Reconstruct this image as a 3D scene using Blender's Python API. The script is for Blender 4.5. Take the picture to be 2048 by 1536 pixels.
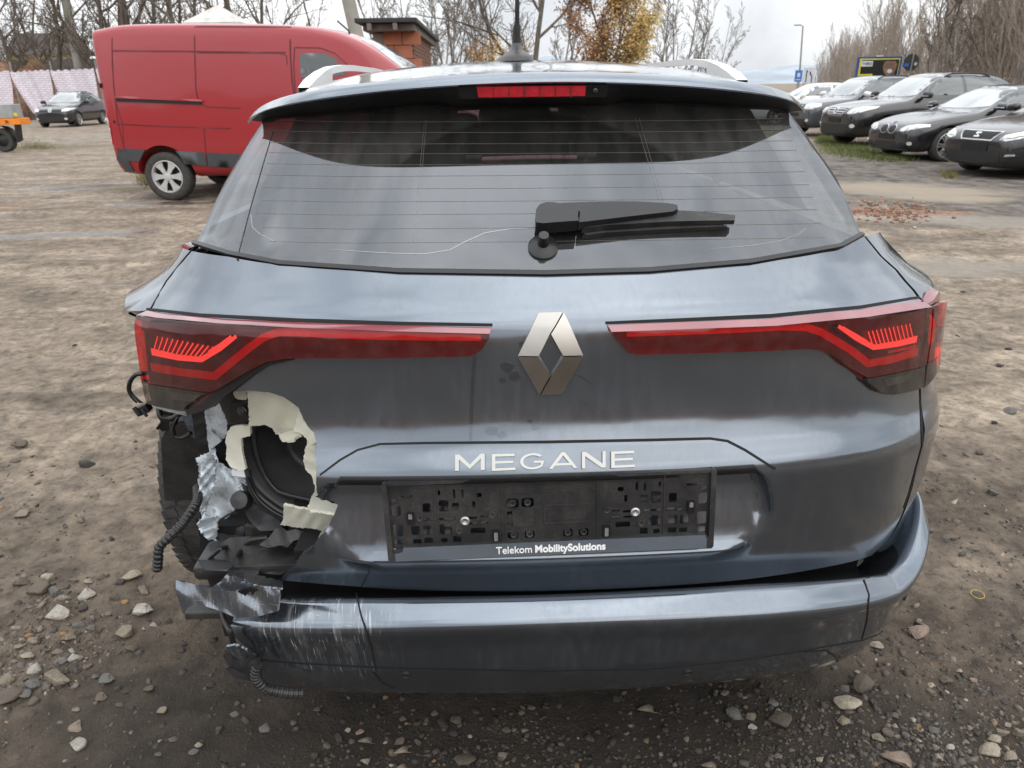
import bpy, bmesh, math, random
import numpy as np
from mathutils import Vector, Matrix
from mathutils.bvhtree import BVHTree
from mathutils.geometry import delaunay_2d_cdt

for o in list(bpy.data.objects):
    bpy.data.objects.remove(o)
scene = bpy.context.scene
COL = scene.collection
random.seed(7)
RNG = np.random.default_rng(7)
R = math.radians

# ------------------------------------------------------------------ camera
CAM_LOC = np.array([-0.08, 0.0, 1.41])
PITCH, YAW, ROLL = 22.8, 1.25, -1.0
FPX, PW, PH = 1416.0, 2048.0, 1536.0          # focal length in photograph pixels
_p, _y, _r = R(PITCH), R(YAW), R(ROLL)
FW = np.array([math.sin(_y) * math.cos(_p), math.cos(_y) * math.cos(_p), -math.sin(_p)])
_rt = np.array([math.cos(_y), -math.sin(_y), 0.0])
_up = np.cross(_rt, FW)
RT = math.cos(_r) * _rt + math.sin(_r) * _up
UP = -math.sin(_r) * _rt + math.cos(_r) * _up
cam_data = bpy.data.cameras.new("camera")
cam = bpy.data.objects.new("camera", cam_data)
COL.objects.link(cam)
M3 = Matrix((RT, UP, -FW)).transposed()
cam.matrix_world = Matrix.Translation(Vector(CAM_LOC)) @ M3.to_4x4()
cam_data.sensor_width = 36.0
cam_data.lens = 36.0 * FPX / PW
cam_data.clip_start = 0.05
cam_data.clip_end = 3000.0
cam_data.dof.use_dof = True
cam_data.dof.focus_distance = 1.35
cam_data.dof.aperture_fstop = 10.0
scene.camera = cam

# ------------------------------------------------------------------ sky, sun, exposure
SUN_EL, SUN_AZ = 42.0, 150.0           # azimuth: clockwise from +Y
world = bpy.data.worlds.new("World")
scene.world = world
world.use_nodes = True
_wt = world.node_tree
_wt.nodes.clear()
def _wn(t, **kw):
    n = _wt.nodes.new(t)
    for k, v in kw.items():
        setattr(n, k, v)
    return n
_sky = _wn("ShaderNodeTexSky", sky_type='NISHITA', sun_disc=False)
_sky.sun_elevation = R(SUN_EL)
_sky.sun_rotation = R(SUN_AZ)
_sky.dust_density = 4.0
_sky.air_density = 1.5
_tc = _wn("ShaderNodeTexCoord")
_sep = _wn("ShaderNodeSeparateXYZ")
_wt.links.new(_tc.outputs["Generated"], _sep.inputs[0])
_mp = _wn("ShaderNodeMapping")
_mp.inputs["Scale"].default_value = (1.0, 1.0, 2.2)
_wt.links.new(_tc.outputs["Generated"], _mp.inputs[0])
_nz = _wn("ShaderNodeTexNoise")
_nz.inputs["Scale"].default_value = 2.6
_nz.inputs["Detail"].default_value = 6.0
_nz.inputs["Roughness"].default_value = 0.52
_nz.inputs["Distortion"].default_value = 0.6
_wt.links.new(_mp.outputs[0], _nz.inputs["Vector"])
_rmp = _wn("ShaderNodeValToRGB")
_rmp.color_ramp.elements[0].position = 0.38
_rmp.color_ramp.elements[0].color = (7.0, 7.35, 7.8, 1)
_rmp.color_ramp.elements[1].position = 0.62
_rmp.color_ramp.elements[1].color = (11.8, 12.0, 12.2, 1)
_wt.links.new(_nz.outputs["Fac"], _rmp.inputs[0])
# overcast: the cloud layer is brighter overhead than at the horizon
_el = _wn("ShaderNodeMapRange")
_el.inputs["From Min"].default_value = 0.0
_el.inputs["From Max"].default_value = 1.0
_el.inputs["To Min"].default_value = 0.90
_el.inputs["To Max"].default_value = 2.2
_wt.links.new(_sep.outputs[2], _el.inputs[0])
_mul = _wn("ShaderNodeMixRGB", blend_type='MULTIPLY')
_mul.inputs[0].default_value = 1.0
_wt.links.new(_rmp.outputs[0], _mul.inputs[1])
_wt.links.new(_el.outputs[0], _mul.inputs[2])
_mx = _wn("ShaderNodeMixRGB")
_mx.inputs[0].default_value = 0.93
_wt.links.new(_sky.outputs[0], _mx.inputs[1])
_wt.links.new(_mul.outputs[0], _mx.inputs[2])
_bg = _wn("ShaderNodeBackground")
_bg.inputs["Strength"].default_value = 0.10
_wt.links.new(_mx.outputs[0], _bg.inputs["Color"])
_wo = _wn("ShaderNodeOutputWorld")
_wt.links.new(_bg.outputs[0], _wo.inputs["Surface"])

sun_data = bpy.data.lights.new("sun", 'SUN')
sun_data.energy = 0.8
sun_data.angle = R(75)
sun_data.color = (1.0, 0.96, 0.9)
sun = bpy.data.objects.new("sun", sun_data)
COL.objects.link(sun)
_sd = Vector((math.sin(R(SUN_AZ)) * math.cos(R(SUN_EL)), math.cos(R(SUN_AZ)) * math.cos(R(SUN_EL)), math.sin(R(SUN_EL))))
sun.rotation_euler = (-_sd).to_track_quat('-Z', 'Y').to_euler()
sun.location = _sd * 50

scene.view_settings.view_transform = 'Standard'
scene.view_settings.look = 'None'
scene.view_settings.exposure = 0.22
scene.view_settings.gamma = 1.0
scene.view_settings.use_curve_mapping = False
scene.cycles.use_denoising = True
scene.cycles.max_bounces = 8
scene.cycles.transparent_max_bounces = 16
scene.cycles.glossy_bounces = 4
scene.cycles.caustics_reflective = False
scene.cycles.caustics_refractive = False
scene.cycles.sample_clamp_indirect = 6.0

# ------------------------------------------------------------------ pixel -> place helpers
def ray(px, py):
    d = FW * FPX + RT * (px - PW / 2) - UP * (py - PH / 2)
    return d / np.linalg.norm(d)
def aty(px, py, y):
    d = ray(px, py)
    return CAM_LOC + d * ((y - CAM_LOC[1]) / d[1])
def atz(px, py, z=0.0):
    d = ray(px, py)
    return CAM_LOC + d * ((z - CAM_LOC[2]) / d[2])
def atx(px, py, x):
    d = ray(px, py)
    return CAM_LOC + d * ((x - CAM_LOC[0]) / d[0])
def proj(P):
    v = np.asarray(P, float) - CAM_LOC
    z = v @ FW
    return np.stack([PW / 2 + FPX * (v @ RT) / z, PH / 2 - FPX * (v @ UP) / z], -1)

# ------------------------------------------------------------------ objects
def link(name, data, parent=None):
    o = bpy.data.objects.new(name, data)
    COL.objects.link(o)
    if parent is not None:
        o.parent = parent
        o.matrix_parent_inverse = parent.matrix_world.inverted() if parent.get('_world') else Matrix.Identity(4)
    return o
def tag(o, label=None, cat=None, group=None, kind=None):
    if label: o['label'] = label
    if cat: o['category'] = cat
    if group: o['group'] = group
    if kind: o['kind'] = kind
    return o
def empty(name, loc, rz=0.0, label=None, cat=None, group=None, world=False, rot=None):
    o = bpy.data.objects.new(name, None)
    COL.objects.link(o)
    o.empty_display_size = 0.2
    o.location = loc
    o.rotation_euler = rot if rot else (0, 0, rz)
    if world:
        o['_world'] = True
        o.matrix_world = Matrix.Translation(Vector(loc))
    return tag(o, label, cat, group)
def mesh(name, verts, faces, mat=None, parent=None, smooth=False, normals=None, sharp=None):
    me = bpy.data.meshes.new(name)
    me.from_pydata([tuple(map(float, v)) for v in verts], [], [tuple(map(int, f)) for f in faces])
    me.update()
    if smooth or normals is not None:
        me.polygons.foreach_set('use_smooth', [True] * len(me.polygons))
    if sharp is not None:
        me.set_sharp_from_angle(angle=R(sharp))
    if normals is not None:
        me.normals_split_custom_set_from_vertices([tuple(map(float, n)) for n in normals])
    if mat is not None:
        me.materials.append(mat)
    return link(name, me, parent)
def mesh_bm(name, bm, mat=None, parent=None, smooth=False, sharp=None):
    me = bpy.data.meshes.new(name)
    bm.to_mesh(me); bm.free()
    if smooth:
        me.polygons.foreach_set('use_smooth', [True] * len(me.polygons))
        if sharp is not None:
            me.set_sharp_from_angle(angle=R(sharp))
    if mat is not None:
        me.materials.append(mat)
    return link(name, me, parent)
def copy_tree(o, parent=None):
    c = o.copy()
    COL.objects.link(c)
    if parent is not None:
        c.parent = parent
    for ch in list(o.children):
        copy_tree(ch, c)
    return c
class MB:
    """collects boxes, tubes and sheets into one mesh"""
    def __init__(s): s.v = []; s.f = []
    def add(s, v, f):
        b = len(s.v); s.v += [tuple(p) for p in v]; s.f += [tuple(i + b for i in q) for q in f]; return s
    def box(s, c, d, rot=None, bev=0.0):
        hx, hy, hz = d[0] / 2, d[1] / 2, d[2] / 2
        P = []
        if bev <= 0:
            P = [(x, y, z) for x in (-hx, hx) for y in (-hy, hy) for z in (-hz, hz)]
            Fc = [(0, 1, 3, 2), (4, 6, 7, 5), (0, 4, 5, 1), (2, 3, 7, 6), (0, 2, 6, 4), (1, 5, 7, 3)]
        else:
            bm = bmesh.new(); bmesh.ops.create_cube(bm, size=1)
            for v in bm.verts: v.co = Vector((v.co.x * d[0], v.co.y * d[1], v.co.z * d[2]))
            bmesh.ops.bevel(bm, geom=bm.edges[:], offset=bev, segments=2, profile=0.5, affect='EDGES')
            bm.verts.index_update()
            P = [tuple(v.co) for v in bm.verts]; Fc = [tuple(v.index for v in f.verts) for f in bm.faces]; bm.free()
        m = rot if rot is not None else Matrix.Identity(3)
        return s.add([tuple(m @ Vector(p) + Vector(c)) for p in P], Fc)
    def tube(s, pts, r, n=8, cap=True, prof=None):
        pts = [Vector(p) for p in pts]
        rr = r if hasattr(r, '__len__') else [r] * len(pts)
        b = len(s.v); prev = None
        for i, p in enumerate(pts):
            d = (pts[min(i + 1, len(pts) - 1)] - pts[max(i - 1, 0)])
            d = d.normalized() if d.length > 1e-9 else Vector((0, 0, 1))
            if prev is None:
                a = Vector((0, 0, 1)) if abs(d.z) < 0.9 else Vector((1, 0, 0))
                u = d.cross(a).normalized()
            else:
                u = (prev - d * prev.dot(d)).normalized()
            prev = u; w = d.cross(u)
            for k in range(n):
                t = 2 * math.pi * k / n
                s.v.append(tuple(p + (u * math.cos(t) + w * math.sin(t)) * rr[i]))
        for i in range(len(pts) - 1):
            for k in range(n):
                a, c = b + i * n + k, b + i * n + (k + 1) % n
                s.f.append((a, c, c + n, a + n))
        if cap:
            s.f.append(tuple(b + k for k in range(n - 1, -1, -1)))
            s.f.append(tuple(b + (len(pts) - 1) * n + k for k in range(n)))
        return s
    def lathe(s, prof, n=24, M=None, close=False):
        """prof: list of (radius, height) turned round local Z"""
        b = len(s.v); M = M or Matrix.Identity(4)
        for r_, h in prof:
            for k in range(n):
                t = 2 * math.pi * k / n
                s.v.append(tuple(M @ Vector((r_ * math.cos(t), r_ * math.sin(t), h))))
        for i in range(len(prof) - 1):
            for k in range(n):
                a, c = b + i * n + k, b + i * n + (k + 1) % n
                s.f.append((a, c, c + n, a + n))
        if close:
            s.f.append(tuple(b + k for k in range(n - 1, -1, -1)))
            s.f.append(tuple(b + (len(prof) - 1) * n + k for k in range(n)))
        return s
    def prism(s, poly, M, h0, h1):
        """2D polygon extruded along local Z from h0 to h1 (concave safe)"""
        v2, t2 = fill2d(poly, [], None)
        b = len(s.v); n = len(v2)
        for h in (h0, h1):
            for p in v2: s.v.append(tuple(M @ Vector((p[0], p[1], h))))
        for t in t2:
            s.f.append((b + t[2], b + t[1], b + t[0])); s.f.append((b + n + t[0], b + n + t[1], b + n + t[2]))
        for a, c in boundary(t2):
            s.f.append((b + a, b + c, b + n + c, b + n + a))
        return s
    def build(s, name, mat, parent=None, smooth=False, sharp=40):
        o = mesh(name, s.v, s.f, mat, parent, smooth, sharp=sharp if smooth else None)
        return o

def inside(poly, P):
    P = np.asarray(P, float); x, y = P[:, 0], P[:, 1]
    c = np.zeros(len(P), bool); n = len(poly)
    j = n - 1
    for i in range(n):
        xi, yi = poly[i]; xj, yj = poly[j]
        k = ((yi > y) != (yj > y))
        with np.errstate(divide='ignore', invalid='ignore'):
            xx = (xj - xi) * (y - yi) / (yj - yi if yj != yi else 1e-12) + xi
        c ^= k & (x < xx)
        j = i
    return c
def resample(poly, step, closed=True):
    out = []; n = len(poly)
    for i in range(n if closed else n - 1):
        a = np.array(poly[i], float); b = np.array(poly[(i + 1) % n], float)
        m = max(1, int(math.ceil(np.linalg.norm(b - a) / step)))
        for k in range(m): out.append(tuple(a + (b - a) * k / m))
    if not closed: out.append(tuple(poly[-1]))
    return out
def segdist(poly, P):
    P = np.asarray(P, float); d = np.full(len(P), 1e9); n = len(poly)
    for i in range(n):
        a = np.array(poly[i], float); b = np.array(poly[(i + 1) % n], float); ab = b - a
        t = np.clip(((P - a) @ ab) / max(ab @ ab, 1e-15), 0, 1)
        d = np.minimum(d, np.linalg.norm(P - (a + t[:, None] * ab), axis=1))
    return d
def fill2d(outer, holes=(), step=None, extra=None, lines=()):
    """triangulate a polygon with holes; step adds an interior lattice"""
    loops = [resample(outer, step) if step else [tuple(map(float, p)) for p in outer]]
    loops += [resample(h, step) if step else [tuple(map(float, p)) for p in h] for h in holes]
    V = []; Eg = []
    for L in loops:
        b = len(V); V += L
        Eg += [(b + i, b + (i + 1) % len(L)) for i in range(len(L))]
    for L in lines:
        L = resample(L, step, False) if step else L
        b = len(V); V += [tuple(p) for p in L]
        Eg += [(b + i, b + i + 1) for i in range(len(L) - 1)]
    if step:
        o = np.array(loops[0]); lo, hi = o.min(0), o.max(0)
        gx = np.arange(lo[0] + step * .5, hi[0], step); gy = np.arange(lo[1] + step * .5, hi[1], step)
        if len(gx) and len(gy):
            G = np.stack(np.meshgrid(gx, gy), -1).reshape(-1, 2)
            G = G[inside(loops[0], G)]
            for L in loops[1:]:
                if len(G): G = G[~inside(L, G)]
            for L in loops:
                if len(G): G = G[segdist(L, G) > step * .45]
            for L in lines:
                if len(G): G = G[segdist(list(L) + list(L)[::-1], G) > step * .45]
            V += [tuple(g) for g in G]
    if extra is not None: V += [tuple(e) for e in extra]
    r_ = delaunay_2d_cdt([Vector(v) for v in V], Eg, [], 0, 1e-7)
    v2 = [tuple(v) for v in r_[0]]; tr = [tuple(f) for f in r_[2]]
    A = np.array(v2)
    if len(tr):
        cen = np.array([[A[list(t)].mean(0)[0], A[list(t)].mean(0)[1]] for t in tr])
        ok = inside(loops[0], cen)
        for L in loops[1:]: ok &= ~inside(L, cen)
        tr = [t for t, k in zip(tr, ok) if k]
    # ccw
    out = []
    for t in tr:
        a, b, c = (A[i] for i in t)
        cr = (b[0] - a[0]) * (c[1] - a[1]) - (b[1] - a[1]) * (c[0] - a[0])
        if abs(cr) < 1e-14: continue
        out.append(t if cr > 0 else t[::-1])
    used = sorted(set(i for t in out for i in t)); mp = {i: k for k, i in enumerate(used)}
    return [v2[i] for i in used], [tuple(mp[i] for i in t) for t in out]
def boundary(tris):
    e = {}
    for t in tris:
        for a, b in zip(t, t[1:] + t[:1]): e[(a, b)] = 1
    return [(a, b) for (a, b) in e if (b, a) not in e]
def sheet(name, P, N, tris, mat, parent, thick=0.004, flip=False, smooth=True, normals=True, front=0.0):
    """surface points P with outward normals N -> panel with folded edge of the given thickness"""
    P = np.asarray(P, float); N = np.asarray(N, float); n = len(P)
    if flip: tris = [t[::-1] for t in tris]
    top = P + N * front; bot = P + N * (front - thick)
    bd = boundary(tris)
    idx = sorted(set(i for e in bd for i in e)); m = {i: k for k, i in enumerate(idx)}
    V = list(top) + [top[i] for i in idx] + [bot[i] for i in idx]
    NN = list(N)
    # edge normals: sideways
    side = {i: np.zeros(3) for i in idx}
    for a, b in bd:
        d = np.cross(P[b] - P[a], (N[a] + N[b]) / 2); L = np.linalg.norm(d)
        if L > 1e-12:
            side[a] = side[a] + d / L; side[b] = side[b] + d / L
    sn = []
    for i in idx:
        L = np.linalg.norm(side[i]); sn.append(side[i] / L if L > 1e-9 else N[i])
    NN += sn + sn
    Fc = list(tris); k0, k1 = n, n + len(idx)
    for a, b in bd:
        Fc.append((k0 + m[b], k0 + m[a], k1 + m[a], k1 + m[b]))
    return mesh(name, V, Fc, mat, parent, smooth=smooth, normals=NN if normals else None)

# ------------------------------------------------------------------ materials
class NT:
    def __init__(s, name):
        s.m = bpy.data.materials.new(name); s.m.use_nodes = True
        s.t = s.m.node_tree; s.t.nodes.clear()
        s.out = s.t.nodes.new("ShaderNodeOutputMaterial")
    def n(s, typ, props=None, **ins):
        nd = s.t.nodes.new("ShaderNode" + typ)
        for k, v in (props or {}).items(): setattr(nd, k, v)
        for k, v in ins.items():
            key = k.replace('_', ' ') if not k.startswith('i') or not k[1:].isdigit() else int(k[1:])
            s.set(nd, key, v)
        return nd
    def set(s, nd, key, v):
        sock = nd.inputs[key]
        if isinstance(v, bpy.types.NodeSocket): s.t.links.new(v, sock)
        elif hasattr(v, 'outputs'): s.t.links.new(v.outputs[0], sock)
        else:
            if sock.type == 'RGBA' and len(v) == 3: v = (*v, 1)
            sock.default_value = v
    def noise(s, vec, scale, detail=5, rough=.55, dist=0.0):
        return s.n("TexNoise", None, Vector=vec, Scale=scale, Detail=detail, Roughness=rough, Distortion=dist).outputs["Fac"]
    def ramp(s, fac, *stops):
        r_ = s.n("ValToRGB", None, Fac=fac); cr = r_.color_ramp
        while len(cr.elements) < len(stops): cr.elements.new(0.5)
        for e, (p, c) in zip(cr.elements, stops):
            e.position = p; e.color = (c, c, c, 1) if not hasattr(c, '__len__') else ((*c, 1) if len(c) == 3 else c)
        return r_.outputs[0]
    def mix(s, f, a, b, mode='MIX'):
        nd = s.t.nodes.new("ShaderNodeMixRGB"); nd.blend_type = mode
        s.set(nd, 0, f); s.set(nd, 1, a); s.set(nd, 2, b)
        return nd.outputs[0]
    def math(s, op, a, b=0.0, clamp=False):
        nd = s.t.nodes.new("ShaderNodeMath"); nd.operation = op; nd.use_clamp = clamp
        s.set(nd, 0, a); s.set(nd, 1, b)
        return nd.outputs[0]
    def pos(s): return s.n("NewGeometry").outputs["Position"]
    def obj(s): return s.n("TexCoord").outputs["Object"]
    def scale(s, vec, sc, loc=(0, 0, 0), rot=(0, 0, 0)):
        return s.n("Mapping", None, Vector=vec, Scale=sc, Location=loc, Rotation=rot).outputs[0]
    def bump(s, h, strength=.3, dist=.01):
        return s.n("Bump", None, Height=h, Strength=strength, Distance=dist).outputs[0]
    def bsdf(s, **kw):
        b = s.n("BsdfPrincipled")
        for k, v in kw.items(): s.set(b, k.replace('_', ' '), v)
        s.t.links.new(b.outputs[0], s.out.inputs[0])
        return b
    def surf(s, sh): s.t.links.new(sh.outputs[0] if hasattr(sh, 'outputs') else sh, s.out.inputs[0]); return s.m
def mat(name, col, rough=.5, metal=0.0, var=.15, scale=6.0, bump=0.0, bscale=60.0, coat=0.0, spec=.5, **kw):
    t = NT(name); v = t.obj()
    nz = t.noise(v, scale, 4)
    lo = tuple(c * (1 - var) for c in col); hi = tuple(min(1, c * (1 + var)) for c in col)
    base = t.ramp(nz, (.3, lo), (.7, hi))
    args = dict(Base_Color=base, Roughness=rough, Metallic=metal, Coat_Weight=coat, Specular_IOR_Level=spec)
    if bump > 0: args['Normal'] = t.bump(t.noise(v, bscale, 4), bump, .004)
    args.update(kw)
    t.bsdf(**args)
    return t.m
# ================================================================== ground
_perm = np.random.default_rng(3).permutation(4096)
def _hash(ix, iy): return _perm[(_perm[ix & 4095] + iy) & 4095] / 4095.0
def vn(x, y):
    ix = np.floor(x).astype(int); iy = np.floor(y).astype(int); fx = x - ix; fy = y - iy
    fx = fx * fx * (3 - 2 * fx); fy = fy * fy * (3 - 2 * fy)
    a = _hash(ix, iy); b = _hash(ix + 1, iy); c = _hash(ix, iy + 1); d = _hash(ix + 1, iy + 1)
    return a + (b - a) * fx + (c - a) * fy + (a - b - c + d) * fx * fy - .5
def fbm(x, y, o=5, g=.5):
    s = 0; a = 1.0
    for k in range(o):
        s = s + a * vn(x * 2 ** k + 17.3 * k, y * 2 ** k - 9.1 * k); a *= g
    return s
def gh(x, y):
    """height of the ground"""
    x = np.asarray(x, float); y = np.asarray(y, float)
    d = np.hypot(x, y)
    h = .05 * fbm(x * .35, y * .35, 2) + .022 * fbm(x * 1.7 + 5, y * 1.7, 3)
    near = np.clip(1.6 - d / 9, 0, 1)
    h = h + near * (.020 * fbm(x * 7, y * 7, 3, .55) + .007 * np.abs(fbm(x * 40, y * 40, 3, .6)))
    mid = np.clip(d / 4 - .6, 0, 1)
    tr = fbm(x * .5 + 2, (y + .16 * x) * 2.4, 4, .55)                      # wheel tracks across the yard
    h = h + mid * .05 * tr * np.clip(1.4 - d / 40, 0, 1)
    rx = np.clip((x - 3.5) / 5, 0, 1) * np.clip((y - 6) / 6, 0, 1); right_dip = rx * rx * (3 - 2 * rx)
    h = h * (1 - .5 * np.clip(d / 10 - .5, 0, 1)) - .09 * right_dip
    under = np.exp(-((x / 1.3) ** 4 + ((y - 3.2) / 2.6) ** 4))
    return h * (1 - .7 * under) - .012
def gz(x, y): return float(gh(np.array([x]), np.array([y]))[0])

def ground_mesh():
    u = np.linspace(-1, 1, 621); xs = np.sinh(u * 7.2) / math.sinh(7.2) * 420
    v = np.linspace(0, 1, 620); ys = -6 + np.where(v < .0, 0, 0) + (np.sinh((v - .16) * 8.6) / math.sinh(8.6 * .84)) * 900 + 6.8
    ys = np.concatenate([[-250, -60], ys[ys > -12]])
    X, Y = np.meshgrid(xs, ys); Z = gh(X, Y)
    nx, ny = len(xs), len(ys)
    V = np.stack([X.ravel(), Y.ravel(), Z.ravel()], 1)
    i, j = np.meshgrid(np.arange(nx - 1), np.arange(ny - 1)); a = (j * nx + i).ravel()
    Fq = np.stack([a, a + 1, a + nx + 1, a + nx], 1)
    me = bpy.data.meshes.new('ground')
    me.vertices.add(len(V)); me.vertices.foreach_set('co', V.ravel())
    me.loops.add(Fq.size); me.loops.foreach_set('vertex_index', Fq.ravel())
    me.polygons.add(len(Fq)); me.polygons.foreach_set('loop_start', np.arange(len(Fq)) * 4); me.polygons.foreach_set('loop_total', np.full(len(Fq), 4))
    me.polygons.foreach_set('use_smooth', np.ones(len(Fq), bool))
    me.update(calc_edges=True); me.validate()
    return me
def ground_mat():
    t = NT('muddy_gravel_ground'); p = t.pos()
    big = t.noise(p, .55, 5, .6, .4); med = t.noise(p, 3.2, 6, .62, .3); fine = t.noise(p, 34, 6, .68); grit = t.noise(p, 150, 4, .7)
    trk = t.noise(t.scale(p, (.55, 2.6, 1), rot=(0, 0, R(9))), 1.0, 6, .62, .5)
    sep = t.n("SeparateXYZ", None, i0=p)
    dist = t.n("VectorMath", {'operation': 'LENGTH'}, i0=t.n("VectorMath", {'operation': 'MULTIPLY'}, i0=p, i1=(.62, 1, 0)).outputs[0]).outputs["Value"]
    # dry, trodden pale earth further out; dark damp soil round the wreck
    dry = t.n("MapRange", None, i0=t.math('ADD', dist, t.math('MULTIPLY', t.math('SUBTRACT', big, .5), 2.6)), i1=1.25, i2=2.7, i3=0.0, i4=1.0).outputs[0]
    behind = t.n("MapRange", None, i0=sep.outputs[1], i1=-3.0, i2=.6, i3=0.0, i4=1.0).outputs[0]     # unseen yard behind the viewer, darkened to deepen the paintwork's reflections
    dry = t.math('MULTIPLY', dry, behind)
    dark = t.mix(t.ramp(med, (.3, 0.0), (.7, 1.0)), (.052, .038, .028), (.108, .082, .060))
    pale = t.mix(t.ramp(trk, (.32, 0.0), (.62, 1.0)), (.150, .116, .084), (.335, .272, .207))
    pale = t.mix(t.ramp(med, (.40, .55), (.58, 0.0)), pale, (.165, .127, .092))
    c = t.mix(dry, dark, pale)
    c = t.mix(t.math('MULTIPLY', t.ramp(fine, (.36, 1.0), (.5, 0.0)), .45), c, (.042, .034, .028))
    c = t.mix(t.math('MULTIPLY', t.ramp(grit, (.60, 0.0), (.72, 1.0)), .45), c, (.33, .30, .26))
    flk = t.noise(p, 12, 5, .66, .3)
    c = t.mix(1.0, c, t.ramp(flk, (.34, .55), (.5, .95), (.66, 1.3)), 'MULTIPLY')
    lum = t.noise(p, 1.6, 7, .7, .6)
    c = t.mix(1.0, c, t.ramp(lum, (.36, .72), (.5, 1.0), (.64, 1.22)), 'MULTIPLY')
    rough = t.ramp(med, (.3, .75), (.7, .95))
    def blob(px, py, rx, ry, rot=0.0, soft=.35, ns=1.2):
        P = atz(px, py, 0)
        v = t.n("Mapping", {'vector_type': 'TEXTURE'}, Vector=p, Location=(P[0], P[1], 0), Rotation=(0, 0, rot), Scale=(rx, ry, 1e3)).outputs[0]
        L = t.n("VectorMath", {'operation': 'LENGTH'}, i0=v).outputs["Value"]
        L = t.math('ADD', L, t.math('MULTIPLY', t.math('SUBTRACT', t.noise(p, ns, 5, .65), .5), 1.6))
        return t.n("MapRange", {'interpolation_type': 'SMOOTHSTEP'}, i0=L, i1=1.0 + soft, i2=1.0 - soft, i3=0.0, i4=1.0).outputs[0]
    grav = blob(1900, 345, 4.2, 4.6, 0, .3, .8)
    c = t.mix(grav, c, t.mix(t.ramp(t.noise(p, 4.5, 7, .72), (.36, 0.0), (.64, 1.0)), (.040, .034, .029), (.185, .158, .134)))
    sand = t.math('MAXIMUM', blob(1800, 372, 1.25, .85, R(-20), .5), blob(1900, 392, .7, .4, R(-12), .5))
    c = t.mix(sand, c, t.mix(med, (.22, .18, .135), (.32, .27, .205)))
    rub = blob(1790, 424, .85, .33, R(-4), .3, 3.0)
    c = t.mix(rub, c, t.mix(t.ramp(t.noise(p, 16, 4, .7), (.42, 0.0), (.58, 1.0)), (.11, .085, .07), (.34, .16, .10)))
    pl = t.math('MAXIMUM', blob(1960, 440, 1.5, .35, R(-10), .3), blob(1850, 530, .9, .3, R(-5), .4))
    c = t.mix(t.math('MULTIPLY', pl, .6), c, (.27, .245, .21))
    cob = blob(150, 275, 6.0, 3.2, R(10), .3, .6)                           # old stone paving showing through
    vor = t.n("TexVoronoi", {'feature': 'F1'}, Vector=t.scale(p, (3.0, 3.0, 3.0)), Scale=1.0)
    c = t.mix(t.math('MULTIPLY', cob, t.ramp(vor.outputs["Distance"], (.25, .9), (.6, 0.0))), c, (.27, .245, .205))
    moss = t.math('MAXIMUM', blob(30, 296, 2.2, .9, R(5), .5), blob(310, 374, .8, .45, 0, .5))
    c = t.mix(t.math('MULTIPLY', moss, .75), c, t.mix(fine, (.07, .066, .02), (.14, .12, .045)))
    wet = t.math('MAXIMUM', blob(235, 372, 1.6, .38, R(4), .35), t.math('MAXIMUM', blob(330, 405, 1.0, .16, 0, .3), blob(130, 470, .9, .2, R(6), .4)))
    wet = t.math('MAXIMUM', wet, t.math('MULTIPLY', t.ramp(t.noise(t.scale(p, (.5, 1.6, 1)), .9, 5, .6), (.60, 0.0), (.68, .55)), dry))
    c = t.mix(t.math('MULTIPLY', wet, .55), c, (.035, .030, .026))
    rough = t.mix(wet, rough, (.15, .15, .15))
    shade_damp = blob(1000, 1470, 1.0, .55, 0, .5, 2.0)  # car's shade painted into the soil by the bumper, together with damp
    c = t.mix(t.math('MULTIPLY', shade_damp, .75), c, (.018, .015, .012))
    ora = blob(8, 414, .24, .045, 0, .25, 3)
    c = t.mix(ora, c, (.55, .17, .03))
    hgt = t.math('ADD', t.math('MULTIPLY', flk, .9), t.math('ADD', t.math('MULTIPLY', fine, .6), t.math('MULTIPLY', grit, .4)))
    bs = t.math('MULTIPLY', t.math('SUBTRACT', 1.0, t.math('MULTIPLY', wet, .9)), .75)
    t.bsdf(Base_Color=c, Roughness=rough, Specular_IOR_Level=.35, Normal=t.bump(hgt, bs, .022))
    return t.m
G_ = link('ground', ground_mesh())
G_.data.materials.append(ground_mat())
tag(G_, kind='structure')
# ================================================================== the damaged station wagon
NEXP = 3.2
_ph = np.linspace(0, math.pi / 2, 4001)
_X = np.sin(_ph) ** (2 / NEXP); _C = 1 - np.cos(_ph) ** (2 / NEXP)
_L = np.concatenate([[0], np.cumsum(np.hypot(np.diff(_X * .88), np.diff(_C * .45)))])
LS = float(_L[-1])                                   # arc length from the middle to where the side begins
def planX(u): return np.interp(u, _L, _X)
def planC(u): return np.interp(u, _L, _C)
def cOfX(xn): return np.interp(xn, _X, _C)

def pchip(x, y, xs):
    x = np.asarray(x, float); y = np.asarray(y, float); n = len(x)
    if n == 2: return np.interp(xs, x, y)
    h = np.diff(x); d = np.diff(y) / h; m = np.zeros(n)
    for i in range(1, n - 1):
        if d[i - 1] * d[i] > 0:
            w1, w2 = 2 * h[i] + h[i - 1], h[i] + 2 * h[i - 1]
            m[i] = (w1 + w2) / (w1 / d[i - 1] + w2 / d[i])
    m[0], m[-1] = 1.5 * d[0] - .5 * m[1], 1.5 * d[-1] - .5 * m[-2]
    i = np.clip(np.searchsorted(x, xs) - 1, 0, n - 2); t = (xs - x[i]) / h[i]
    return ((1 + 2 * t) * (1 - t) ** 2 * y[i] + t * (1 - t) ** 2 * h[i] * m[i]
            + t * t * (3 - 2 * t) * y[i + 1] + t * t * (t - 1) * h[i] * m[i + 1])

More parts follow.
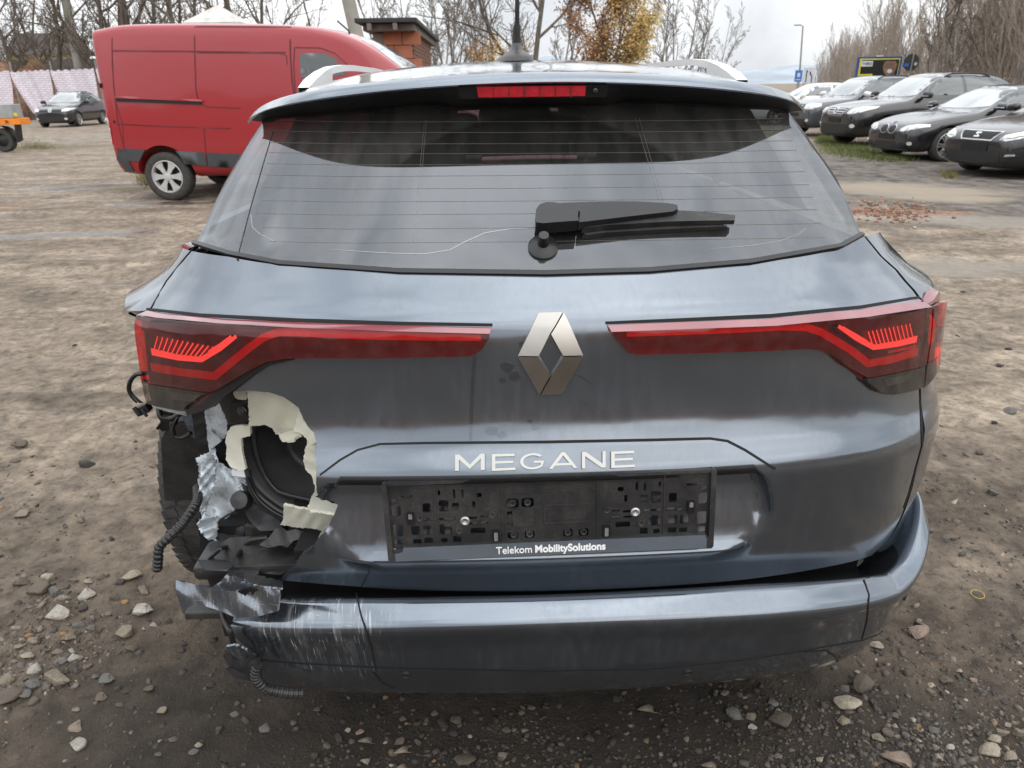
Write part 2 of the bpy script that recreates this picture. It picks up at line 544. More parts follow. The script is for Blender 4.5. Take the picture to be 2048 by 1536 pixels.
class Surf:
    """rear skin: profile levels bottom to top, each swept round the same rounded plan curve"""
    KEYS = ('y', 'z', 'w', 'A', 'q', 'e', 'p')
    def __init__(s, levels, hook=None, smax=None, lift=None):
        s.hook = hook; s.lift = lift
        rows = []
        for lv in levels:
            y0 = lv['y']; w, A, q, p = lv.get('w', .88), lv.get('A', .45), lv.get('q', .12), lv.get('p', 2.0)
            if 'z' in lv: z0 = lv['z']
            else:
                lo, hi = 700., 1400.
                for _ in range(40):
                    m = (lo + hi) / 2
                    if aty(m, lv['py'], y0)[0] < 0: lo = m
                    else: hi = m
                z0 = aty(m, lv['py'], y0)[2]
            e = lv.get('e', 0.0)
            if 'r' in lv:
                y = y0 + .1
                for _ in range(60):
                    P = aty(*lv['r'], y); x = min(abs(P[0]), w * .999)
                    y = .5 * y + .5 * (y0 + q * x * x + A * cOfX(x / w))
                e = (P[2] - z0) / (abs(P[0]) / .7) ** p
            rows.append((y0, z0, w, A, q, e, p, lv.get('crease', False)))
        s.rows = rows
        v = [0.0]
        for a, b in zip(rows, rows[1:]): v.append(v[-1] + max(.004, math.hypot(b[0] - a[0], b[1] - a[1])))
        s.v = np.array(v); s.vmax = v[-1]
        D = np.unique(np.concatenate([np.linspace(0, s.vmax, 1200), s.v])); s.D = D; s.T = {}
        br = [0] + [i for i in range(1, len(rows) - 1) if rows[i][7]] + [len(rows) - 1]
        for k, key in enumerate(s.KEYS):
            col = np.array([r_[k] for r_ in rows]); out = np.zeros(len(D))
            for a, b in zip(br, br[1:]):
                msk = (D >= s.v[a] - 1e-12) & (D <= s.v[b] + 1e-12)
                out[msk] = pchip(s.v[a:b + 1], col[a:b + 1], D[msk])
            s.T[key] = out
        s.smax = smax or LS + .25
        if hook: RV['vz'] = lambda z: np.interp(z, s.T['z'], s.D)
        gs = np.linspace(-s.smax, s.smax, 241); gv = np.linspace(0, s.vmax, 141)
        s.GS, s.GV = np.meshgrid(gs, gv)
        G = s.ev(s.GS.ravel(), s.GV.ravel()); s.G = G; ns = len(gs)
        fc = []
        for j in range(len(gv) - 1):
            for i in range(ns - 1):
                a = j * ns + i; fc.append((a, a + 1, a + 1 + ns, a + ns))
        s.fc = fc; s.ns = ns
        s.bvh = BVHTree.FromPolygons([tuple(g) for g in G], fc)
        s.px = proj(G)
    def ev(s, S, V):
        S = np.asarray(S, float); V = np.clip(np.asarray(V, float), 0, s.vmax)
        g = {k: np.interp(V, s.D, s.T[k]) for k in s.KEYS}
        a = np.abs(S); u = np.minimum(a, LS); ex = np.maximum(a - LS, 0)
        x = g['w'] * planX(u) - .02 * ex; xs = np.sign(S) * x
        y = g['y'] + g['q'] * np.minimum(x, g['w']) ** 2 + g['A'] * planC(u) + ex
        z = g['z'] + g['e'] * (np.minimum(x, .72) / .7) ** g['p']
        if s.lift: z = z + s.lift(S, V, s)
        if s.hook: y = s.hook(xs, y, z, V)
        return np.stack([xs, y, z], -1)
    def nrm(s, S, V, h=.0015):
        S = np.asarray(S, float); V = np.asarray(V, float)
        a = s.ev(S + h, V) - s.ev(S - h, V); b = s.ev(S, np.minimum(V + h, s.vmax)) - s.ev(S, np.maximum(V - h, 0))
        n = np.cross(a, b); n /= np.maximum(np.linalg.norm(n, axis=-1, keepdims=True), 1e-12)
        return n
    def sv(s, px, py):
        d = ray(px, py)
        hit = s.bvh.ray_cast(Vector(CAM_LOC), Vector(d))
        if hit[2] is None or hit[0].y > 1.85:
            far = (s.G[:, 1] > 1.85) * 1e9
            i = int(np.argmin(((s.px - np.array([px, py])) ** 2).sum(1) + far))
            return s.GS.ravel()[i], s.GV.ravel()[i]
        f = s.fc[hit[2]]; q = s.G[list(f)]; P = np.array(hit[0])
        S0, S1 = s.GS.ravel()[f[0]], s.GS.ravel()[f[1]]; V0, V1 = s.GV.ravel()[f[0]], s.GV.ravel()[f[3]]
        u, v = .5, .5
        for _ in range(12):
            B = (1 - u) * (1 - v) * q[0] + u * (1 - v) * q[1] + u * v * q[2] + (1 - u) * v * q[3]
            du = (1 - v) * (q[1] - q[0]) + v * (q[2] - q[3]); dv = (1 - u) * (q[3] - q[0]) + u * (q[2] - q[1])
            st = np.linalg.lstsq(np.stack([du, dv], 1), P - B, rcond=None)[0]; u += st[0]; v += st[1]
        return S0 + u * (S1 - S0), V0 + v * (V1 - V0)
    def pts(s, L): return [s.sv(*p) for p in L]
    def at(s, px, py, off=0.0):
        S, V = s.sv(px, py); return s.ev(S, V) + s.nrm(S, V) * off
    def panel(s, name, outline, mat, parent, step=.016, holes=(), thick=.012, front=0.0, sv=False, lines=(), deform=None):
        o = outline if sv else s.pts(outline); hs = [h if sv else s.pts(h) for h in holes]
        v2, tr = fill2d(o, hs, step, lines=[l if sv else s.pts(l) for l in lines])
        A = np.array(v2); P = s.ev(A[:, 0], A[:, 1]); N = s.nrm(A[:, 0], A[:, 1])
        if deform: P, N = deform(P, N)
        return sheet(name, P, N, tr, mat, parent, thick=thick, front=front)
    def strip(s, name, line, width, mat, parent, off=.0012, step=.02, dense=True):
        """thin band that follows the skin along a traced line: a gap or a seal"""
        L = resample(line, 6 if dense else 1e9, False); sv = np.array(s.pts(L))
        P = s.ev(sv[:, 0], sv[:, 1]); N = s.nrm(sv[:, 0], sv[:, 1])
        T = np.gradient(P, axis=0); T /= np.maximum(np.linalg.norm(T, axis=1, keepdims=True), 1e-9)
        B = np.cross(N, T); w = np.asarray(width if hasattr(width, '__len__') else [width] * len(P))
        if len(w) != len(P): w = np.interp(np.linspace(0, 1, len(P)), np.linspace(0, 1, len(w)), w)
        m = MB(); V = []; Fc = []
        for i in range(len(P)):
            V += [P[i] + B[i] * w[i] / 2 - N[i] * .002, P[i] + B[i] * w[i] / 2 + N[i] * off, P[i] - B[i] * w[i] / 2 + N[i] * off, P[i] - B[i] * w[i] / 2 - N[i] * .002]
        for i in range(len(P) - 1):
            for k in range(3):
                a = i * 4 + k; Fc.append((a, a + 4, a + 5, a + 1))
        return mesh(name, V, Fc, mat, parent)

# ---- materials of the wagon
def paint(name, col, dust=.14, scratches=None, rough=.15):
    t = NT(name); v = t.pos()
    fl = t.noise(v, 900, 1)
    st = t.noise(t.scale(v, (70, 70, 3.0)), 1.0, 5, .6)               # rain streaks
    cl = t.noise(v, 4.5, 6, .62, .5)
    sp = t.noise(v, 160, 3)
    dm = t.math('MULTIPLY', t.ramp(st, (.42, 0.0), (.72, 1.0)), t.ramp(cl, (.38, 0.0), (.7, 1.0)))
    dm = t.math('ADD', dm, t.math('MULTIPLY', t.ramp(cl, (.25, .25), (.8, .6)), t.ramp(sp, (.2, .6), (.8, .8))))
    zz = t.n("SeparateXYZ", None, i0=v).outputs[2]
    low = t.n("MapRange", None, i0=zz, i1=.95, i2=.35, i3=0.0, i4=1.0).outputs[0]  # mud thrown up from the road
    dm = t.math('MULTIPLY', dm, t.math('ADD', t.math('MULTIPLY', low, .10), dust), True)
    base = t.mix(t.math('MULTIPLY', fl, .35), col, tuple(c * 1.5 for c in col))
    bc = t.mix(dm, base, (.115, .11, .105))
    rg = t.math('ADD', t.math('MULTIPLY', dm, .45), rough)
    met = t.math('SUBTRACT', .92, t.math('MULTIPLY', dm, .9))
    cw = t.math('SUBTRACT', 1.0, t.math('MULTIPLY', dm, 1.3), True)
    cr = t.math('ADD', t.math('MULTIPLY', dm, .5), .05)
    if scratches:
        c0, rad = scratches
        dd = t.n("VectorMath", {'operation': 'DISTANCE'}, i0=v, i1=c0).outputs["Value"]
        msk = t.n("MapRange", None, i0=dd, i1=rad, i2=rad * .25, i3=0.0, i4=1.0).outputs[0]
        s1 = t.noise(t.scale(v, (330, 30, 13), rot=(0, R(28), 0)), 1.0, 2, .55)
        s2 = t.noise(t.scale(v, (16, 30, 420), rot=(0, R(-8), 0)), 1.0, 2, .55)
        s3 = t.noise(v, 14, 4, .6)
        a = t.ramp(s1, (.60, 0.0), (.70, 1.0)); b = t.ramp(s2, (.67, 0.0), (.71, .5))
        k = t.math('MAXIMUM', a, b); k = t.math('MULTIPLY', k, t.ramp(s3, (.42, 0.0), (.6, 1.0)))
        sm = t.math('MULTIPLY', t.ramp(t.noise(t.scale(v, (70, 20, 9), rot=(0, R(24), 0)), 1.0, 5, .7), (.50, 0.0), (.72, 1.0)), .38)
        k = t.math('MAXIMUM', k, sm)
        k = t.math('MULTIPLY', k, msk, True)
        bc = t.mix(k, bc, (.62, .62, .60)); met = t.math('MULTIPLY', met, t.math('SUBTRACT', 1.0, k)); cw = t.math('MULTIPLY', cw, t.math('SUBTRACT', 1.0, k))
    t.bsdf(Base_Color=bc, Metallic=met, Roughness=rg, Coat_Weight=cw, Coat_Roughness=cr)
    return t.m
PAINT = (.150, .174, .205)
m_paint = paint('grey_metallic_paint', PAINT)
m_bump = paint('scratched_bumper_paint', PAINT, dust=.08, scratches=((-.47, 1.03, .53), .24))
def plastic(name, col=(.012, .012, .013), rough=.45, dust=.35):
    t = NT(name); v = t.pos()
    d = t.math('MULTIPLY', t.ramp(t.noise(v, 14, 6, .65, .4), (.4, 0.0), (.75, 1.0)), t.ramp(t.noise(v, 220, 2), (.3, .2), (.8, 1.0)))
    d = t.math('MULTIPLY', d, dust)
    t.bsdf(Base_Color=t.mix(d, col, (.17, .155, .14)), Roughness=t.math('ADD', t.math('MULTIPLY', d, .5), rough), Normal=t.bump(t.noise(v, 500, 2), .12, .001))
    return t.m
m_black = plastic('dusty_black_plastic')
m_black2 = plastic('worn_black_plastic', (.02, .02, .021), .38, .5)
m_gloss = plastic('black_rubber_seal', (.006, .006, .007), .35, .08)
m_gap = mat('dark_panel_gap', (.004, .004, .004), .8, var=.1)
_t = NT('cream_bare_composite'); _v = _t.pos()
_c = _t.ramp(_t.noise(_v, 9, 5, .6), (.3, (.62, .61, .50)), (.7, (.74, .73, .63)))
_c = _t.mix(_t.math('MULTIPLY', _t.ramp(_t.noise(_v, 34, 6, .7, .5), (.60, 0.0), (.72, 1.0)), .45), _c, (.25, .22, .17))
_t.bsdf(Base_Color=_c, Roughness=.5, Normal=_t.bump(_t.noise(_v, 60, 5, .65), .25, .004)); m_cream = _t.m
m_chrome = mat('chrome', (.36, .355, .34), .25, 1.0, var=.05)
m_badge = mat('satin_silver_badge', (.42, .40, .37), .34, 1.0, var=.08, scale=20)
m_white_print = mat('white_lettering', (.80, .80, .80), .6, var=.02)
m_strip = mat('grey_blue_holder_strip', (.10, .115, .135), .35, var=.12, scale=20)
m_rail = mat('silver_roof_rail', (.70, .70, .69), .42, .15, var=.04)
def crumple_mat(name, col, metal, rough):
    t = NT(name); v = t.pos()
    c = t.ramp(t.noise(v, 26, 6, .6, .6), (.32, tuple(x * .55 for x in col)), (.6, col))
    dirt = t.ramp(t.noise(v, 60, 5, .65), (.58, 0.0), (.68, 1.0))
    c = t.mix(t.math('MULTIPLY', dirt, .7), c, (.06, .055, .05))
    t.bsdf(Base_Color=c, Metallic=metal, Roughness=rough, Normal=t.bump(t.noise(v, 45, 5, .6), .5, .01))
    return t.m
m_tornmetal = crumple_mat('crumpled_pale_blue_metal', (.58, .64, .69), .35, .4)
m_tornpaint = crumple_mat('torn_grey_paint', (.12, .14, .17), .6, .4)

# ---- tailgate glass
def glass_mat(name):
    t = NT(name); v = t.pos()
    sx = t.n("SeparateXYZ", None, i0=v)
    # dust film, thinner where the wiper has swept
    dv = t.n("VectorMath", {'operation': 'DISTANCE'}, i0=v, i1=(.005, 1.22, 1.16)).outputs["Value"]
    swept = t.n("MapRange", {'interpolation_type': 'SMOOTHSTEP'}, i0=dv, i1=.325, i2=.335, i3=0.0, i4=1.0).outputs[0]
    low = t.n("MapRange", {'interpolation_type': 'SMOOTHSTEP'}, i0=sx.outputs[2], i1=1.128, i2=1.140, i3=1.0, i4=0.0).outputs[0]
    film = t.math('MAXIMUM', swept, low)
    st = t.noise(t.scale(v, (40, 9, 9), rot=(0, R(18), 0)), 1.0, 5, .6)
    sp = t.noise(v, 300, 2)
    dust = t.math('ADD', t.math('MULTIPLY', film, .04), .04)
    dust = t.math('MULTIPLY', dust, t.math('ADD', t.math('MULTIPLY', t.ramp(st, (.35, .55), (.75, 1.5)), .8), t.math('MULTIPLY', sp, .4)))
    fres = t.n("Fresnel", None, IOR=2.2).outputs[0]
    tr = t.n("BsdfTransparent", None, Color=(.20, .22, .23))
    gl = t.n("BsdfGlossy", None, Color=(.90, .94, 1.0), Roughness=.035)
    df = t.n("BsdfDiffuse", None, Color=(.42, .41, .39))
    a = t.n("MixShader", None, i0=t.math('ADD', t.math('MULTIPLY', fres, .78), .02, True), i1=tr, i2=gl)
    b = t.n("MixShader", None, i0=dust, i1=a, i2=df)
    return t.surf(b)
m_glass = glass_mat('dusty_tinted_rear_glass')
def lens_mat(name, col, rough=.06, ior=1.6):
    t = NT(name); v = t.pos()
    fres = t.n("Fresnel", None, IOR=ior).outputs[0]
    tr = t.n("BsdfTransparent", None, Color=col)
    gl = t.n("BsdfGlossy", None, Color=(1, 1, 1), Roughness=rough)
    df = t.n("BsdfDiffuse", None, Color=(.40, .36, .35))
    dust = t.math('MULTIPLY', t.ramp(t.noise(v, 40, 5, .6), (.4, .3), (.75, 1.0)), .05)
    a = t.n("MixShader", None, i0=fres, i1=tr, i2=gl)
    return t.surf(t.n("MixShader", None, i0=dust, i1=a, i2=df))
m_lensred = lens_mat('red_lamp_lens', (.97, .07, .08), ior=1.5)
m_lensclear = lens_mat('smoked_clear_lens', (.62, .58, .55))
m_lampdark = mat('dark_lamp_housing', (.10, .035, .04), .4, var=.2, scale=30)
m_lampgrey = mat('grey_reversing_reflector', (.22, .22, .21), .35, .3, var=.25, scale=30)
m_lampred = mat('red_light_guide', (.80, .05, .055), .3, var=.1, scale=40, Emission_Color=(1, .02, .02, 1), Emission_Strength=0.0)
m_lampbright = mat('bright_red_light_comb', (1.0, .06, .05), .22, var=.05, scale=60)
m_brake = mat('brake_lamp_red', (.55, .02, .035), .25, var=.2, scale=60, coat=.5)

WAG = empty('station_wagon', (0, 3.3, 0), label='dark grey station wagon with torn open left rear corner', cat='car', world=True)

# ---- bumper skin
def lip_rise(S, V, sf):
    """the bumper climbs to the tailgate seam at its corners"""
    a = np.clip((S - .755) / .20, 0, 1); a = a * a * (3 - 2 * a)
    return .075 * a * np.clip((V - sf.v[4]) / (sf.v[8] - sf.v[4]), 0, 1) + .075 * a * np.clip((V - sf.v[10]) / (sf.v[11] - sf.v[10]), 0, 1)
S_B = Surf([
    dict(y=1.10, py=1382, r=(1700, 1318), w=.80, A=.42, p=3),
    dict(y=1.06, py=1384, r=(1700, 1316), w=.835, A=.42, p=3),
    dict(y=1.036, py=1362, r=(1700, 1306), w=.865, A=.43, p=2.6),
    dict(y=1.018, py=1338, r=(1726, 1277), w=.895, A=.44, p=2.4, crease=True),
    dict(y=1.002, py=1290, r=(1726, 1245), w=.895, A=.45, p=2.2),
    dict(y=.985, py=1250, r=(1715, 1214), w=.902, A=.45, p=2.2),
    dict(y=.990, py=1238, r=(1722, 1202), w=.902, A=.45, p=2.3),
    dict(y=1.002, py=1222, r=(1726, 1186), w=.900, A=.45, p=2.5),
    dict(y=1.025, py=1195, r=(1728, 1158), w=.894, A=.45, p=3),
    dict(y=1.034, py=1190, r=(1729, 1152), w=.889, A=.45, p=3),
    dict(y=1.044, py=1190, r=(1730, 1150), w=.884, A=.45, p=3, crease=True),
    dict(y=1.15, py=1178, r=(1722, 1132), w=.868, A=.37, p=3),
], lift=lip_rise)
# ---- tailgate and quarter skin with the number plate recess
RV = {}
def recess(x, y, z, V):
    """number plate recess: depth by height on the skin, faded out at its curved sides"""
    ax = np.abs(x)
    vz = RV['vz']
    zr = np.array([.53, .60, .628, .634, .640, .655, .74, .775, .780, .786, .795])
    dr = np.array([0., -.008, -.015, -.016, -.006, .002, .034, .040, .036, 0., 0.])
    d = np.interp(V, vz(zr), dr)
    xb = np.interp(V, vz(np.array([.60, .63, .66, .70, .75, .79])), [.33, .36, .398, .408, .395, .372])
    mw = np.interp(V, vz(np.array([.60, .65, .70])), [.11, .075, .014])
    m = np.clip((xb - ax) / mw + .5, 0, 1); m = m * m * (3 - 2 * m)
    return y + d * m
S_T = Surf([
    dict(y=1.074, z=.45, w=.868, A=.44, e=-.05, p=3),
    dict(y=1.068, py=1182, r=(1743, 1112), w=.880, A=.44, p=3),
    dict(y=1.060, py=1120, r=(1765, 1060), w=.895, A=.45, p=2.6),
    dict(y=1.054, py=1030, r=(1785, 985), w=.905, A=.45, p=2.4),
    dict(y=1.048, py=964, r=(1700, 926), w=.902, A=.45, p=2.2),
    dict(y=1.050, py=952, r=(1700, 914), w=.902, A=.45, p=2.2),
    dict(y=1.078, py=885, r=(1700, 852), w=.898, A=.45, p=2),
    dict(y=1.091, py=840, r=(1700, 806), w=.892, A=.45, p=2),
    dict(y=1.100, py=780, r=(1700, 748), w=.886, A=.45, p=2),
    dict(y=1.106, py=700, r=(1780, 664), w=.878, A=.44, p=2),
    dict(y=1.113, py=655, r=(1800, 617), w=.870, A=.43, p=2.4),
    dict(y=1.122, py=632, r=(1800, 598), w=.848, A=.41, p=2.6),
    dict(y=1.142, py=600, r=(1790, 562), w=.800, A=.38, p=2.8),
    dict(y=1.160, py=568, r=(1750, 524), w=.748, A=.35, p=3),
    dict(y=1.176, py=542, r=(1705, 480), w=.700, A=.33, p=3),
], hook=recess, smax=LS + 2.4)
# ---- rear glass
S_G = Surf([
    dict(y=1.170, py=549, r=(1700, 486), w=.700, A=.33, p=3),
    dict(y=1.22, z=1.158, w=.680, A=.32, e=.012, p=3),
    dict(y=1.30, z=1.219, w=.652, A=.30, e=.012, p=3),
    dict(y=1.40, z=1.295, w=.615, A=.27, e=.008, p=3),
    dict(y=1.50, z=1.372, w=.575, A=.24, e=.0, p=3),
    dict(y=1.54, z=1.408, w=.555, A=.22, e=.0, p=3),
])
def zofV(s, z):
    return float(np.interp(z, s.T['z'], s.D))
# ---- tailgate panel with the torn hole on the left
seam_r = [(1779, 1075), (1803, 1029), (1831, 930), (1842, 890), (1838, 800), (1845, 690), (1849, 612), (1800, 540)]
tail_outline = ([(560, 1160), (700, 1172), (900, 1182), (1092, 1182), (1300, 1174), (1480, 1160), (1656, 1133), (1743, 1111), (1779, 1075)]
                + seam_r[1:7] + [(1836, 596), (1790, 540), (1727, 472), (1680, 497), (1500, 527), (1300, 543), (1092, 541), (800, 538), (560, 520), (460, 502), (394, 480)]
                + [(330, 560), (298, 622), (286, 640), (292, 720), (310, 795), (378, 800), (425, 795), (440, 786), (460, 783), (500, 781), (540, 785), (570, 795), (598, 816),
                   (606, 836), (615, 852), (628, 866), (633, 884), (630, 905), (634, 940), (632, 966), (634, 985), (652, 1000), (676, 1010), (668, 1030), (654, 1058), (640, 1072), (622, 1098), (600, 1112), (594, 1124), (576, 1146)])
def recess_lines():
    vz = RV['vz']; L = []
    for z in (.628, .634, .640, .655, .775, .780, .786):
        xb = float(np.interp(z, [.60, .63, .66, .70, .75, .79], [.33, .36, .398, .408, .395, .372])) - .012
        v = float(vz(z)); a = -.30 if z < .70 else -.35
        L.append([(a, v), (xb, v)])
    for off in (-.007, .007):
        zs = np.linspace(.604, .772, 16)
        L.append([(float(np.interp(z, [.60, .63, .66, .70, .75, .79], [.33, .36, .398, .408, .395, .372])) + off, float(vz(z))) for z in zs])
    return L
tail = S_T.panel('tailgate', S_T.pts(tail_outline), m_paint, WAG, step=.013, thick=.014, sv=True, lines=recess_lines())
# ---- right quarter panel, out to the rear wheel arch and along the side
def side_outline(sgn):
    V = lambda z: zofV(S_T, z)
    o = [S_T.sv(*p) for p in ([(1756, 1104), (1783, 1075), (1807, 1029), (1835, 930), (1846, 890), (1842, 800), (1849, 690), (1853, 612), (1842, 596), (1795, 540), (1731, 472)])]
    top = V(1.104)
    o = [(abs(a), b) for a, b in o]
    o += [(LS * .80, S_T.vmax * .99), (LS * .9, S_T.vmax * .955), (LS, S_T.vmax * .94), (LS + 2.3, S_T.vmax * .94), (LS + 2.3, V(.60)), (LS + 1.15, V(.60))]
    for k in range(9):                                    # wheel arch
        a = math.pi * k / 8
        o.append((LS + .62 + .36 * math.cos(a), V(.575) + .30 * math.sin(a)))
    o += [(LS + .24, V(.50)), (LS * .9, V(.49)), (LS * .75, V(.50))]
    return [(sgn * a, b) for a, b in o]
so = side_outline(1)
m_wet = paint('wet_grey_paint', tuple(c * .80 for c in PAINT), dust=.02)
S_T.panel('quarter_panel', so, m_paint, WAG, step=.03, sv=True, thick=.012)
# left quarter: only the upper part is still there
top_l = [(393, 488), (333, 560), (300, 620)]
ql = [S_T.sv(*p) for p in top_l]
V_ = lambda z: zofV(S_T, z)
ql += [(-LS * .84, V_(1.005)), (-LS * .88, V_(.985)), (-LS * .94, V_(.975)), (-LS - .05, V_(.965)), (-LS - .25, V_(.93)), (-LS - .62, V_(.92)), (-LS - .9, V_(.80)), (-LS - 1.0, V_(.60)), (-LS - 2.3, V_(.60)), (-LS - 2.3, S_T.vmax * .998), (-LS, S_T.vmax * .998)]
S_T.panel('quarter_panel', ql, m_paint, WAG, step=.03, sv=True, thick=.012)

S_T.strip('water_run', [(952, 660), (950, 715), (946, 760), (943, 820), (941, 884)], [.002, .007, .006, .007, .005], m_wet, WAG, off=.0004)
S_T.strip('water_run', [(1150, 795), (1170, 806), (1190, 815)], [.001, .003, .001], m_wet, WAG, off=.0004)
S_T.strip('water_run', [(1130, 740), (1160, 752), (1190, 770)], [.001, .003, .001], m_wet, WAG, off=.0004)
for px_, py_, r_ in ((1015, 735, .012), (1030, 752, .010), (1005, 760, .006), (985, 862, .012), (1005, 870, .009), (1070, 855, .008), (1060, 842, .005), (700, 690, .016), (650, 700, .010), (1045, 690, .008)):
    c_, n_ = np.array(S_T.at(px_, py_, .0005)), None
    S_T.panel('water_mark', [(px_ + r_ * 1100 * math.cos(a) * (1 + .25 * math.sin(3 * a + px_)), py_ + r_ * 900 * math.sin(a) * (1 + .2 * math.sin(2 * a + py_))) for a in np.linspace(0, 6.28, 15)[:-1]], m_wet, WAG, step=.02, thick=.0006, front=.0005)
# ---- bumper with its torn left end
def bump_deform(P, N):
    k = np.clip((-.52 - P[:, 0]) / .22, 0, 1)
    nz = np.sin(P[:, 0] * 61 + P[:, 2] * 37) * .5 + np.sin(P[:, 2] * 83 - P[:, 0] * 29) * .5
    P = P + N * (nz * .010 * k)[:, None] + np.array([0, -1, 0]) * (k ** 2 * .03)[:, None]
    return P, N
b_out = [(520, 1372), (560, 1380), (700, 1384), (900, 1385), (1092, 1385), (1300, 1377), (1500, 1358), (1680, 1322), (1760, 1288), (1800, 1262), (1828, 1225), (1842, 1160), (1843, 1100), (1838, 1052)]
def bumper():
    sv = S_B.pts([(505, 1330), (520, 1360), (545, 1376), (700, 1384), (900, 1385), (1092, 1385), (1300, 1377), (1500, 1358), (1680, 1322)])
    V = lambda k: S_B.v[k]
    sv += [(LS * .95, V(1)), (LS + .22, V(1)), (LS + .22, V(9)), (LS * .98, V(10)), (LS * .86, V(11))]
    sv += [(a, V(11)) for a in (.6, .3, 0, -.3, -.45)]
    sv += S_B.pts([(600, 1180), (570, 1174), (540, 1180), (515, 1188), (470, 1200), (462, 1215), (472, 1232), (466, 1246), (452, 1262), (470, 1275), (488, 1288), (497, 1306)])
    return S_B.panel('bumper', sv, m_bump, WAG, step=.012, sv=True, thick=.01, deform=bump_deform)
bumper()
# dark inside of the bumper gap and floor under the tailgate
S_T.strip('panel_gap', [(1807, 1015), (1818, 985), (1833, 930), (1844, 890), (1840, 800)], .005, m_gap, WAG)
# seams: under the glass, above the lamps, above the number plate

S_T.strip('panel_gap', [(640, 950), (680, 920), (715, 900), (760, 888), (850, 886), (1092, 884), (1300, 880), (1420, 877), (1455, 882), (1490, 900), (1550, 938)], [.003, .004, .005, .005, .004], m_gap, WAG)
S_T.strip('panel_gap', [(294, 618), (400, 630), (600, 641), (800, 647), (985, 650)], [.005, .007, .005], m_gap, WAG)
S_T.strip('panel_gap', [(1211, 646), (1361, 640), (1541, 632), (1722, 614), (1839, 594)], [.005, .007, .005], m_gap, WAG)
# seams of the bumper sides and the lower valance
S_B.strip('panel_gap', [(712, 1185), (722, 1230), (742, 1290), (752, 1340)], .0028, m_gap, WAG)
S_B.strip('panel_gap', [(1728, 1160), (1738, 1190), (1734, 1240), (1724, 1278)], .0028, m_gap, WAG)
S_B.strip('panel_gap', [(748, 1345), (765, 1365), (790, 1376)], .0028, m_gap, WAG)
S_B.strip('panel_gap', [(500, 1318), (600, 1326), (748, 1334), (1092, 1341), (1300, 1337), (1480, 1320), (1600, 1302), (1726, 1280), (1768, 1264)], .0035, m_gap, WAG)
S_B.strip('panel_gap', [(1610, 1304), (1650, 1300), (1665, 1308), (1676, 1322)], .003, m_gap, WAG)
# parking sensors
for (px, py, rr) in ((812, 1350, .0075), (1376, 1345, .0075), (1812, 1193, .008)):
    S, V = S_B.sv(px, py); c = S_B.ev(S, V); n = S_B.nrm(S, V)
    M = Matrix.Translation(Vector(c + n * .001)) @ Vector(n).to_track_quat('Z', 'Y').to_matrix().to_4x4()
    MB().lathe([(rr * 1.25, -.002), (rr * 1.25, .0012), (rr, .0014), (rr * .92, .0004), (.0001, .0004)], 20, M).build('parking_sensor', m_black, WAG, smooth=True)
# reflections break on these: scuff marks and stone chips of the sill
# ---- glass, its printed edge and heating wires
g_bot = [(390, 487), (460, 508), (560, 526), (800, 542), (1092, 545), (1300, 540), (1500, 523), (1680, 492), (1723, 470)]
def glass():
    sv = S_G.pts(g_bot)
    s1, s0 = sv[-1][0], sv[0][0]
    ztop = zofV(S_G, 1.352)
    vv = np.linspace(sv[-1][1], ztop, 12)
    r_ = [(s1 + (LS * .86 - s1) * min(1, (v - vv[0]) / .25), v) for v in vv[1:]] + [(LS * .6, zofV(S_G, 1.375)), (LS * .3, zofV(S_G, 1.385))]
    l_ = [(s0 + (-LS * .86 - s0) * min(1, (v - vv[0]) / .25), v) for v in vv[1:]]
    l_ = [(-LS * .3, zofV(S_G, 1.385)), (-LS * .6, zofV(S_G, 1.375))] + l_[::-1]
    return S_G.panel('rear_window', sv + r_ + l_, m_glass, WAG, step=.02, sv=True, thick=.004)
GL = glass()
S_G.strip('window_seal', [(388, 486), (460, 508), (560, 527), (800, 543), (1092, 547), (1300, 541), (1500, 524), (1680, 493), (1724, 469)], .009, m_gloss, WAG, off=.004)
S_T.strip('panel_gap', [(393, 489), (363, 524), (333, 562), (300, 620)], .0022, m_gap, WAG)
# edge of the printed side trim on the left
S_G.strip('trim_seam', [(546, 263), (520, 350), (500, 420), (474, 520)], .0016, m_gap, GL, off=.0006)
m_wire = mat('copper_heating_wire', (.26, .23, .21), .5, var=.1)
for k, (yl, yr) in enumerate([(243, 240), (264, 262), (287, 284), (307, 303), (329, 325), (352, 346), (377, 372), (403, 397), (429, 422), (457, 450), (485, 478)]):
    xl = 548 - k * 3.5 if k < 8 else 500 + (k - 7) * 12
    xr = 1570 + k * 8
    S_G.strip('heating_wire', [(xl, yl - 2), (700, yl + 1), (1050, (yl + yr) / 2 + 2), (1400, yr + 1), (xr, yr - 3)], .0002, m_wire, GL, off=.0005)
for a in (((849, 240), (826, 487)), ((853, 240), (832, 487)), ((1270, 236), (1325, 420)), ((1278, 236), (1331, 420))):
    S_G.strip('heating_wire', [a[0], ((a[0][0] + a[1][0]) / 2, (a[0][1] + a[1][1]) / 2), a[1]], .0002, m_wire, GL, off=.0006)
m_dried = mat('dried_water_line', (.40, .40, .40), .8, var=.1)
for L_, w_ in (([(658, 499), (720, 503), (790, 507), (850, 508), (900, 500), (930, 484), (970, 466), (1020, 458), (1068, 457)], [.0004, .001, .0012, .0015, .0014, .0008]), ([(502, 430), (505, 455), (520, 468), (548, 482)], .0007), ([(1612, 456), (1595, 470), (1560, 482), (1500, 492), (1420, 498)], [.0003, .0008, .0003])):
    S_G.strip('dried_water_line', L_, w_, m_dried, GL, off=.0005)
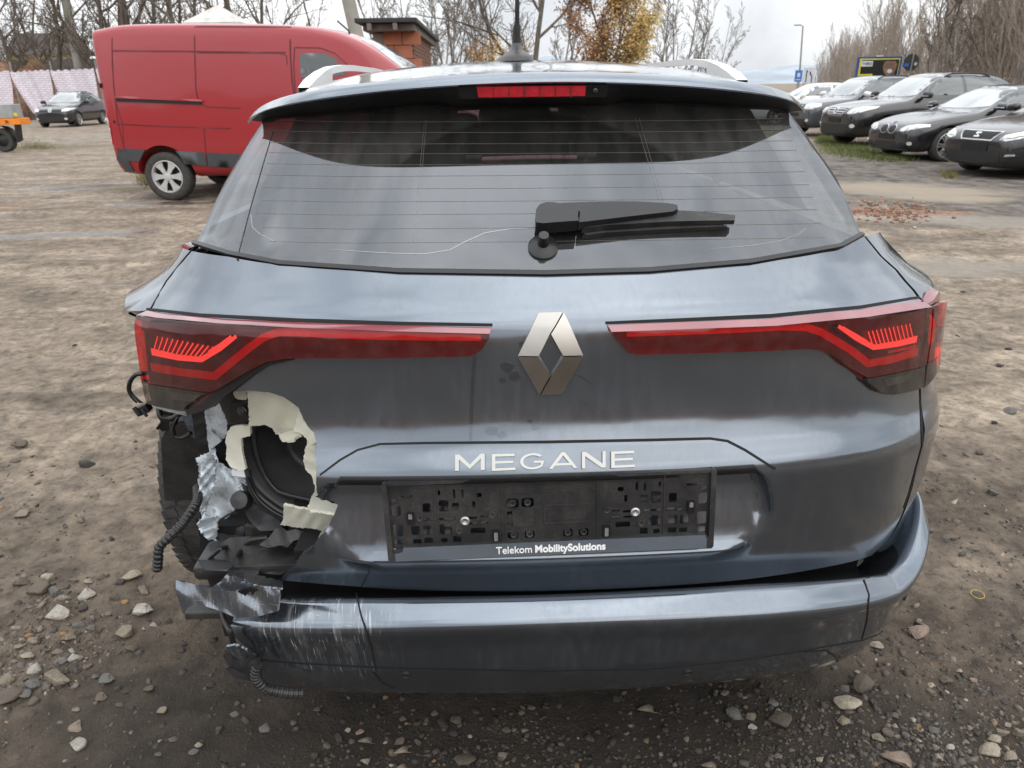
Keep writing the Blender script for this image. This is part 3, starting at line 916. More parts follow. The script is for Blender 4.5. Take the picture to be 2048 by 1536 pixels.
# dark body behind the glass edge so that nothing shines in from the side
# ---- lettering on the tailgate
def frame_on(surf, px, py, off=0.0):
    S, V = surf.sv(px, py); c = surf.ev(S, V); n = surf.nrm(S, V, .004)
    return Vector(c + n * off), Vector(n)
def basis(c, n, xdir):
    z = n.normalized(); x = (xdir - z * xdir.dot(z)).normalized(); y = z.cross(x)
    return Matrix(((x.x, y.x, z.x, c.x), (x.y, y.y, z.y, c.y), (x.z, y.z, z.z, c.z), (0, 0, 0, 1)))
LET = {
 'M': [[(0, 0), (.13, 0), (.13, .70), (.5, .10), (.87, .70), (.87, 0), (1, 0), (1, 1), (.85, 1), (.5, .36), (.15, 1), (0, 1)]],
 'E': [[(0, 0), (1, 0), (1, .15), (.15, .15), (.15, .43), (.93, .43), (.93, .57), (.15, .57), (.15, .85), (1, .85), (1, 1), (0, 1)]],
 'A': [[(0, 0), (.12, 0), (.21, .19), (.79, .19), (.88, 0), (1, 0), (.56, 1), (.44, 1)], [(.28, .33), (.72, .33), (.5, .80)]],
 'N': [[(0, 0), (.13, 0), (.13, .76), (.83, 0), (1, 0), (1, 1), (.87, 1), (.87, .24), (.17, 1), (0, 1)]],
}
def arcpts(cx, cy, rx, ry, a0, a1, n):
    return [(cx + rx * math.cos(R(a0 + (a1 - a0) * i / n)), cy + ry * math.sin(R(a0 + (a1 - a0) * i / n))) for i in range(n + 1)]
LET['G'] = [arcpts(.5, .5, .5, .5, 40, 322, 22) + [(.96, .52), (.55, .52), (.55, .40), (.83, .40), (.83, .24)] + arcpts(.5, .5, .38, .37, 316, 44, 20)]
quads = [('M', (911, 942), (970, 940), (911, 910), (970, 908)), ('E', (984, 942), (1031, 940), (984, 909), (1029, 908)), ('G', (1040, 940), (1090, 938), (1040, 908), (1090, 906)),
         ('A', (1097, 938), (1154, 936), (1097, 906), (1154, 904)), ('N', (1163, 937), (1210, 935), (1163, 905), (1210, 903)), ('E', (1221, 936), (1268, 934), (1221, 904), (1266, 902))]
for ch, bl, br, tl, tr_ in quads:
    A, B, C_, D_ = (Vector(S_T.at(*p, .003)) for p in (bl, br, tl, tr_))
    polys = LET[ch]
    v2, t2 = fill2d(polys[0], polys[1:], None)
    nn = (B - A).cross(C_ - A).normalized()
    def P3(u, v, h): return A + (B - A) * u * (1 - v) + (D_ - C_) * u * v + (C_ - A) * v + nn * h
    V = [tuple(P3(u, v, .0035)) for u, v in v2]
    cen = np.mean(v2, 0)
    V += [tuple(P3(u + (u - cen[0]) * .04, v + (v - cen[1]) * .05, -.004)) for u, v in v2]
    n = len(v2); Fc = [t for t in t2]
    for a, b in boundary(t2): Fc.append((b, a, a + n, b + n))
    mesh('chrome_letter', V, Fc, m_chrome, WAG)
# ---- diamond badge: four bevelled bars round an open middle
oc = {'t': (1102, 628), 't1': (1079, 628), 't2': (1126, 628), 'l': (1037, 711), 'r': (1164, 710), 'b1': (1080, 787), 'b2': (1122, 786)}
ic = {'t': (1100, 668), 'l': (1078, 711), 'r': (1124, 710), 'b': (1101, 748)}
BADGE = MB()
v2, t2 = fill2d([oc['t1'], oc['t2'], oc['r'], oc['b2'], oc['b1'], oc['l']], [[ic['t'], ic['r'], ic['b'], ic['l']]], None)
V = [tuple(S_T.at(x, y, .001)) for x, y in v2] + [tuple(S_T.at(x, y, -.004)) for x, y in v2]; n = len(v2)
BADGE = mesh('diamond_badge', V, [t[::-1] for t in t2] + [(a, b, b + n, a + n) for a, b in boundary(t2)], m_badge, WAG)
def facet(pts, t):
    """one flat bar of the badge, its face turned a little towards t"""
    tv = np.array(t)
    def dfm(P, N):
        c = P.mean(0); sl = (P - c) @ tv
        N2 = N + tv; N2 /= np.linalg.norm(N2, axis=1, keepdims=True)
        return P - N * (sl * .45)[:, None], N2
    return S_T.panel('badge_bar', pts, m_badge, BADGE, step=.01, thick=.009, front=.0065, deform=dfm)
facet([oc['l'], oc['t1'], oc['t2'], ic['t'], ic['l']], (-.18, 0, .16))
facet([oc['t2'], oc['r'], ic['r'], ic['t']], (.20, 0, .10))
facet([oc['r'], oc['b2'], oc['b1'], ic['b'], ic['r']], (.16, 0, -.20))
facet([oc['b1'], oc['l'], ic['l'], ic['b']], (-.20, 0, -.12))
# ---- roof, spoiler with brake lamp, rails, antenna
def roof_z(x, y):
    yc = np.array([1.40, 1.55, 1.75, 2.0, 2.3, 2.7, 3.2, 3.8])
    zc = np.array([1.433, 1.447, 1.461, 1.473, 1.479, 1.480, 1.472, 1.440])
    base = np.interp(y, yc, zc)
    return base - .038 * (np.abs(x) / .5) ** 2 - .03 * (np.abs(x) / .6) ** 6
def spo_y(x):            # trailing edge of the spoiler in plan
    a = np.abs(x)
    return 1.40 + .10 * a ** 2 + .165 * np.clip(a / .59, 0, 1) ** 5.0
SPX = np.linspace(-.59, .59, 61)
def spo_edge(x):         # height of the trailing edge top
    a = np.abs(x)
    return 1.433 - .034 * (a / .5) ** 2 - .026 * (a / .59) ** 10
ROOF = None
def build_roof():
    V = []; Fc = []; nx = len(SPX); rows = 26
    for j in range(rows):
        t = j / (rows - 1)
        for x in SPX:
            y0 = spo_y(x) + .02; y = y0 + (3.8 - y0) * t ** 1.6
            ze = spo_edge(x); zr = float(roof_z(x * (1.0), max(y, 1.4)))
            k = min(1.0, (y - y0) / .35); k = k * k * (3 - 2 * k)
            V.append((x * (1 + .02 * k), y, ze + (zr - float(roof_z(x, y0))) * 1.0 * k + (0) if k < 1 else zr + (ze - float(roof_z(x, y0))) * max(0, 1 - (y - y0 - .35) / .6)))
    for j in range(rows - 1):
        for i in range(nx - 1):
            a = j * nx + i; Fc.append((a, a + 1, a + nx + 1, a + nx))
    return mesh('roof', V, Fc, m_paint, WAG, smooth=True)
ROOF = build_roof()
def build_spoiler():
    """rear lip band and the dark underside running forward to the glass"""
    nx = len(SPX)
    rows = []
    rows.append([(x, float(spo_y(x)) + .020, float(spo_edge(x)) + .0005) for x in SPX])
    rows.append([(x, float(spo_y(x)) + .014, float(spo_edge(x)) - .0015) for x in SPX])
    rows.append([(x, float(spo_y(x)) - .001, float(spo_edge(x)) - .0135) for x in SPX])
    rows.append([(x, float(spo_y(x)) - .002, float(spo_edge(x)) - .0165 + .010 * (abs(x) / .59) ** 8) for x in SPX])
    rows.append([(x, float(spo_y(x)) + .003, float(spo_edge(x)) - .019 + .012 * (abs(x) / .59) ** 8) for x in SPX])
    Fc = []
    for j in range(len(rows) - 1):
        for i in range(nx - 1):
            a = j * nx + i; Fc.append((a, a + nx, a + nx + 1, a + 1))
    lip = mesh('spoiler', [p for r_ in rows for p in r_], Fc, m_paint, WAG, smooth=True, sharp=50)
    # underside
    under = []
    b = rows[-1]
    prof = [(0.0, 0.0), (.012, -.002), (.035, -.006), (.075, -.020), (.12, -.032), (.16, -.034)]
    U = []
    for dy, dz in prof:
        r_ = []
        for (x, y, z) in b:
            a = abs(x); f = 1 - (a / .6) ** 6
            zz = z + dz * max(.25, f)
            if a < .185 and dy > 0.02:                      # housing of the high brake lamp stands lower
                zz -= .012 * min(1, (.185 - a) / .03) * min(1, dy / .05)
            r_.append((x * (1 - dy * .25), y + dy * (1.0 - .35 * (a / .59) ** 4), zz))
        U.append(r_)
    Fc = []
    for j in range(len(U) - 1):
        for i in range(nx - 1):
            a = j * nx + i; Fc.append((a, a + nx, a + nx + 1, a + 1))
    mesh('spoiler_underside', [p for r_ in U for p in r_], Fc, m_black, lip, smooth=True)
    return lip
SPO = build_spoiler()
# high brake lamp
def quadbox(name, c4, d, m, parent, bev=0):
    P = [Vector(p) for p in c4]; n = (P[1] - P[0]).cross(P[3] - P[0]).normalized()
    V = [tuple(p) for p in P] + [tuple(p - n * d) for p in P]
    return mesh(name, V, [(0, 1, 2, 3), (4, 7, 6, 5), (0, 4, 5, 1), (1, 5, 6, 2), (2, 6, 7, 3), (3, 7, 4, 0)], m, parent)
def yp(px, py, y): return aty(px, py, y)
quadbox('brake_lamp_frame', [yp(920, 198, 1.416), yp(1212, 194, 1.416), yp(1218, 169, 1.410), yp(913, 172, 1.410)], .03, m_gloss, SPO)
quadbox('brake_lamp', [yp(957, 195, 1.412), yp(1170, 192, 1.412), yp(1172, 172, 1.407), yp(953, 174, 1.407)], .01, m_brake, SPO)
for k in range(1, 7):
    x = 955 + k * 31
    quadbox('lamp_divider', [yp(x, 195, 1.411), yp(x + 2, 195, 1.411), yp(x + 2, 173, 1.406), yp(x, 173, 1.406)], .004, m_lampdark, SPO)
c = Vector(yp(1190, 181, 1.408))
MB().lathe([(.0045, 0), (.004, .005), (.0015, .006)], 12, Matrix.Translation(c) @ Matrix.Rotation(R(90), 4, 'X')).build('washer_nozzle', m_black2, SPO, smooth=True)
# roof rails: a rising rear foot, then along the roof edge
def rail(sgn):
    P = []; W_ = []
    path = [(.515, 1.80, .000, .03), (.508, 1.85, .014, .036), (.500, 1.92, .026, .032), (.494, 2.02, .034, .026), (.488, 2.15, .037, .020), (.485, 2.5, .036, .014), (.48, 3.0, .035, .012), (.48, 3.6, .03, .012)]
    ys = np.linspace(0, len(path) - 1, 40); A = np.array(path)
    A = np.stack([np.interp(ys, range(len(path)), A[:, k]) for k in range(4)], 1)
    V = []; Fc = []
    for x, y, h, w in A:
        z0 = float(roof_z(x, y)) + .004
        hb = max(0.0, h - .016) if y > 1.98 else -.02
        V += [(sgn * (x - w / 2), y, z0 + hb), (sgn * (x - w / 2.4), y, z0 + h), (sgn * (x + w / 2.4), y, z0 + h), (sgn * (x + w / 2), y, z0 + hb)]
    n = len(A)
    for i in range(n - 1):
        for k in range(4):
            a, c_ = i * 4 + k, i * 4 + (k + 1) % 4
            Fc.append((a, a + 4, c_ + 4, c_) if sgn > 0 else (a, c_, c_ + 4, a + 4))
    o = mesh('roof_rail', V, Fc, m_rail, WAG, smooth=True, sharp=35)
for sgn in (-1, 1): rail(sgn)
# antenna
bz = float(roof_z(0, 1.95)) - .004
ax = aty(1033, 118, 1.95)[0]
AN = MB()
prof = [(.050, .0), (.046, .010), (.034, .018), (.018, .026), (.012, .042)]
V = []
for r_, h in prof:
    for k in range(20):
        t = 2 * math.pi * k / 20
        V.append((ax + r_ * .9 * math.cos(t), 1.95 + r_ * 1.7 * math.sin(t), bz + h))
Fc = [(i * 20 + k, i * 20 + (k + 1) % 20, (i + 1) * 20 + (k + 1) % 20, (i + 1) * 20 + k) for i in range(len(prof) - 1) for k in range(20)]
ANT = mesh('antenna', V, Fc, m_black2, WAG, smooth=True)
AN.tube([(ax, 1.95, bz + .03), (ax + .001, 1.935, bz + .075), (ax + .002, 1.932, bz + .085)], [.012, .0095, .007], 12)
AN.tube([(ax + .002, 1.932, bz + .083), (ax + .004, 1.85, bz + .38)], [.0058, .0042], 10)
AN.build('antenna_whip', m_black2, ANT, smooth=True)
# ---- wiper
m_rub = plastic('wiper_rubber', (.012, .012, .013), .5, .55)
WIP = None
m_wip = plastic('satin_black_wiper', (.010, .010, .011), .36, .12)
gq = lambda px, py, off: tuple(S_G.at(px, py, off))
c, n = frame_on(S_G, 1086, 496, 0)
M = Matrix.Translation(c) @ n.to_track_quat('Z', 'Y').to_matrix().to_4x4()
WIP = MB().lathe([(.026, .0), (.026, .004), (.022, .007), (.013, .010), (.010, .012), (.0085, .034), (.0001, .035)], 28, M).build('wiper', m_wip, WAG, smooth=True, sharp=50)
def wiper_piece(name, outline, off0, off1, m, taper=.85):
    v2, t2 = fill2d(outline, [], None)
    cen = np.mean(v2, 0)
    P1 = [S_G.at(x, y, off1) for x, y in [(cen + (np.array(p) - cen) * np.array([1 - (1 - taper) * .15, taper])) for p in v2]]
    P0 = [S_G.at(x, y, off0) for x, y in v2]
    n_ = len(v2)
    Fc = [t[::-1] for t in t2] + [(a, b, b + n_, a + n_) for a, b in boundary(t2)]
    return mesh(name, [tuple(p) for p in P1] + [tuple(p) for p in P0], Fc, m, WIP, smooth=True, sharp=45)
wiper_piece('arm_cover', [(1069, 470), (1070, 448), (1078, 436), (1092, 431), (1112, 432), (1112, 440), (1150, 444), (1154, 452), (1152, 474), (1104, 478), (1085, 480), (1070, 478)], .016, .038, m_wip)
wiper_piece('arm', [(1104, 436), (1112, 430), (1200, 426), (1260, 426), (1330, 430), (1348, 434), (1349, 443), (1340, 449), (1250, 461), (1170, 472), (1153, 474), (1155, 450), (1148, 444), (1112, 440)], .018, .032, m_wip)
wiper_piece('blade_spine', [(1160, 476), (1240, 456), (1345, 435), (1400, 438), (1464, 446), (1463, 458), (1400, 459), (1330, 461), (1200, 470)], .012, .022, m_rub)
wiper_piece('blade_rubber', [(1163, 477), (1200, 468), (1330, 459), (1440, 453), (1454, 460), (1330, 466), (1200, 475), (1172, 480)], .001, .011, m_rub)
# ---- number plate holder
def plate():
    y0 = 1.052
    BL, BR, TL, TR = (np.array(S_T.at(*p, .0)) for p in ((778, 1118), (1422, 1090), (766, 966), (1418, 950)))
    ex = (BR - BL); ex /= np.linalg.norm(ex)
    yy = 1.040
    O = aty(778, 1120, yy); Rr = aty(1424, 1092, yy)
    T = aty(766, 964, yy + .018)
    X = Vector(Rr - O); Wd = X.length; X.normalize()
    Yv = Vector(T - O); Yv = (Yv - X * Yv.dot(X)); Ht = Yv.length; Yv.normalize()
    Z = X.cross(Yv)
    M = Matrix(((X.x, Yv.x, Z.x, O[0]), (X.y, Yv.y, Z.y, O[1]), (X.z, Yv.z, Z.z, O[2]), (0, 0, 0, 1)))
    return M, Wd, Ht
PM, PWd, PHt = plate()
PL = MB()
def rrect(x0, y0, x1, y1, r=.003, n=3):
    P = []
    for cx, cy, a in ((x1 - r, y0 + r, -90), (x1 - r, y1 - r, 0), (x0 + r, y1 - r, 90), (x0 + r, y0 + r, 180)):
        P += [(cx + r * math.cos(R(a + 90 * i / n)), cy + r * math.sin(R(a + 90 * i / n))) for i in range(n + 1)]
    return P
def extr(outer, holes, h0, h1, name, m, parent, M=None, step=None):
    M = M or PM
    v2, t2 = fill2d(outer, holes, step); n_ = len(v2)
    V = [tuple(M @ Vector((x, y, h1))) for x, y in v2] + [tuple(M @ Vector((x, y, h0))) for x, y in v2]
    Fc = list(t2) + [t[::-1] for t in [(a + n_, b + n_, c_ + n_) for a, b, c_ in t2]] + [(b, a, a + n_, b + n_) for a, b in boundary(t2)]
    return mesh(name, V, Fc, m, parent)
W_, H_ = PWd, PHt
sx, sy = W_ / .532, H_ / .135
def rr(x0, y0, x1, y1, r=.003): return rrect(x0 * sx, y0 * sy, x1 * sx, y1 * sy, r * min(sx, sy))
holes_l = [rr(.012, .098, .022, .106), rr(.011, .075, .026, .094), rr(.061, .080, .074, .096), rr(.060, .066, .082, .071, .002), rr(.011, .040, .027, .062), rr(.040, .041, .055, .058),
           rr(.059, .041, .074, .058), rr(.042, .026, .056, .035, .002), rr(.060, .025, .074, .037), rr(.012, .025, .026, .036), rr(.087, .080, .103, .100), rr(.108, .082, .120, .095), rr(.086, .065, .114, .070, .002),
           rr(.086, .040, .106, .059), rr(.136, .040, .160, .050, .002), rr(.087, .026, .098, .035), rr(.107, .025, .120, .038), rr(.134, .065, .148, .070, .002), rr(.153, .068, .166, .071, .001), rr(.134, .056, .148, .060, .002), rr(.153, .056, .166, .060, .002),
           rr(.141, .084, .146, .096, .002), rr(.111, .102, .115, .118, .0015), rr(.087, .108, .091, .117, .0015), rr(.124, .103, .128, .118, .0015), rr(.147, .102, .157, .110, .003), rr(.028, .107, .046, .111, .0015)]
holes_m = [rr(.196, .082, .216, .098, .004), rr(.220, .082, .240, .098, .004), rr(.196, .052, .212, .056, .001), rr(.196, .066, .212, .076, .001), rr(.196, .028, .213, .042, .004), rr(.224, .028, .240, .042, .004), rr(.286, .028, .302, .042, .004), rr(.312, .028, .328, .042, .004)]
mir = lambda h: [((.532 * sx - x), y) for x, y in h][::-1]
holes_r = [mir(h) for h in holes_l]
back = extr(rr(.002, .020, .530, .133, .004), holes_l + holes_m + holes_r, -.003, .0, 'plate_holder', m_black, WAG)
PLH = back
# frame: side posts and the lower lip with the dealer's lettering
extr(rr(.0, .012, .0085, .135, .003), [], -.004, .008, 'holder_frame', m_black2, PLH)
extr(rr(.5235, .012, .532, .135, .003), [], -.004, .008, 'holder_frame', m_black2, PLH)
extr(rr(.0085, .130, .5235, .135, .001), [], -.004, .006, 'holder_frame', m_black2, PLH)
extr([(0, .014 * sy), (.0, .004 * sy), (.003 * sx, .0), (.529 * sx, .0), (.532 * sx, .004 * sy), (.532 * sx, .014 * sy), (.524 * sx, .018 * sy), (.520 * sx, .0255 * sy), (.026 * sx, .0255 * sy), (.022 * sx, .018 * sy)], [], -.004, .0085, 'holder_lip', m_black2, PLH)
extr([(.012 * sx, .0015 * sy), (.520 * sx, .0015 * sy), (.520 * sx, .018 * sy), (.517 * sx, .0245 * sy), (.027 * sx, .0245 * sy), (.024 * sx, .017 * sy), (.012 * sx, .014 * sy)], [], .006, .0097, 'lettering_strip', m_strip, PLH)
# ribs, clips, screws
for x in (.0815, .189, .342, .4505):
    extr(rr(x - .0008, .022, x + .0008, .132, .0004), [], -.001, .0022, 'rib', m_black2, PLH)
for y in (.108, .1195):
    extr(rr(.189, y - .0006, .342, y + .0006, .0003), [], -.001, .0018, 'rib', m_black2, PLH)
m_screw = mat('zinc_screw', (.42, .42, .41), .4, .8, var=.2, scale=200)
for x, y in ((.128, .063), (.404, .066)):
    M = PM @ Matrix.Translation(Vector((x * sx, y * sy, 0)))
    MB().lathe([(.0085, .0), (.0085, .0015), (.006, .003), (.005, .0022), (.0018, .0022), (.0001, .001)], 18, M).build('screw', m_screw, PLH, smooth=True, sharp=40)
for x, y in ((.041, .072), (.494, .072)) :
    extr(rr(x - .006, y - .010, x + .006, y + .010, .001), [], -.001, .004, 'clip', m_gloss, PLH)
    extr(rr(x - .003, y, x + .003, y + .008, .001), [], .003, .0055, 'clip_tongue', m_screw, PLH)
for x, y in ((.177, .036), (.357, .036)):
    extr(rr(x - .006, y - .012, x + .006, y + .010, .001), [], -.001, .004, 'clip', m_gloss, PLH)
    extr(rr(x - .003, y - .008, x + .003, y + .006, .001), [], .003, .0055, 'clip_tongue', m_screw, PLH)
for x, y in ((.206, .090), (.230, .090), (.206, .035), (.232, .035), (.294, .035), (.320, .035), (.056, .071), (.476, .071), (.173, .071), (.358, .071), (.118, .046), (.414, .046)):
    M = PM @ Matrix.Translation(Vector((x * sx, y * sy, -.001)))
    MB().lathe([(.0062, .0), (.006, .0026), (.0045, .0028), (.0032, .0020), (.003, -.001), (.0001, -.001)], 16, M).build('boss', m_black2, PLH, smooth=True, sharp=40)
extr(rr(.205, .050, .240, .078, .004), [], -.002, .0008, 'spanner_insert', m_black2, PLH)
extr(rr(.256, .052, .330, .085, .003), [rr(.258, .054, .328, .083, .002)], -.001, .0014, 'raised_frame', m_black2, PLH)
extr(rr(.262, .058, .324, .074, .002), [], -.001, .0010, 'raised_field', m_black, PLH)
def text(body, M, size, m, parent, name, bold=0.0, sxx=1.0, ext=.0004):
    cu = bpy.data.curves.new(name, 'FONT'); cu.body = body; cu.size = size; cu.extrude = ext; cu.offset = bold
    o = bpy.data.objects.new(name, cu); COL.objects.link(o)
    dg = bpy.context.evaluated_depsgraph_get(); dg.update()
    me = bpy.data.meshes.new_from_object(o.evaluated_get(dg)); bpy.data.objects.remove(o)
    w = max(v.co.x for v in me.vertices) if len(me.vertices) else 0
    me.transform(M @ Matrix.Diagonal((sxx, 1, 1, 1))); me.materials.clear(); me.materials.append(m)
    me.name = name
    return link(name, me, parent), w * sxx
tz = .0101
_, w1 = text('Telekom', PM @ Matrix.Translation(Vector((.176 * sx, .0075 * sy, tz))), .0192, m_white_print, PLH, 'lettering', .00015, .93)
text('MobilitySolutions', PM @ Matrix.Translation(Vector((.176 * sx + w1 + .005, .0075 * sy, tz))), .0192, m_white_print, PLH, 'lettering', .0007, .93)
# ---- tail lamps
def mids(L, f=.5): return L
def lamp(name, outline, top_edge, band_edge, label, guides, comb, clear_poly, red_poly, guide_w=.012):
    """outline: whole lens; top_edge / band_edge: the bevelled upper band; guides: traced light guides"""
    L = S_T.panel(name, outline, m_lampdark, WAG, step=.02, thick=.004, front=.0015)
    if label: L['label'] = label
    S_T.panel('red_lens', red_poly, m_lensred, L, step=.012, thick=.013, front=.0145)
    if clear_poly:
        S_T.panel('clear_lens', clear_poly, m_lensclear, L, step=.012, thick=.013, front=.0135)
        S_T.panel('lamp_floor', clear_poly, m_lampsmoke, L, step=.02, thick=.001, front=.003)
    # bevelled band on top of the lens: catches the sky
    a = resample(top_edge, 20, False); n = len(a)
    bx = np.array(band_edge, float)
    ts = np.linspace(0, 1, n)
    def along(L_, t):
        L_ = np.array(L_, float); d = np.concatenate([[0], np.cumsum(np.hypot(*np.diff(L_, axis=0).T))]); d /= d[-1]
        return np.stack([np.interp(t, d, L_[:, 0]), np.interp(t, d, L_[:, 1])], 1)
    A = along(top_edge, ts); B = along(band_edge, ts)
    V = [S_T.at(*p, .001) for p in A] + [S_T.at(*p, .0150) for p in B]
    mesh('lens_bevel', V, [(i, i + 1, n + i + 1, n + i) if V[0][0] > V[n - 1][0] else (i, n + i, n + i + 1, i + 1) for i in range(n - 1)], m_lensband, L, smooth=True)
    for line, w, m, off in guides:
        S_T.strip('light_guide', line, w, m, L, off=off)
    for line in comb:
        S_T.strip('comb_tooth', line, .0028, m_lampbright, L, off=.0153)
    return L
m_lampsmoke = mat('smoked_lamp_floor', (.055, .055, .055), .35, var=.3, scale=40)
m_lensband = mat('red_lens_bevel', (.22, .032, .042), .16, var=.08, scale=20, coat=1.0, spec=.8)
# right, on the tailgate
r_top = [(1214, 650), (1361, 644), (1541, 637), (1722, 619), (1843, 600)]
r_band = [(1220, 662), (1361, 657), (1541, 650), (1722, 633), (1847, 614)]
r_bot = [(1834, 771), (1827, 775), (1773, 789), (1751, 784), (1722, 760), (1686, 731), (1661, 710), (1632, 697), (1603, 694), (1433, 701), (1270, 705), (1252, 701), (1234, 681)]
r_all = r_top + [(1848, 612), (1843, 685)] + r_bot
r_red = r_band + [(1843, 685), (1837, 728), (1800, 737), (1760, 746), (1722, 752), (1686, 731), (1661, 710), (1632, 697), (1603, 694), (1433, 701), (1270, 705), (1252, 701), (1234, 681)]
r_clear = [(1836, 730), (1834, 771), (1827, 775), (1773, 788), (1751, 783), (1724, 762), (1723, 754), (1760, 748), (1800, 739)]
def teeth(top, bot, n):
    return [[(top[0][0] + (top[1][0] - top[0][0]) * i / (n - 1), top[0][1] + (top[1][1] - top[0][1]) * i / (n - 1)), (bot[0][0] + (bot[1][0] - bot[0][0]) * i / (n - 1), bot[0][1] + (bot[1][1] - bot[0][1]) * i / (n - 1))] for i in range(n)]
lamp('tail_lamp', r_all, r_top, r_band, 'intact right tail lamp half on the tailgate', [
    ([(1252, 667), (1400, 660), (1560, 652), (1610, 654), (1640, 664), (1697, 698), (1733, 726), (1780, 718), (1832, 702)], [.010, .013, .015, .013, .014, .016], m_lampred, .004),
    ([(1664, 650), (1700, 674), (1734, 691), (1780, 684), (1818, 675)], [.006, .010, .013], m_lampbright, .0150),
    ([(1672, 652), (1700, 668), (1720, 680)], [.004, .005], m_lampbright, .0152),
    ([(1770, 703), (1800, 697), (1826, 692)], [.004, .006], m_lampred, .006)], teeth(((1722, 660), (1803, 645)), ((1732, 690), (1810, 676)), 11), r_clear, r_red)
# right, on the quarter panel
q_all = [(1841, 602), (1850, 584), (1858, 578), (1872, 584), (1880, 602), (1880, 648), (1873, 703), (1862, 740), (1842, 768), (1834, 776), (1838, 735), (1846, 685), (1851, 612)]
QL = S_T.panel('tail_lamp', q_all, m_lampdark, WAG, step=.015, thick=.004, front=.0015)
QL['label'] = 'right tail lamp half on the quarter panel'
S_T.panel('red_lens', [(1851, 614), (1866, 606), (1880, 603), (1880, 648), (1874, 695), (1856, 715), (1840, 724), (1846, 685)], m_lensred, QL, step=.012, thick=.013, front=.0145)
S_T.panel('red_lens', [(1841, 602), (1850, 584), (1858, 578), (1872, 584), (1880, 600), (1866, 604), (1851, 612)], m_lensband, QL, step=.012, thick=.004, front=.004)
S_T.panel('clear_lens', [(1840, 726), (1856, 717), (1874, 697), (1862, 740), (1842, 768), (1835, 774)], m_lensclear, QL, step=.012, thick=.013, front=.0135)
S_T.panel('light_guide', [(1856, 630), (1862, 640), (1866, 660), (1862, 680), (1852, 690), (1848, 680), (1852, 650)], m_lampbright, QL, step=.012, thick=.003, front=.006)
# left, on the tailgate; its lower corner is broken
l_top = [(296, 621), (330, 627), (450, 638), (600, 645), (800, 651), (983, 655)]
l_band = [(287, 637), (330, 643), (450, 651), (600, 657), (800, 662), (980, 666)]
l_red = l_band + [(978, 675), (965, 695), (945, 708), (800, 712), (640, 712), (582, 713), (538, 721), (497, 743), (450, 772), (432, 781), (363, 771), (297, 758), (290, 700)]
l_clear = [(297, 760), (363, 773), (430, 783), (415, 786), (384, 809), (377, 820), (340, 813), (308, 805), (303, 790)]
l_all = l_top + [(978, 675), (965, 695), (945, 709), (800, 713), (640, 713), (582, 714), (538, 722), (497, 744), (452, 770), (430, 790), (412, 806), (395, 816), (377, 821), (340, 814), (306, 806), (290, 700), (286, 638)]
lamp('tail_lamp', l_all, l_top, l_band, 'left tail lamp half with broken lower corner', [
    ([(962, 675), (760, 671), (600, 664), (560, 664), (530, 674), (502, 694), (460, 728), (432, 751), (370, 744), (306, 733)], [.010, .013, .015, .013, .014, .016], m_lampred, .004),
    ([(484, 670), (452, 694), (415, 715), (370, 711), (318, 700)], [.006, .010, .013], m_lampbright, .0150),
    ([(474, 670), (452, 686), (430, 700)], [.004, .005], m_lampbright, .0152),
    ([(290, 660), (294, 700), (298, 740)], [.012, .014], m_lampred, .005)], teeth(((331, 670), (440, 690)), ((323, 698), (420, 712)), 12), l_clear, l_red)
S_T.strip('lamp_trim', [(590, 716), (540, 726), (500, 748), (455, 778), (432, 797), (412, 812), (380, 824)], [.003, .006, .012, .018, .016, .010], m_gloss, WAG, off=.009)
S_T.panel('reflector', [(346, 782), (402, 788), (396, 802), (350, 797)], m_lampgrey, WAG, step=.012, thick=.004, front=.007)
S_T.panel('reflector', [(1762, 757), (1816, 745), (1812, 760), (1768, 771)], m_lampgrey, WAG, step=.012, thick=.004, front=.007)
# ---- what shows inside the torn corner: every piece traced at its own depth
def vnoise(x, y, z=0.0, s=1.0, seed=0):
    """cheap smooth noise, sum of rotated sines"""
    r_ = np.random.default_rng(seed); out = 0.0
    for k in range(5):
        a = r_.uniform(-1, 1, 3) * s * (1.5 ** k); p = r_.uniform(0, 6.28)
        out = out + np.sin(x * a[0] + y * a[1] + z * a[2] + p) / (1.25 ** k)
    return out / 3.0
_scrap_seed = [100]
def skin_in(px):
    x = np.abs((np.asarray(px, float) - 1092) / FPX * 1.36)
    return .12 * x * x + .45 * cOfX(x / .89) + .012
def scrap(name, outline, y0, m, parent=None, gx=0.0, gy=0.0, wr=.004, ws=.06, thick=.003, step=7.0, jag=0.0, ys=None, holes=()):
    """sheet fragment: outline in photograph pixels, depth y0 plus slopes per 100 px and wrinkles"""
    _scrap_seed[0] += 1; sd = _scrap_seed[0]
    o = outline
    if jag > 0:
        rs = np.random.default_rng(sd); o = resample(outline, step * .8)
        o = [(p[0] + rs.normal(0, jag), p[1] + rs.normal(0, jag)) for p in o]
    v2, t2 = fill2d(o, holes, step)
    A = np.array(v2); c = A.mean(0)
    y = y0 + gx * (A[:, 0] - c[0]) / 100 + gy * (A[:, 1] - c[1]) / 100
    if ys: y = ys(A[:, 0], A[:, 1])
    if y0 < 1.26 and c[1] < 1105 and c[0] > 440: y = y + skin_in(A[:, 0])        # follow the curve of the tailgate skin
    y = y + wr * vnoise(A[:, 0], A[:, 1], 0, ws, sd)
    P = np.array([aty(px, py, yy) for (px, py), yy in zip(v2, y)])
    N = np.zeros_like(P)
    T = [t[::-1] for t in t2]
    for t in T:
        n = np.cross(P[t[1]] - P[t[0]], P[t[2]] - P[t[0]])
        for i in t: N[i] += n
    N /= np.maximum(np.linalg.norm(N, axis=1, keepdims=True), 1e-12)
    return sheet(name, P, N, T, m, parent or WAG, thick=thick)
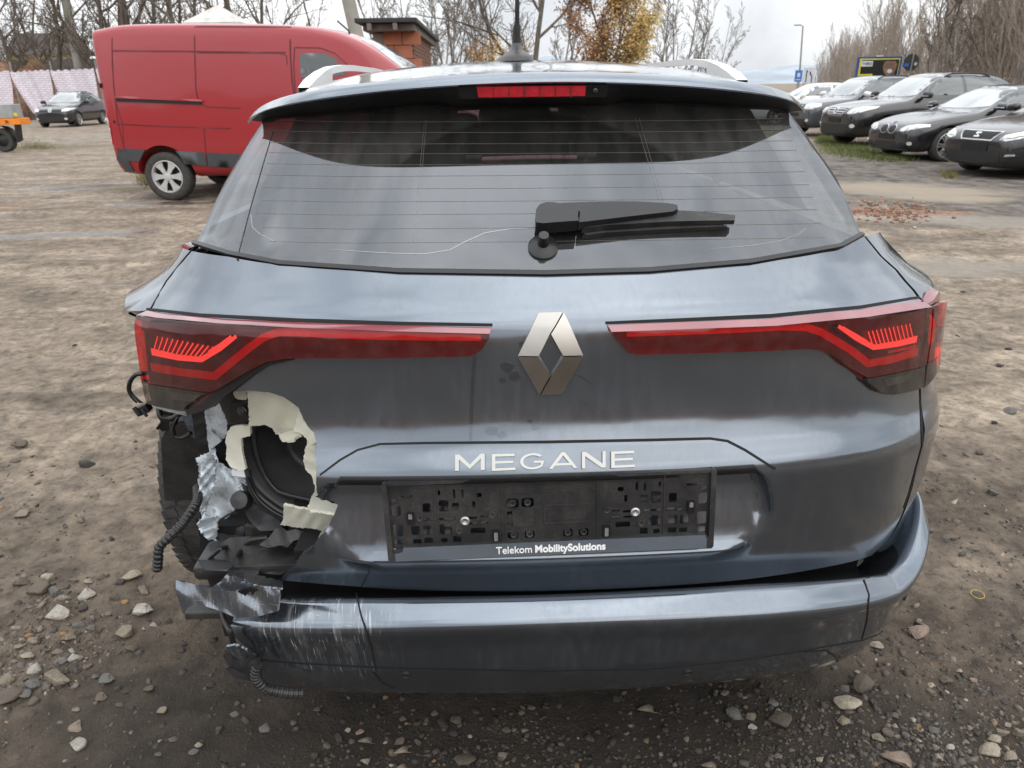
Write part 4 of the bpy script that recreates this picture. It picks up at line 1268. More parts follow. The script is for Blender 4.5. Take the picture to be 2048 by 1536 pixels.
def hose(name, pts, r, m, parent=None, rings=0.0, n=10):
    """cable through (px, py, y) points, ribbed when rings > 0"""
    pts = [(p[0], p[1], p[2] + (float(skin_in(p[0])) if p[2] < 1.26 and p[1] < 1105 and p[0] > 440 else 0)) for p in pts]
    P = np.array([aty(*p) for p in pts]); d = np.concatenate([[0], np.cumsum(np.linalg.norm(np.diff(P, axis=0), axis=1))])
    m_ = max(12, int(d[-1] / .006)) if not rings else max(24, int(d[-1] / rings * 4))
    s = np.linspace(0, d[-1], m_)
    Q = np.stack([pchip(d, P[:, k], s) for k in range(3)], 1)
    rr_ = [r * (1 + (.16 if (i // 2) % 2 else -.06)) for i in range(m_)] if rings else [r] * m_
    return MB().tube([tuple(q) for q in Q], rr_, n).build(name, m, parent or WAG, smooth=not rings)
m_hose = plastic('ribbed_black_hose', (.014, .014, .015), .4, .25)
m_felt = plastic('felt_wheel_liner', (.028, .028, .029), .95, .5)
m_liner = plastic('smooth_black_trim', (.022, .022, .024), .42, .3)
m_rubber = plastic('tyre_rubber', (.026, .025, .024), .75, .8)
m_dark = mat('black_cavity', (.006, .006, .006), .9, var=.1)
m_white = mat('white_foam', (.8, .8, .8), .8, var=.05)
# rear left wheel, toed out by the crash
def tyre(parent, c, rz, r=.325, w=.20):
    WH = bpy.data.objects.new('wheel', None)
    m = MB(); n = 72
    prof = [(.60, -.5), (.78, -.53), (.93, -.50), (.985, -.42), (1.0, -.3), (1.0, 0), (1.0, .3), (.985, .42), (.93, .50), (.78, .53), (.60, .5)]
    M = Matrix.Translation(Vector(c)) @ Matrix.Rotation(rz, 4, 'Z') @ Matrix.Rotation(R(90), 4, 'Y')
    m.lathe([(a * r, b * w) for a, b in prof], n, M)
    t = m.build('wheel', m_rubber, parent, smooth=True, sharp=50)
    tr = MB()
    for k in range(64):                                  # tread blocks
        a = 2 * math.pi * k / 64
        for b, wd, sk in ((-.36, .20, .25), (-.12, .18, -.1), (.12, .18, .1), (.36, .20, -.25)):
            cc = M @ Vector((r * 1.001 * math.cos(a), r * 1.001 * math.sin(a), b * w))
            ex = (M.to_3x3() @ Vector((-math.sin(a), math.cos(a), sk))).normalized(); ez = (M.to_3x3() @ Vector((math.cos(a), math.sin(a), 0))).normalized()
            ey = ez.cross(ex)
            tr.box(cc, (.024, wd * w * .96, .005), Matrix((ex, ey, ez)).transposed())
    tr.build('tread', m_rubber, t)
    rim = MB().lathe([(.60 * r, -.42 * w), (.56 * r, -.45 * w), (.5 * r, -.2 * w), (.18 * r, -.36 * w), (.0001, -.36 * w)], 40, M)
    rim.build('rim', m_rail, t, smooth=True)
    return t
tyre(WAG, (-.93, 1.99, .325), R(4))
tyre(WAG, (.80, 1.99, .325), 0)
tyre(WAG, (-.80, 4.6, .325), 0)
tyre(WAG, (.80, 4.6, .325), 0)
# deep dark cavity behind everything
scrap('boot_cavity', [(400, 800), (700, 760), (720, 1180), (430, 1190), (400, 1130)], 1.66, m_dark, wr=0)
scrap('wheel_liner', [(322, 880), (332, 858), (360, 842), (396, 840), (412, 900), (420, 1000), (432, 1090), (445, 1160), (400, 1150), (372, 1112), (350, 1082), (334, 1040), (326, 960)], 1.66, m_felt, wr=.008, ws=.04, gy=.10, thick=.004)
scrap('strut', [(383, 824), (410, 822), (420, 880), (418, 905), (400, 922), (392, 890)], 1.40, m_black, thick=.01)
scrap('strut', [(363, 830), (383, 826), (394, 880), (382, 872)], 1.45, m_tornpaint, thick=.004)
scrap('torn_metal', [(410, 820), (440, 808), (455, 845), (452, 872), (430, 894), (418, 900), (412, 850)], 1.33, m_tornmetal, wr=.008, ws=.05, gx=-.06, jag=1.0)
scrap('torn_metal', [(416, 905), (428, 893), (438, 925), (450, 932), (470, 945), (494, 958), (492, 985), (478, 1005), (470, 1018), (440, 1055), (430, 1080), (425, 1098), (396, 1050), (404, 1020), (394, 985), (397, 940), (392, 915)], 1.33, m_tornmetal, wr=.014, ws=.05, gx=-.05, jag=1.4, step=5)
scrap('torn_metal', [(420, 900), (432, 925), (428, 970), (414, 1015), (404, 1028), (398, 985), (402, 930)], 1.27, m_tornmetal, wr=.012, ws=.12, jag=1.6, step=4)
scrap('torn_metal', [(395, 1045), (412, 1030), (436, 1035), (432, 1082), (418, 1080), (402, 1068)], 1.28, m_tornmetal, wr=.014, ws=.12, jag=1.4, step=4)
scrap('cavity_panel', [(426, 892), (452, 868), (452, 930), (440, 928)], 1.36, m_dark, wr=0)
# black inner trim of the tailgate with its moulded rims
def bowl(px, py):
    d = np.hypot(px - 640, (py - 870) * 1.0)
    return 1.20 + .10 * np.clip((165 - d) / 100, 0, 1)
scrap('inner_trim', [(484, 868), (500, 850), (560, 840), (632, 870), (640, 1000), (600, 1040), (560, 1040), (520, 1020), (496, 980), (486, 920)], 1.2, m_liner, ys=bowl, wr=.0, thick=.004, step=6)
hose('trim_rim', [(508, 852, 1.205), (512, 900, 1.212), (530, 950, 1.215), (562, 985, 1.212), (632, 1002, 1.20)], .0045, m_liner)
hose('trim_rim', [(494, 940, 1.185), (505, 975, 1.185), (535, 1005, 1.185), (575, 1028, 1.182), (620, 1034, 1.18)], .006, m_liner)
hose('trim_rim', [(494, 955, 1.175), (512, 992, 1.175), (545, 1022, 1.175), (580, 1040, 1.17)], .004, m_gloss)
# cream bare composite: the torn inner face of the tailgate skin
scrap('torn_edge', [(494, 781), (540, 785), (570, 795), (598, 816), (606, 836), (615, 852), (604, 868), (590, 870), (580, 876), (566, 880), (562, 870), (550, 868), (544, 856), (530, 850), (514, 852), (498, 852), (497, 820)], 1.135, m_cream, wr=.007, ws=.05, gy=.05, thick=.0055, step=4, jag=.7)
scrap('torn_edge', [(598, 816), (606, 836), (615, 852), (628, 866), (634, 884), (622, 890), (612, 876), (600, 866), (585, 862), (592, 845)], 1.118, m_cream, wr=.004, ws=.08, gx=-.05, thick=.0055, step=4, jag=.7)
scrap('torn_edge', [(556, 868), (592, 858), (604, 868), (596, 870), (588, 878), (576, 880), (562, 878)], 1.125, m_cream, wr=.003, gy=-.2, thick=.0055, step=4, jag=.7)
scrap('torn_edge', [(614, 868), (633, 884), (630, 905), (634, 940), (632, 966), (632, 980), (627, 962), (622, 950), (610, 938), (607, 920), (610, 900), (614, 888)], 1.118, m_cream, wr=.005, ws=.1, thick=.0055, step=4, jag=.7)
scrap('torn_edge', [(632, 970), (634, 985), (652, 1000), (676, 1010), (672, 1026), (620, 1018), (616, 1012), (622, 995), (628, 985)], 1.112, m_cream, wr=.003, gy=-.25, thick=.0055, step=4, jag=.7)
scrap('torn_edge', [(567, 1010), (600, 1018), (620, 1020), (672, 1028), (664, 1048), (654, 1064), (620, 1056), (600, 1056), (560, 1050), (566, 1040)], 1.128, m_cream, wr=.004, ws=.06, gy=.06, thick=.0055, jag=.6, step=4)
scrap('torn_edge', [(462, 853), (480, 850), (500, 852), (500, 872), (482, 876), (484, 900), (488, 925), (492, 938), (480, 942), (472, 938), (462, 936), (452, 920), (453, 895), (450, 882), (454, 866)], 1.165, m_cream, wr=.006, ws=.05, thick=.0055, jag=.6, step=4)
scrap('torn_edge', [(466, 784), (493, 781), (494, 799), (470, 798)], 1.15, m_cream, thick=.0055, step=4, jag=.7)
scrap('foam_scrap', [(463, 938), (472, 942), (484, 934), (491, 940), (491, 955), (464, 951)], 1.19, m_white, wr=.003, thick=.006)
# black bracket with bolt
scrap('bracket', [(434, 796), (462, 785), (470, 800), (496, 800), (498, 843), (456, 850), (450, 830)], 1.175, m_black, wr=.001, thick=.02)
B_ = scrap('bracket', [(459, 806), (496, 804), (498, 842), (460, 846)], 1.155, m_gloss, wr=0, thick=.02)
c = Vector(aty(484, 822, 1.15 + float(skin_in(484)))); 
MB().lathe([(.010, 0), (.010, .002), (.007, .003), (.0065, .008), (.004, .0085), (.0001, .006)], 6, Matrix.Translation(c) @ Matrix.Rotation(R(78), 4, 'X')).build('bolt', m_black2, B_)
# lower black plastics, cap, beam and debris
scrap('lower_trim', [(490, 1000), (520, 1015), (560, 1042), (566, 1060), (520, 1062), (498, 1040), (484, 1012)], 1.20, m_liner, wr=.008, gy=-.1)
cp = Vector(aty(483, 1000, 1.21 + float(skin_in(483))))
MB().lathe([(.020, -.012), (.020, .010), (.018, .016), (.0001, .018)], 22, Matrix.Translation(cp) @ Matrix.Rotation(R(60), 4, 'X')).build('round_cap', m_black2, WAG, smooth=True, sharp=40)
scrap('cap_tab', [(474, 985), (482, 965), (492, 972), (496, 990)], 1.22, m_black2, wr=.003)
scrap('inner_panel', [(434, 1050), (470, 1022), (500, 1050), (540, 1062), (520, 1085), (470, 1100), (434, 1095)], 1.30, m_black, wr=.006, gy=-.12)
hose('panel_edge', [(434, 1098, 1.285), (434, 1050, 1.285), (470, 1022, 1.285)], .0025, m_black2)
scrap('broken_clip', [(452, 1072), (460, 1060), (482, 1054), (490, 1062), (486, 1074), (462, 1084)], 1.20, m_tornpaint, wr=.006, thick=.012, jag=1.0, step=5)
scrap('broken_bracket', [(488, 1052), (540, 1062), (546, 1072), (490, 1072)], 1.19, m_black2, wr=.003, thick=.01)
scrap('bumper_carrier', [(420, 1100), (460, 1075), (540, 1070), (600, 1090), (620, 1110), (596, 1130), (560, 1150), (520, 1146), (470, 1130), (430, 1118)], 1.21, m_black, ys=lambda px, py: 1.26 - (py - 1070) * .0012, wr=.006)
scrap('liner_scrap', [(436, 1110), (470, 1085), (500, 1072), (488, 1095), (470, 1118)], 1.18, m_tornpaint, wr=.004, gy=-.2)
scrap('torn_liner', [(518, 1090), (540, 1072), (552, 1056), (566, 1055), (574, 1062), (590, 1058), (642, 1070), (630, 1086), (600, 1078), (586, 1082), (576, 1094), (560, 1090), (536, 1096)], 1.135, m_black2, wr=.010, ws=.05, gy=-.1, thick=.004)
for k, (a, b) in enumerate((((582, 1074), (620, 1076)), ((584, 1084), (618, 1088)), ((586, 1094), (612, 1096)))):
    hose('carrier_rib', [(a[0], a[1], 1.165), (b[0], b[1], 1.16)], .006, m_black2)
hose('cable', [(470, 1118, 1.16), (484, 1098, 1.15), (505, 1080, 1.145), (536, 1076, 1.15)], .0052, m_hose)
hose('cable', [(418, 1118, 1.20), (440, 1098, 1.20), (470, 1088, 1.19), (486, 1086, 1.19)], .004, m_hose)
hose('cable', [(442, 1214, 1.10), (448, 1240, 1.07), (460, 1262, 1.04), (470, 1300, 1.05)], .0052, m_hose)
hose('corrugated_hose', [(394, 975, 1.30), (388, 1015, 1.22), (366, 1046, 1.18), (334, 1078, 1.16), (318, 1096, 1.155), (316, 1118, 1.15), (314, 1140, 1.15)], .0085, m_hose, rings=.009)
hose('corrugated_hose', [(516, 1330, 1.04), (512, 1356, 1.045), (530, 1376, 1.05), (570, 1385, 1.05), (605, 1386, 1.055)], .0095, m_hose, rings=.009)
# crash beam end
BM = MB()
p0 = aty(384, 1140, 1.17); p1 = aty(500, 1138, 1.17)
cx_ = (p0 + p1) / 2
BM.box(tuple(cx_ + np.array([.05, .05, -.012])), (.22, .10, .035), None, .012)
BM.build('crash_beam', m_black2, WAG, smooth=True, sharp=40)
scrap('beam_foil', [(396, 1120), (420, 1114), (450, 1118), (470, 1130), (455, 1140), (410, 1138)], 1.125, m_black2, wr=.006, gy=-.9, thick=.002)
BM = MB().box(tuple(aty(440, 1214, 1.12)), (.12, .05, .018), None, .004)
BM.build('crash_beam', m_black2, WAG)
# torn flap of bumper skin
m_flap = paint('torn_flap_paint', PAINT, dust=.2, scratches=((-.50, 1.04, .53), .30))
scrap('bumper_flap', [(352, 1160), (384, 1168), (420, 1176), (440, 1164), (452, 1150), (478, 1156), (520, 1172), (560, 1180), (556, 1222), (520, 1232), (474, 1236), (440, 1222), (410, 1212), (388, 1208), (374, 1216), (366, 1228), (358, 1204), (351, 1182)], 1.03, m_flap, ys=lambda px, py: 1.072 - .00020 * (px - 352) + .00030 * (1200 - py), wr=.004, ws=.05, thick=.004, step=6)
scrap('bumper_flap', [(452, 1148), (458, 1138), (486, 1134), (520, 1138), (516, 1150), (540, 1156), (566, 1162), (566, 1176), (530, 1172), (478, 1160)], 1.09, m_flap, wr=.006, gy=-.5, thick=.003, step=5, jag=.8)
scrap('torn_skin', [(440, 1170), (470, 1164), (500, 1172), (490, 1182), (480, 1178), (470, 1184), (455, 1178), (446, 1182)], 1.015, m_tornpaint, wr=.004, jag=1.5, step=4)
scrap('torn_skin', [(474, 1184), (500, 1176), (516, 1180), (504, 1190), (500, 1184), (490, 1192), (482, 1186)], 1.010, m_gloss, wr=.004, jag=1.2, step=4)
scrap('hanging_scrap', [(446, 1312), (452, 1294), (470, 1290), (492, 1300), (512, 1312), (508, 1340), (500, 1362), (478, 1352), (456, 1330)], 1.05, m_flap, wr=.008, ws=.05, gy=.08, thick=.004, jag=.7, step=5)
scrap('hanging_scrap', [(500, 1322), (520, 1316), (516, 1350), (500, 1362), (470, 1356), (450, 1336), (462, 1334), (484, 1346)], 1.04, m_black, wr=.005, thick=.004, step=6)
# wiring left of the lamp
hose('loose_wire', [(294, 746, 1.27), (276, 748, 1.26), (262, 760, 1.26), (258, 780, 1.26), (264, 792, 1.26), (276, 804, 1.26)], .0042, m_gloss)
for dx in (0, 3, 6):
    hose('wire_strand', [(262 + dx, 790, 1.26), (270 + dx, 798, 1.258), (280 + dx, 806, 1.26)], .0011, m_hose, n=6)
cb = Vector(aty(287, 818, 1.26))
CON = MB().box(cb, (.026, .02, .017), Matrix.Rotation(R(-22), 3, 'Y'), .002).build('wire_connector', m_gloss, WAG)
MB().box(cb + Vector((-.008, -.011, .001)), (.007, .006, .018), Matrix.Rotation(R(-22), 3, 'Y'), .001).build('connector_lug', m_black, CON)
MB().box(cb + Vector((.006, -.011, -.003)), (.005, .005, .018), Matrix.Rotation(R(-22), 3, 'Y'), .001).build('connector_lug', m_black, CON)
hose('loose_wire', [(318, 816, 1.34), (322, 834, 1.33), (340, 838, 1.33), (362, 826, 1.33), (374, 820, 1.33)], .006, m_gloss)
hose('loose_wire', [(352, 830, 1.34), (344, 850, 1.33), (348, 872, 1.33), (362, 876, 1.33), (382, 866, 1.33)], .005, m_gloss)
hose('loose_wire', [(360, 828, 1.33), (348, 846, 1.32), (344, 862, 1.32)], .002, m_hose)
scrap('wire_bracket', [(312, 858), (320, 848), (318, 820), (336, 820), (352, 842), (344, 860), (326, 862)], 1.36, m_gloss, wr=.006, thick=.01, jag=1, step=5)
scrap('lamp_seat', [(306, 806), (340, 814), (378, 824), (372, 832), (330, 822), (312, 816)], 1.30, m_tornmetal, wr=.004, step=5)
# ---- body tub, sills and the cabin seen through the glass
m_cab = mat('dark_cabin_trim', (.02, .02, .021), .9, var=.2)
m_headl = mat('grey_roof_lining', (.12, .12, .12), .95, var=.1)
T_ = MB()
T_.box((0, 2.9, .40), (1.45, 3.2, .30))
T_.build('floor_pan', m_dark, WAG)
T_ = MB()
T_.box((.02, 1.30, .52), (1.06, .16, .20)); T_.box((.02, 1.20, .585), (1.0, .12, .02))
T_.build('boot_sill', m_dark, WAG)
T_ = MB(); T_.box((.10, 1.37, .83), (1.05, .05, .46)); T_.build('tailgate_lining', m_dark, WAG)
T_ = MB()
for sg in (-1, 1):
    T_.box((sg * .66, 3.1, 1.03), (.05, 2.6, .12))
T_.box((0, 4.45, .95), (1.3, .5, .25))
T_.build('cabin_trim', m_cab, WAG)
T_ = MB(); T_.box((0, 2.9, .98), (1.34, 2.9, .02)); T_.build('load_cover', m_cab, WAG)
HL = MB(); HL.box((0, 2.9, 1.405), (.80, 1.9, .02)); HL.build('roof_lining', m_headl, WAG)
for sx_ in (-.36, 0, .36):
    S_ = MB(); S_.box((sx_, 2.55, 1.10), (.40, .14, .36), None, .04); so_ = S_.build('rear_seat', m_cab, WAG, smooth=True, sharp=40)
    MB().box((sx_, 2.54, 1.30), (.24, .08, .12), None, .03).build('headrest', m_cab, so_, smooth=True, sharp=40)
for sx_ in (-.36, .36):
    S_ = MB(); S_.box((sx_, 3.5, 1.05), (.46, .14, .5), None, .05); so_ = S_.build('front_seat', m_cab, WAG, smooth=True, sharp=40)
    MB().box((sx_, 3.48, 1.34), (.26, .1, .14), None, .04).build('headrest', m_cab, so_, smooth=True, sharp=40)
# pillars and door skins
for sg in (-1, 1):
    D = MB()
    D.box((sg * .84, 3.35, .62), (.05, 1.9, .80), None, .02)
    D.build('door_skin', m_paint, WAG)
    for a, b in (((.74, 2.6, 1.09), (.55, 2.62, 1.40)), ((.74, 3.5, 1.08), (.55, 3.45, 1.40)), ((.74, 4.6, 1.0), (.54, 3.75, 1.39))):
        MB().tube([(sg * a[0], a[1], a[2]), (sg * b[0], b[1], b[2])], .03, 6).build('pillar', m_gloss, WAG)
    Q = MB(); Q.add([(sg * .655, 1.66, 1.13), (sg * .66, 4.4, 1.08), (sg * .54, 3.7, 1.40), (sg * .535, 1.78, 1.35)], [(0, 1, 2, 3)])
    Q.build('side_window', m_glass, WAG)
Q = MB(); Q.add([(-.72, 4.75, 1.02), (.72, 4.75, 1.02), (.55, 3.8, 1.42), (-.55, 3.8, 1.42)], [(0, 1, 2, 3)]); Q.build('windscreen', m_lensclear, WAG)
BN = MB(); BN.box((0, 4.95, .66), (1.6, 1.0, .62), None, .15); BN.build('bonnet', m_paint, WAG, smooth=True)
# ================================================================== parked vehicles
def car_paint(name, col, rough=.22, coat=1.0, dustc=.02):
    t = NT(name); v = t.obj()
    d = t.math('MULTIPLY', t.ramp(t.noise(v, 2.5, 6, .65, .4), (.35, .1), (.75, 1.0)), dustc)
    nz = t.n("SeparateXYZ", None, i0=t.n("NewGeometry").outputs["Normal"]).outputs[2]
    up = t.n("MapRange", None, i0=nz, i1=.3, i2=.95, i3=.5, i4=1.3).outputs[0]       # drops and dust lie on level sheet metal
    d = t.math('MULTIPLY', d, up, True)
    t.bsdf(Base_Color=t.mix(d, col, (.30, .30, .31)), Roughness=t.math('ADD', t.math('MULTIPLY', d, .5), rough), Coat_Weight=coat, Coat_Roughness=.06)
    return t.m
m_carblack = car_paint('black_car_paint', (.010, .010, .012))
m_cargrey = car_paint('slate_grey_car_paint', (.055, .06, .07))
m_carwhite = car_paint('white_car_paint', (.75, .75, .74), dustc=.1)
m_red = car_paint('faded_red_van_paint', (.31, .014, .020), rough=.28, coat=.7, dustc=.03)
m_cglass = NT('car_window_glass'); m_cglass.bsdf(Base_Color=(.02, .03, .032), Roughness=.05, Specular_IOR_Level=1.0, Coat_Weight=1.0); m_cglass = m_cglass.m
m_wglass = NT('wet_windscreen'); _v = m_wglass.obj(); m_wglass.bsdf(Base_Color=m_wglass.mix(m_wglass.ramp(m_wglass.noise(_v, 3, 4), (.3, .2), (.8, 1.0)), (.12, .14, .145), (.25, .275, .285)), Roughness=.16, Specular_IOR_Level=1.0, Coat_Weight=1.0, IOR=1.9); m_wglass = m_wglass.m
m_trim = mat('black_car_trim', (.014, .014, .015), .5, var=.2)
m_tyre2 = mat('dusty_tyre', (.045, .042, .038), .85, var=.3, scale=20)
m_alloy = mat('alloy_rim', (.60, .60, .60), .3, .7, var=.1)
m_cap = mat('silver_wheel_cover', (.50, .50, .49), .4, .25, var=.12, scale=12)
m_lampw = mat('clear_headlamp', (.62, .64, .65), .12, .1, var=.25, scale=14, coat=1.0)
m_lampo = mat('frosted_lamp', (.70, .68, .62), .25, var=.2, scale=16)
m_lampr = mat('red_rear_lamp', (.5, .02, .02), .2, coat=1.0)
m_chr = mat('bright_chrome_trim', (.62, .62, .63), .2, .45, var=.05)
m_vtrim = mat('grey_rubbing_strip', (.052, .056, .062), .55, var=.15)
m_groove = mat('dark_red_groove', (.10, .012, .016), .6)
m_blk = mat('black_slot', (.006, .006, .006), .6)
m_blue = mat('blue_enamel', (.03, .10, .35), .3)

def eval_mesh(o):
    dg = bpy.context.evaluated_depsgraph_get(); dg.update()
    me = bpy.data.meshes.new_from_object(o.evaluated_get(dg)); return me
def shell(stations, wheels, wr, parent, m, ring, arch=1.14, sub=2, depth=.34):
    """closed body from cross-sections, subdivided, wheel wells cut out"""
    n = len(ring(stations[0])); V = []; Fc = []
    for st in stations:
        h = ring(st)
        V += [(st['u'], y, z) for y, z in h] + [(st['u'], -y, z) for y, z in h[-2:0:-1]]
    k = 2 * n - 2; S = len(stations)
    for i in range(S - 1):
        for j in range(k):
            a, b = i * k + j, i * k + (j + 1) % k
            Fc.append((a, a + k, b + k, b))
    for base, rev in ((0, False), ((S - 1) * k, True)):
        for j in range(n - 1):
            a, b = base + j, base + j + 1
            c, d = base + (k - j - 1 if j < n - 2 else n - 1), base + ((k - j) % k)
            q = [a, b, c, d]
            q = [x for i_, x in enumerate(q) if x not in q[:i_]]
            if len(q) >= 3: Fc.append(tuple(q if not rev else q[::-1]))
    o = mesh('tmp_body', V, Fc, None)
    bm = bmesh.new(); bm.from_mesh(o.data); bmesh.ops.recalc_face_normals(bm, faces=bm.faces[:]); bm.to_mesh(o.data); bm.free()
    md = o.modifiers.new('s', 'SUBSURF'); md.levels = sub; md.render_levels = sub
    raw = eval_mesh(o)
    bvh = BVHTree.FromPolygons([v.co[:] for v in raw.vertices], [tuple(p.vertices) for p in raw.polygons])
    cutm = MB()
    cuts = []
    for (u, y) in wheels:
        M = Matrix.Translation(Vector((u, y, wr + .01))) @ Matrix.Rotation(R(90), 4, 'X')
        c = MB().lathe([(wr * arch, -depth), (wr * arch, depth)], 32, M, close=True).build('tmp_cut', None)
        bm = bmesh.new(); bm.from_mesh(c.data); bmesh.ops.recalc_face_normals(bm, faces=bm.faces[:]); bm.to_mesh(c.data); bm.free()
        b = o.modifiers.new('b', 'BOOLEAN'); b.operation = 'DIFFERENCE'; b.object = c; b.solver = 'EXACT'; cuts.append(c)
    me = eval_mesh(o)
    for c in cuts: bpy.data.objects.remove(c)
    bpy.data.objects.remove(o)
    me.polygons.foreach_set('use_smooth', [True] * len(me.polygons)); me.set_sharp_from_angle(angle=R(42))
    me.materials.clear(); me.materials.append(m); me.name = 'body'
    return link('body', me, parent), bvh
def decal(bvh, name, outline, axis, m, parent, off=.006, thick=.012, step=.05, holes=(), start=4.0, maxd=9):
    """panel laid on a body: outline in the plane seen along an axis: '-x' from the front, '-y'/'+y' from the sides, '-z' from above, '+x' from the rear"""
    v2, t2 = fill2d(outline, holes, step)
    dirs = {'-x': (Vector((-1, 0, 0)), lambda a, b: (start, a, b)), '+x': (Vector((1, 0, 0)), lambda a, b: (-start * 2, a, b)), '-y': (Vector((0, -1, 0)), lambda a, b: (a, start, b)), '+y': (Vector((0, 1, 0)), lambda a, b: (a, -start, b)), '-z': (Vector((0, 0, -1)), lambda a, b: (a, b, start))}
    d, f = dirs[axis]; P = []; N = []; last = None
    for a, b in v2:
        h = bvh.ray_cast(Vector(f(a, b)), d)
        if h[0] is None or (last is not None and False):
            h = bvh.find_nearest(Vector(f(a, b)) + d * start) 
            if axis in ('-x', '+x') and last is not None:
                h = (Vector((last[0].x, a, b)), last[1], 0, 0)
        nn = h[1] if h[1].dot(d) < 0 else -h[1]
        last = (h[0], nn); P.append(h[0][:]); N.append(nn[:])
    P = np.array(P); N = np.array(N)
    a, b, c = (P[i] for i in t2[0]); fl = np.dot(np.cross(b - a, c - a), -np.array(d)) < 0
    return sheet(name, P, N, t2, m, parent, thick=thick, front=off, flip=bool(fl), normals=False)
def bandpoly(top, bot): return list(top) + list(bot)[::-1]
def road_wheel(parent, u, y, r, w, spokes, m_rim, side, style='alloy', rr=.68):
    """tyre with shaped sidewall, rim with spokes, hub; side = +1 when the outside faces +Y"""
    M = Matrix.Translation(Vector((u, y, r))) @ Matrix.Rotation(R(-90 * side), 4, 'X')
    T = MB().lathe([(rr * r, -.45 * w), (.80 * r, -.5 * w), (.95 * r, -.46 * w), (1.0 * r, -.36 * w), (1.0 * r, .36 * w), (.95 * r, .46 * w), (.80 * r, .5 * w), (rr * r, .45 * w)], 40, M).build('wheel', m_tyre2, parent, smooth=True, sharp=50)
    Rm = MB(); Rm.lathe([(rr * r * 1.02, .46 * w), (rr * r * .97, .48 * w), (rr * r * .92, .40 * w), (rr * r * .90, .0)], 40, M)
    for k in range(spokes):
        a = 2 * math.pi * k / spokes
        ca, sa = math.cos(a), math.sin(a)
        offs = ((-.10, .10),) if style != 'double' else ((-.16, -.05), (.05, .16))
        for lo, hi in offs:
            if style == 'cap': lo, hi = -.22, .22
            pr = []
            for rad, f in ((.16, .8), (.55, .75), (.92, 1.15)):
                pr.append((rad, f))
            poly = [(rad * rr * r, lo * rr * r * f * (1 if style != 'cap' else .55 + rad * .6)) for rad, f in pr] + [(rad * rr * r, hi * rr * r * f * (1 if style != 'cap' else .55 + rad * .6)) for rad, f in pr[::-1]]
            poly = [(x * ca - y_ * sa, x * sa + y_ * ca) for x, y_ in poly]
            Rm.prism(poly, M, .34 * w, .43 * w)
    Rm.lathe([(.24 * rr * r, .30 * w), (.23 * rr * r, .46 * w), (.12 * rr * r, .48 * w), (.0001, .48 * w)], 20, M)
    Rm.build('rim', m_rim, T, smooth=True, sharp=30)
    MB().lathe([(rr * r * .93, .10 * w), (.0001, .10 * w)], 24, M).build('brake_shadow', m_blk, T)
    return T
def car_ring(st):
    w, zb, zt = st['w'], st['zb'], st['zt']; g = st.get('g', 0.0); bl = st.get('belt', zt); wr = st.get('wr', w * .7)
    if g <= 0:           # bonnet or boot lid
        return [(0, zb), (.72 * w, zb), (.95 * w, zb + .07), (w, zb + (zt - zb) * .45), (.985 * w, zb + (zt - zb) * .72), (.95 * w, zt - .075), (.86 * w, zt - .03), (.70 * w, zt - .008), (.42 * w, zt + .004), (0, zt + .012)]
    return [(0, zb), (.72 * w, zb), (.95 * w, zb + .07), (w, zb + (bl - zb) * .48), (.985 * w, zb + (bl - zb) * .80), (.935 * w, bl), (.935 * w + (wr - .935 * w) * .5, bl + (zt - bl) * .48), (wr, zt - .085), (wr * .72, zt - .012), (0, zt)]
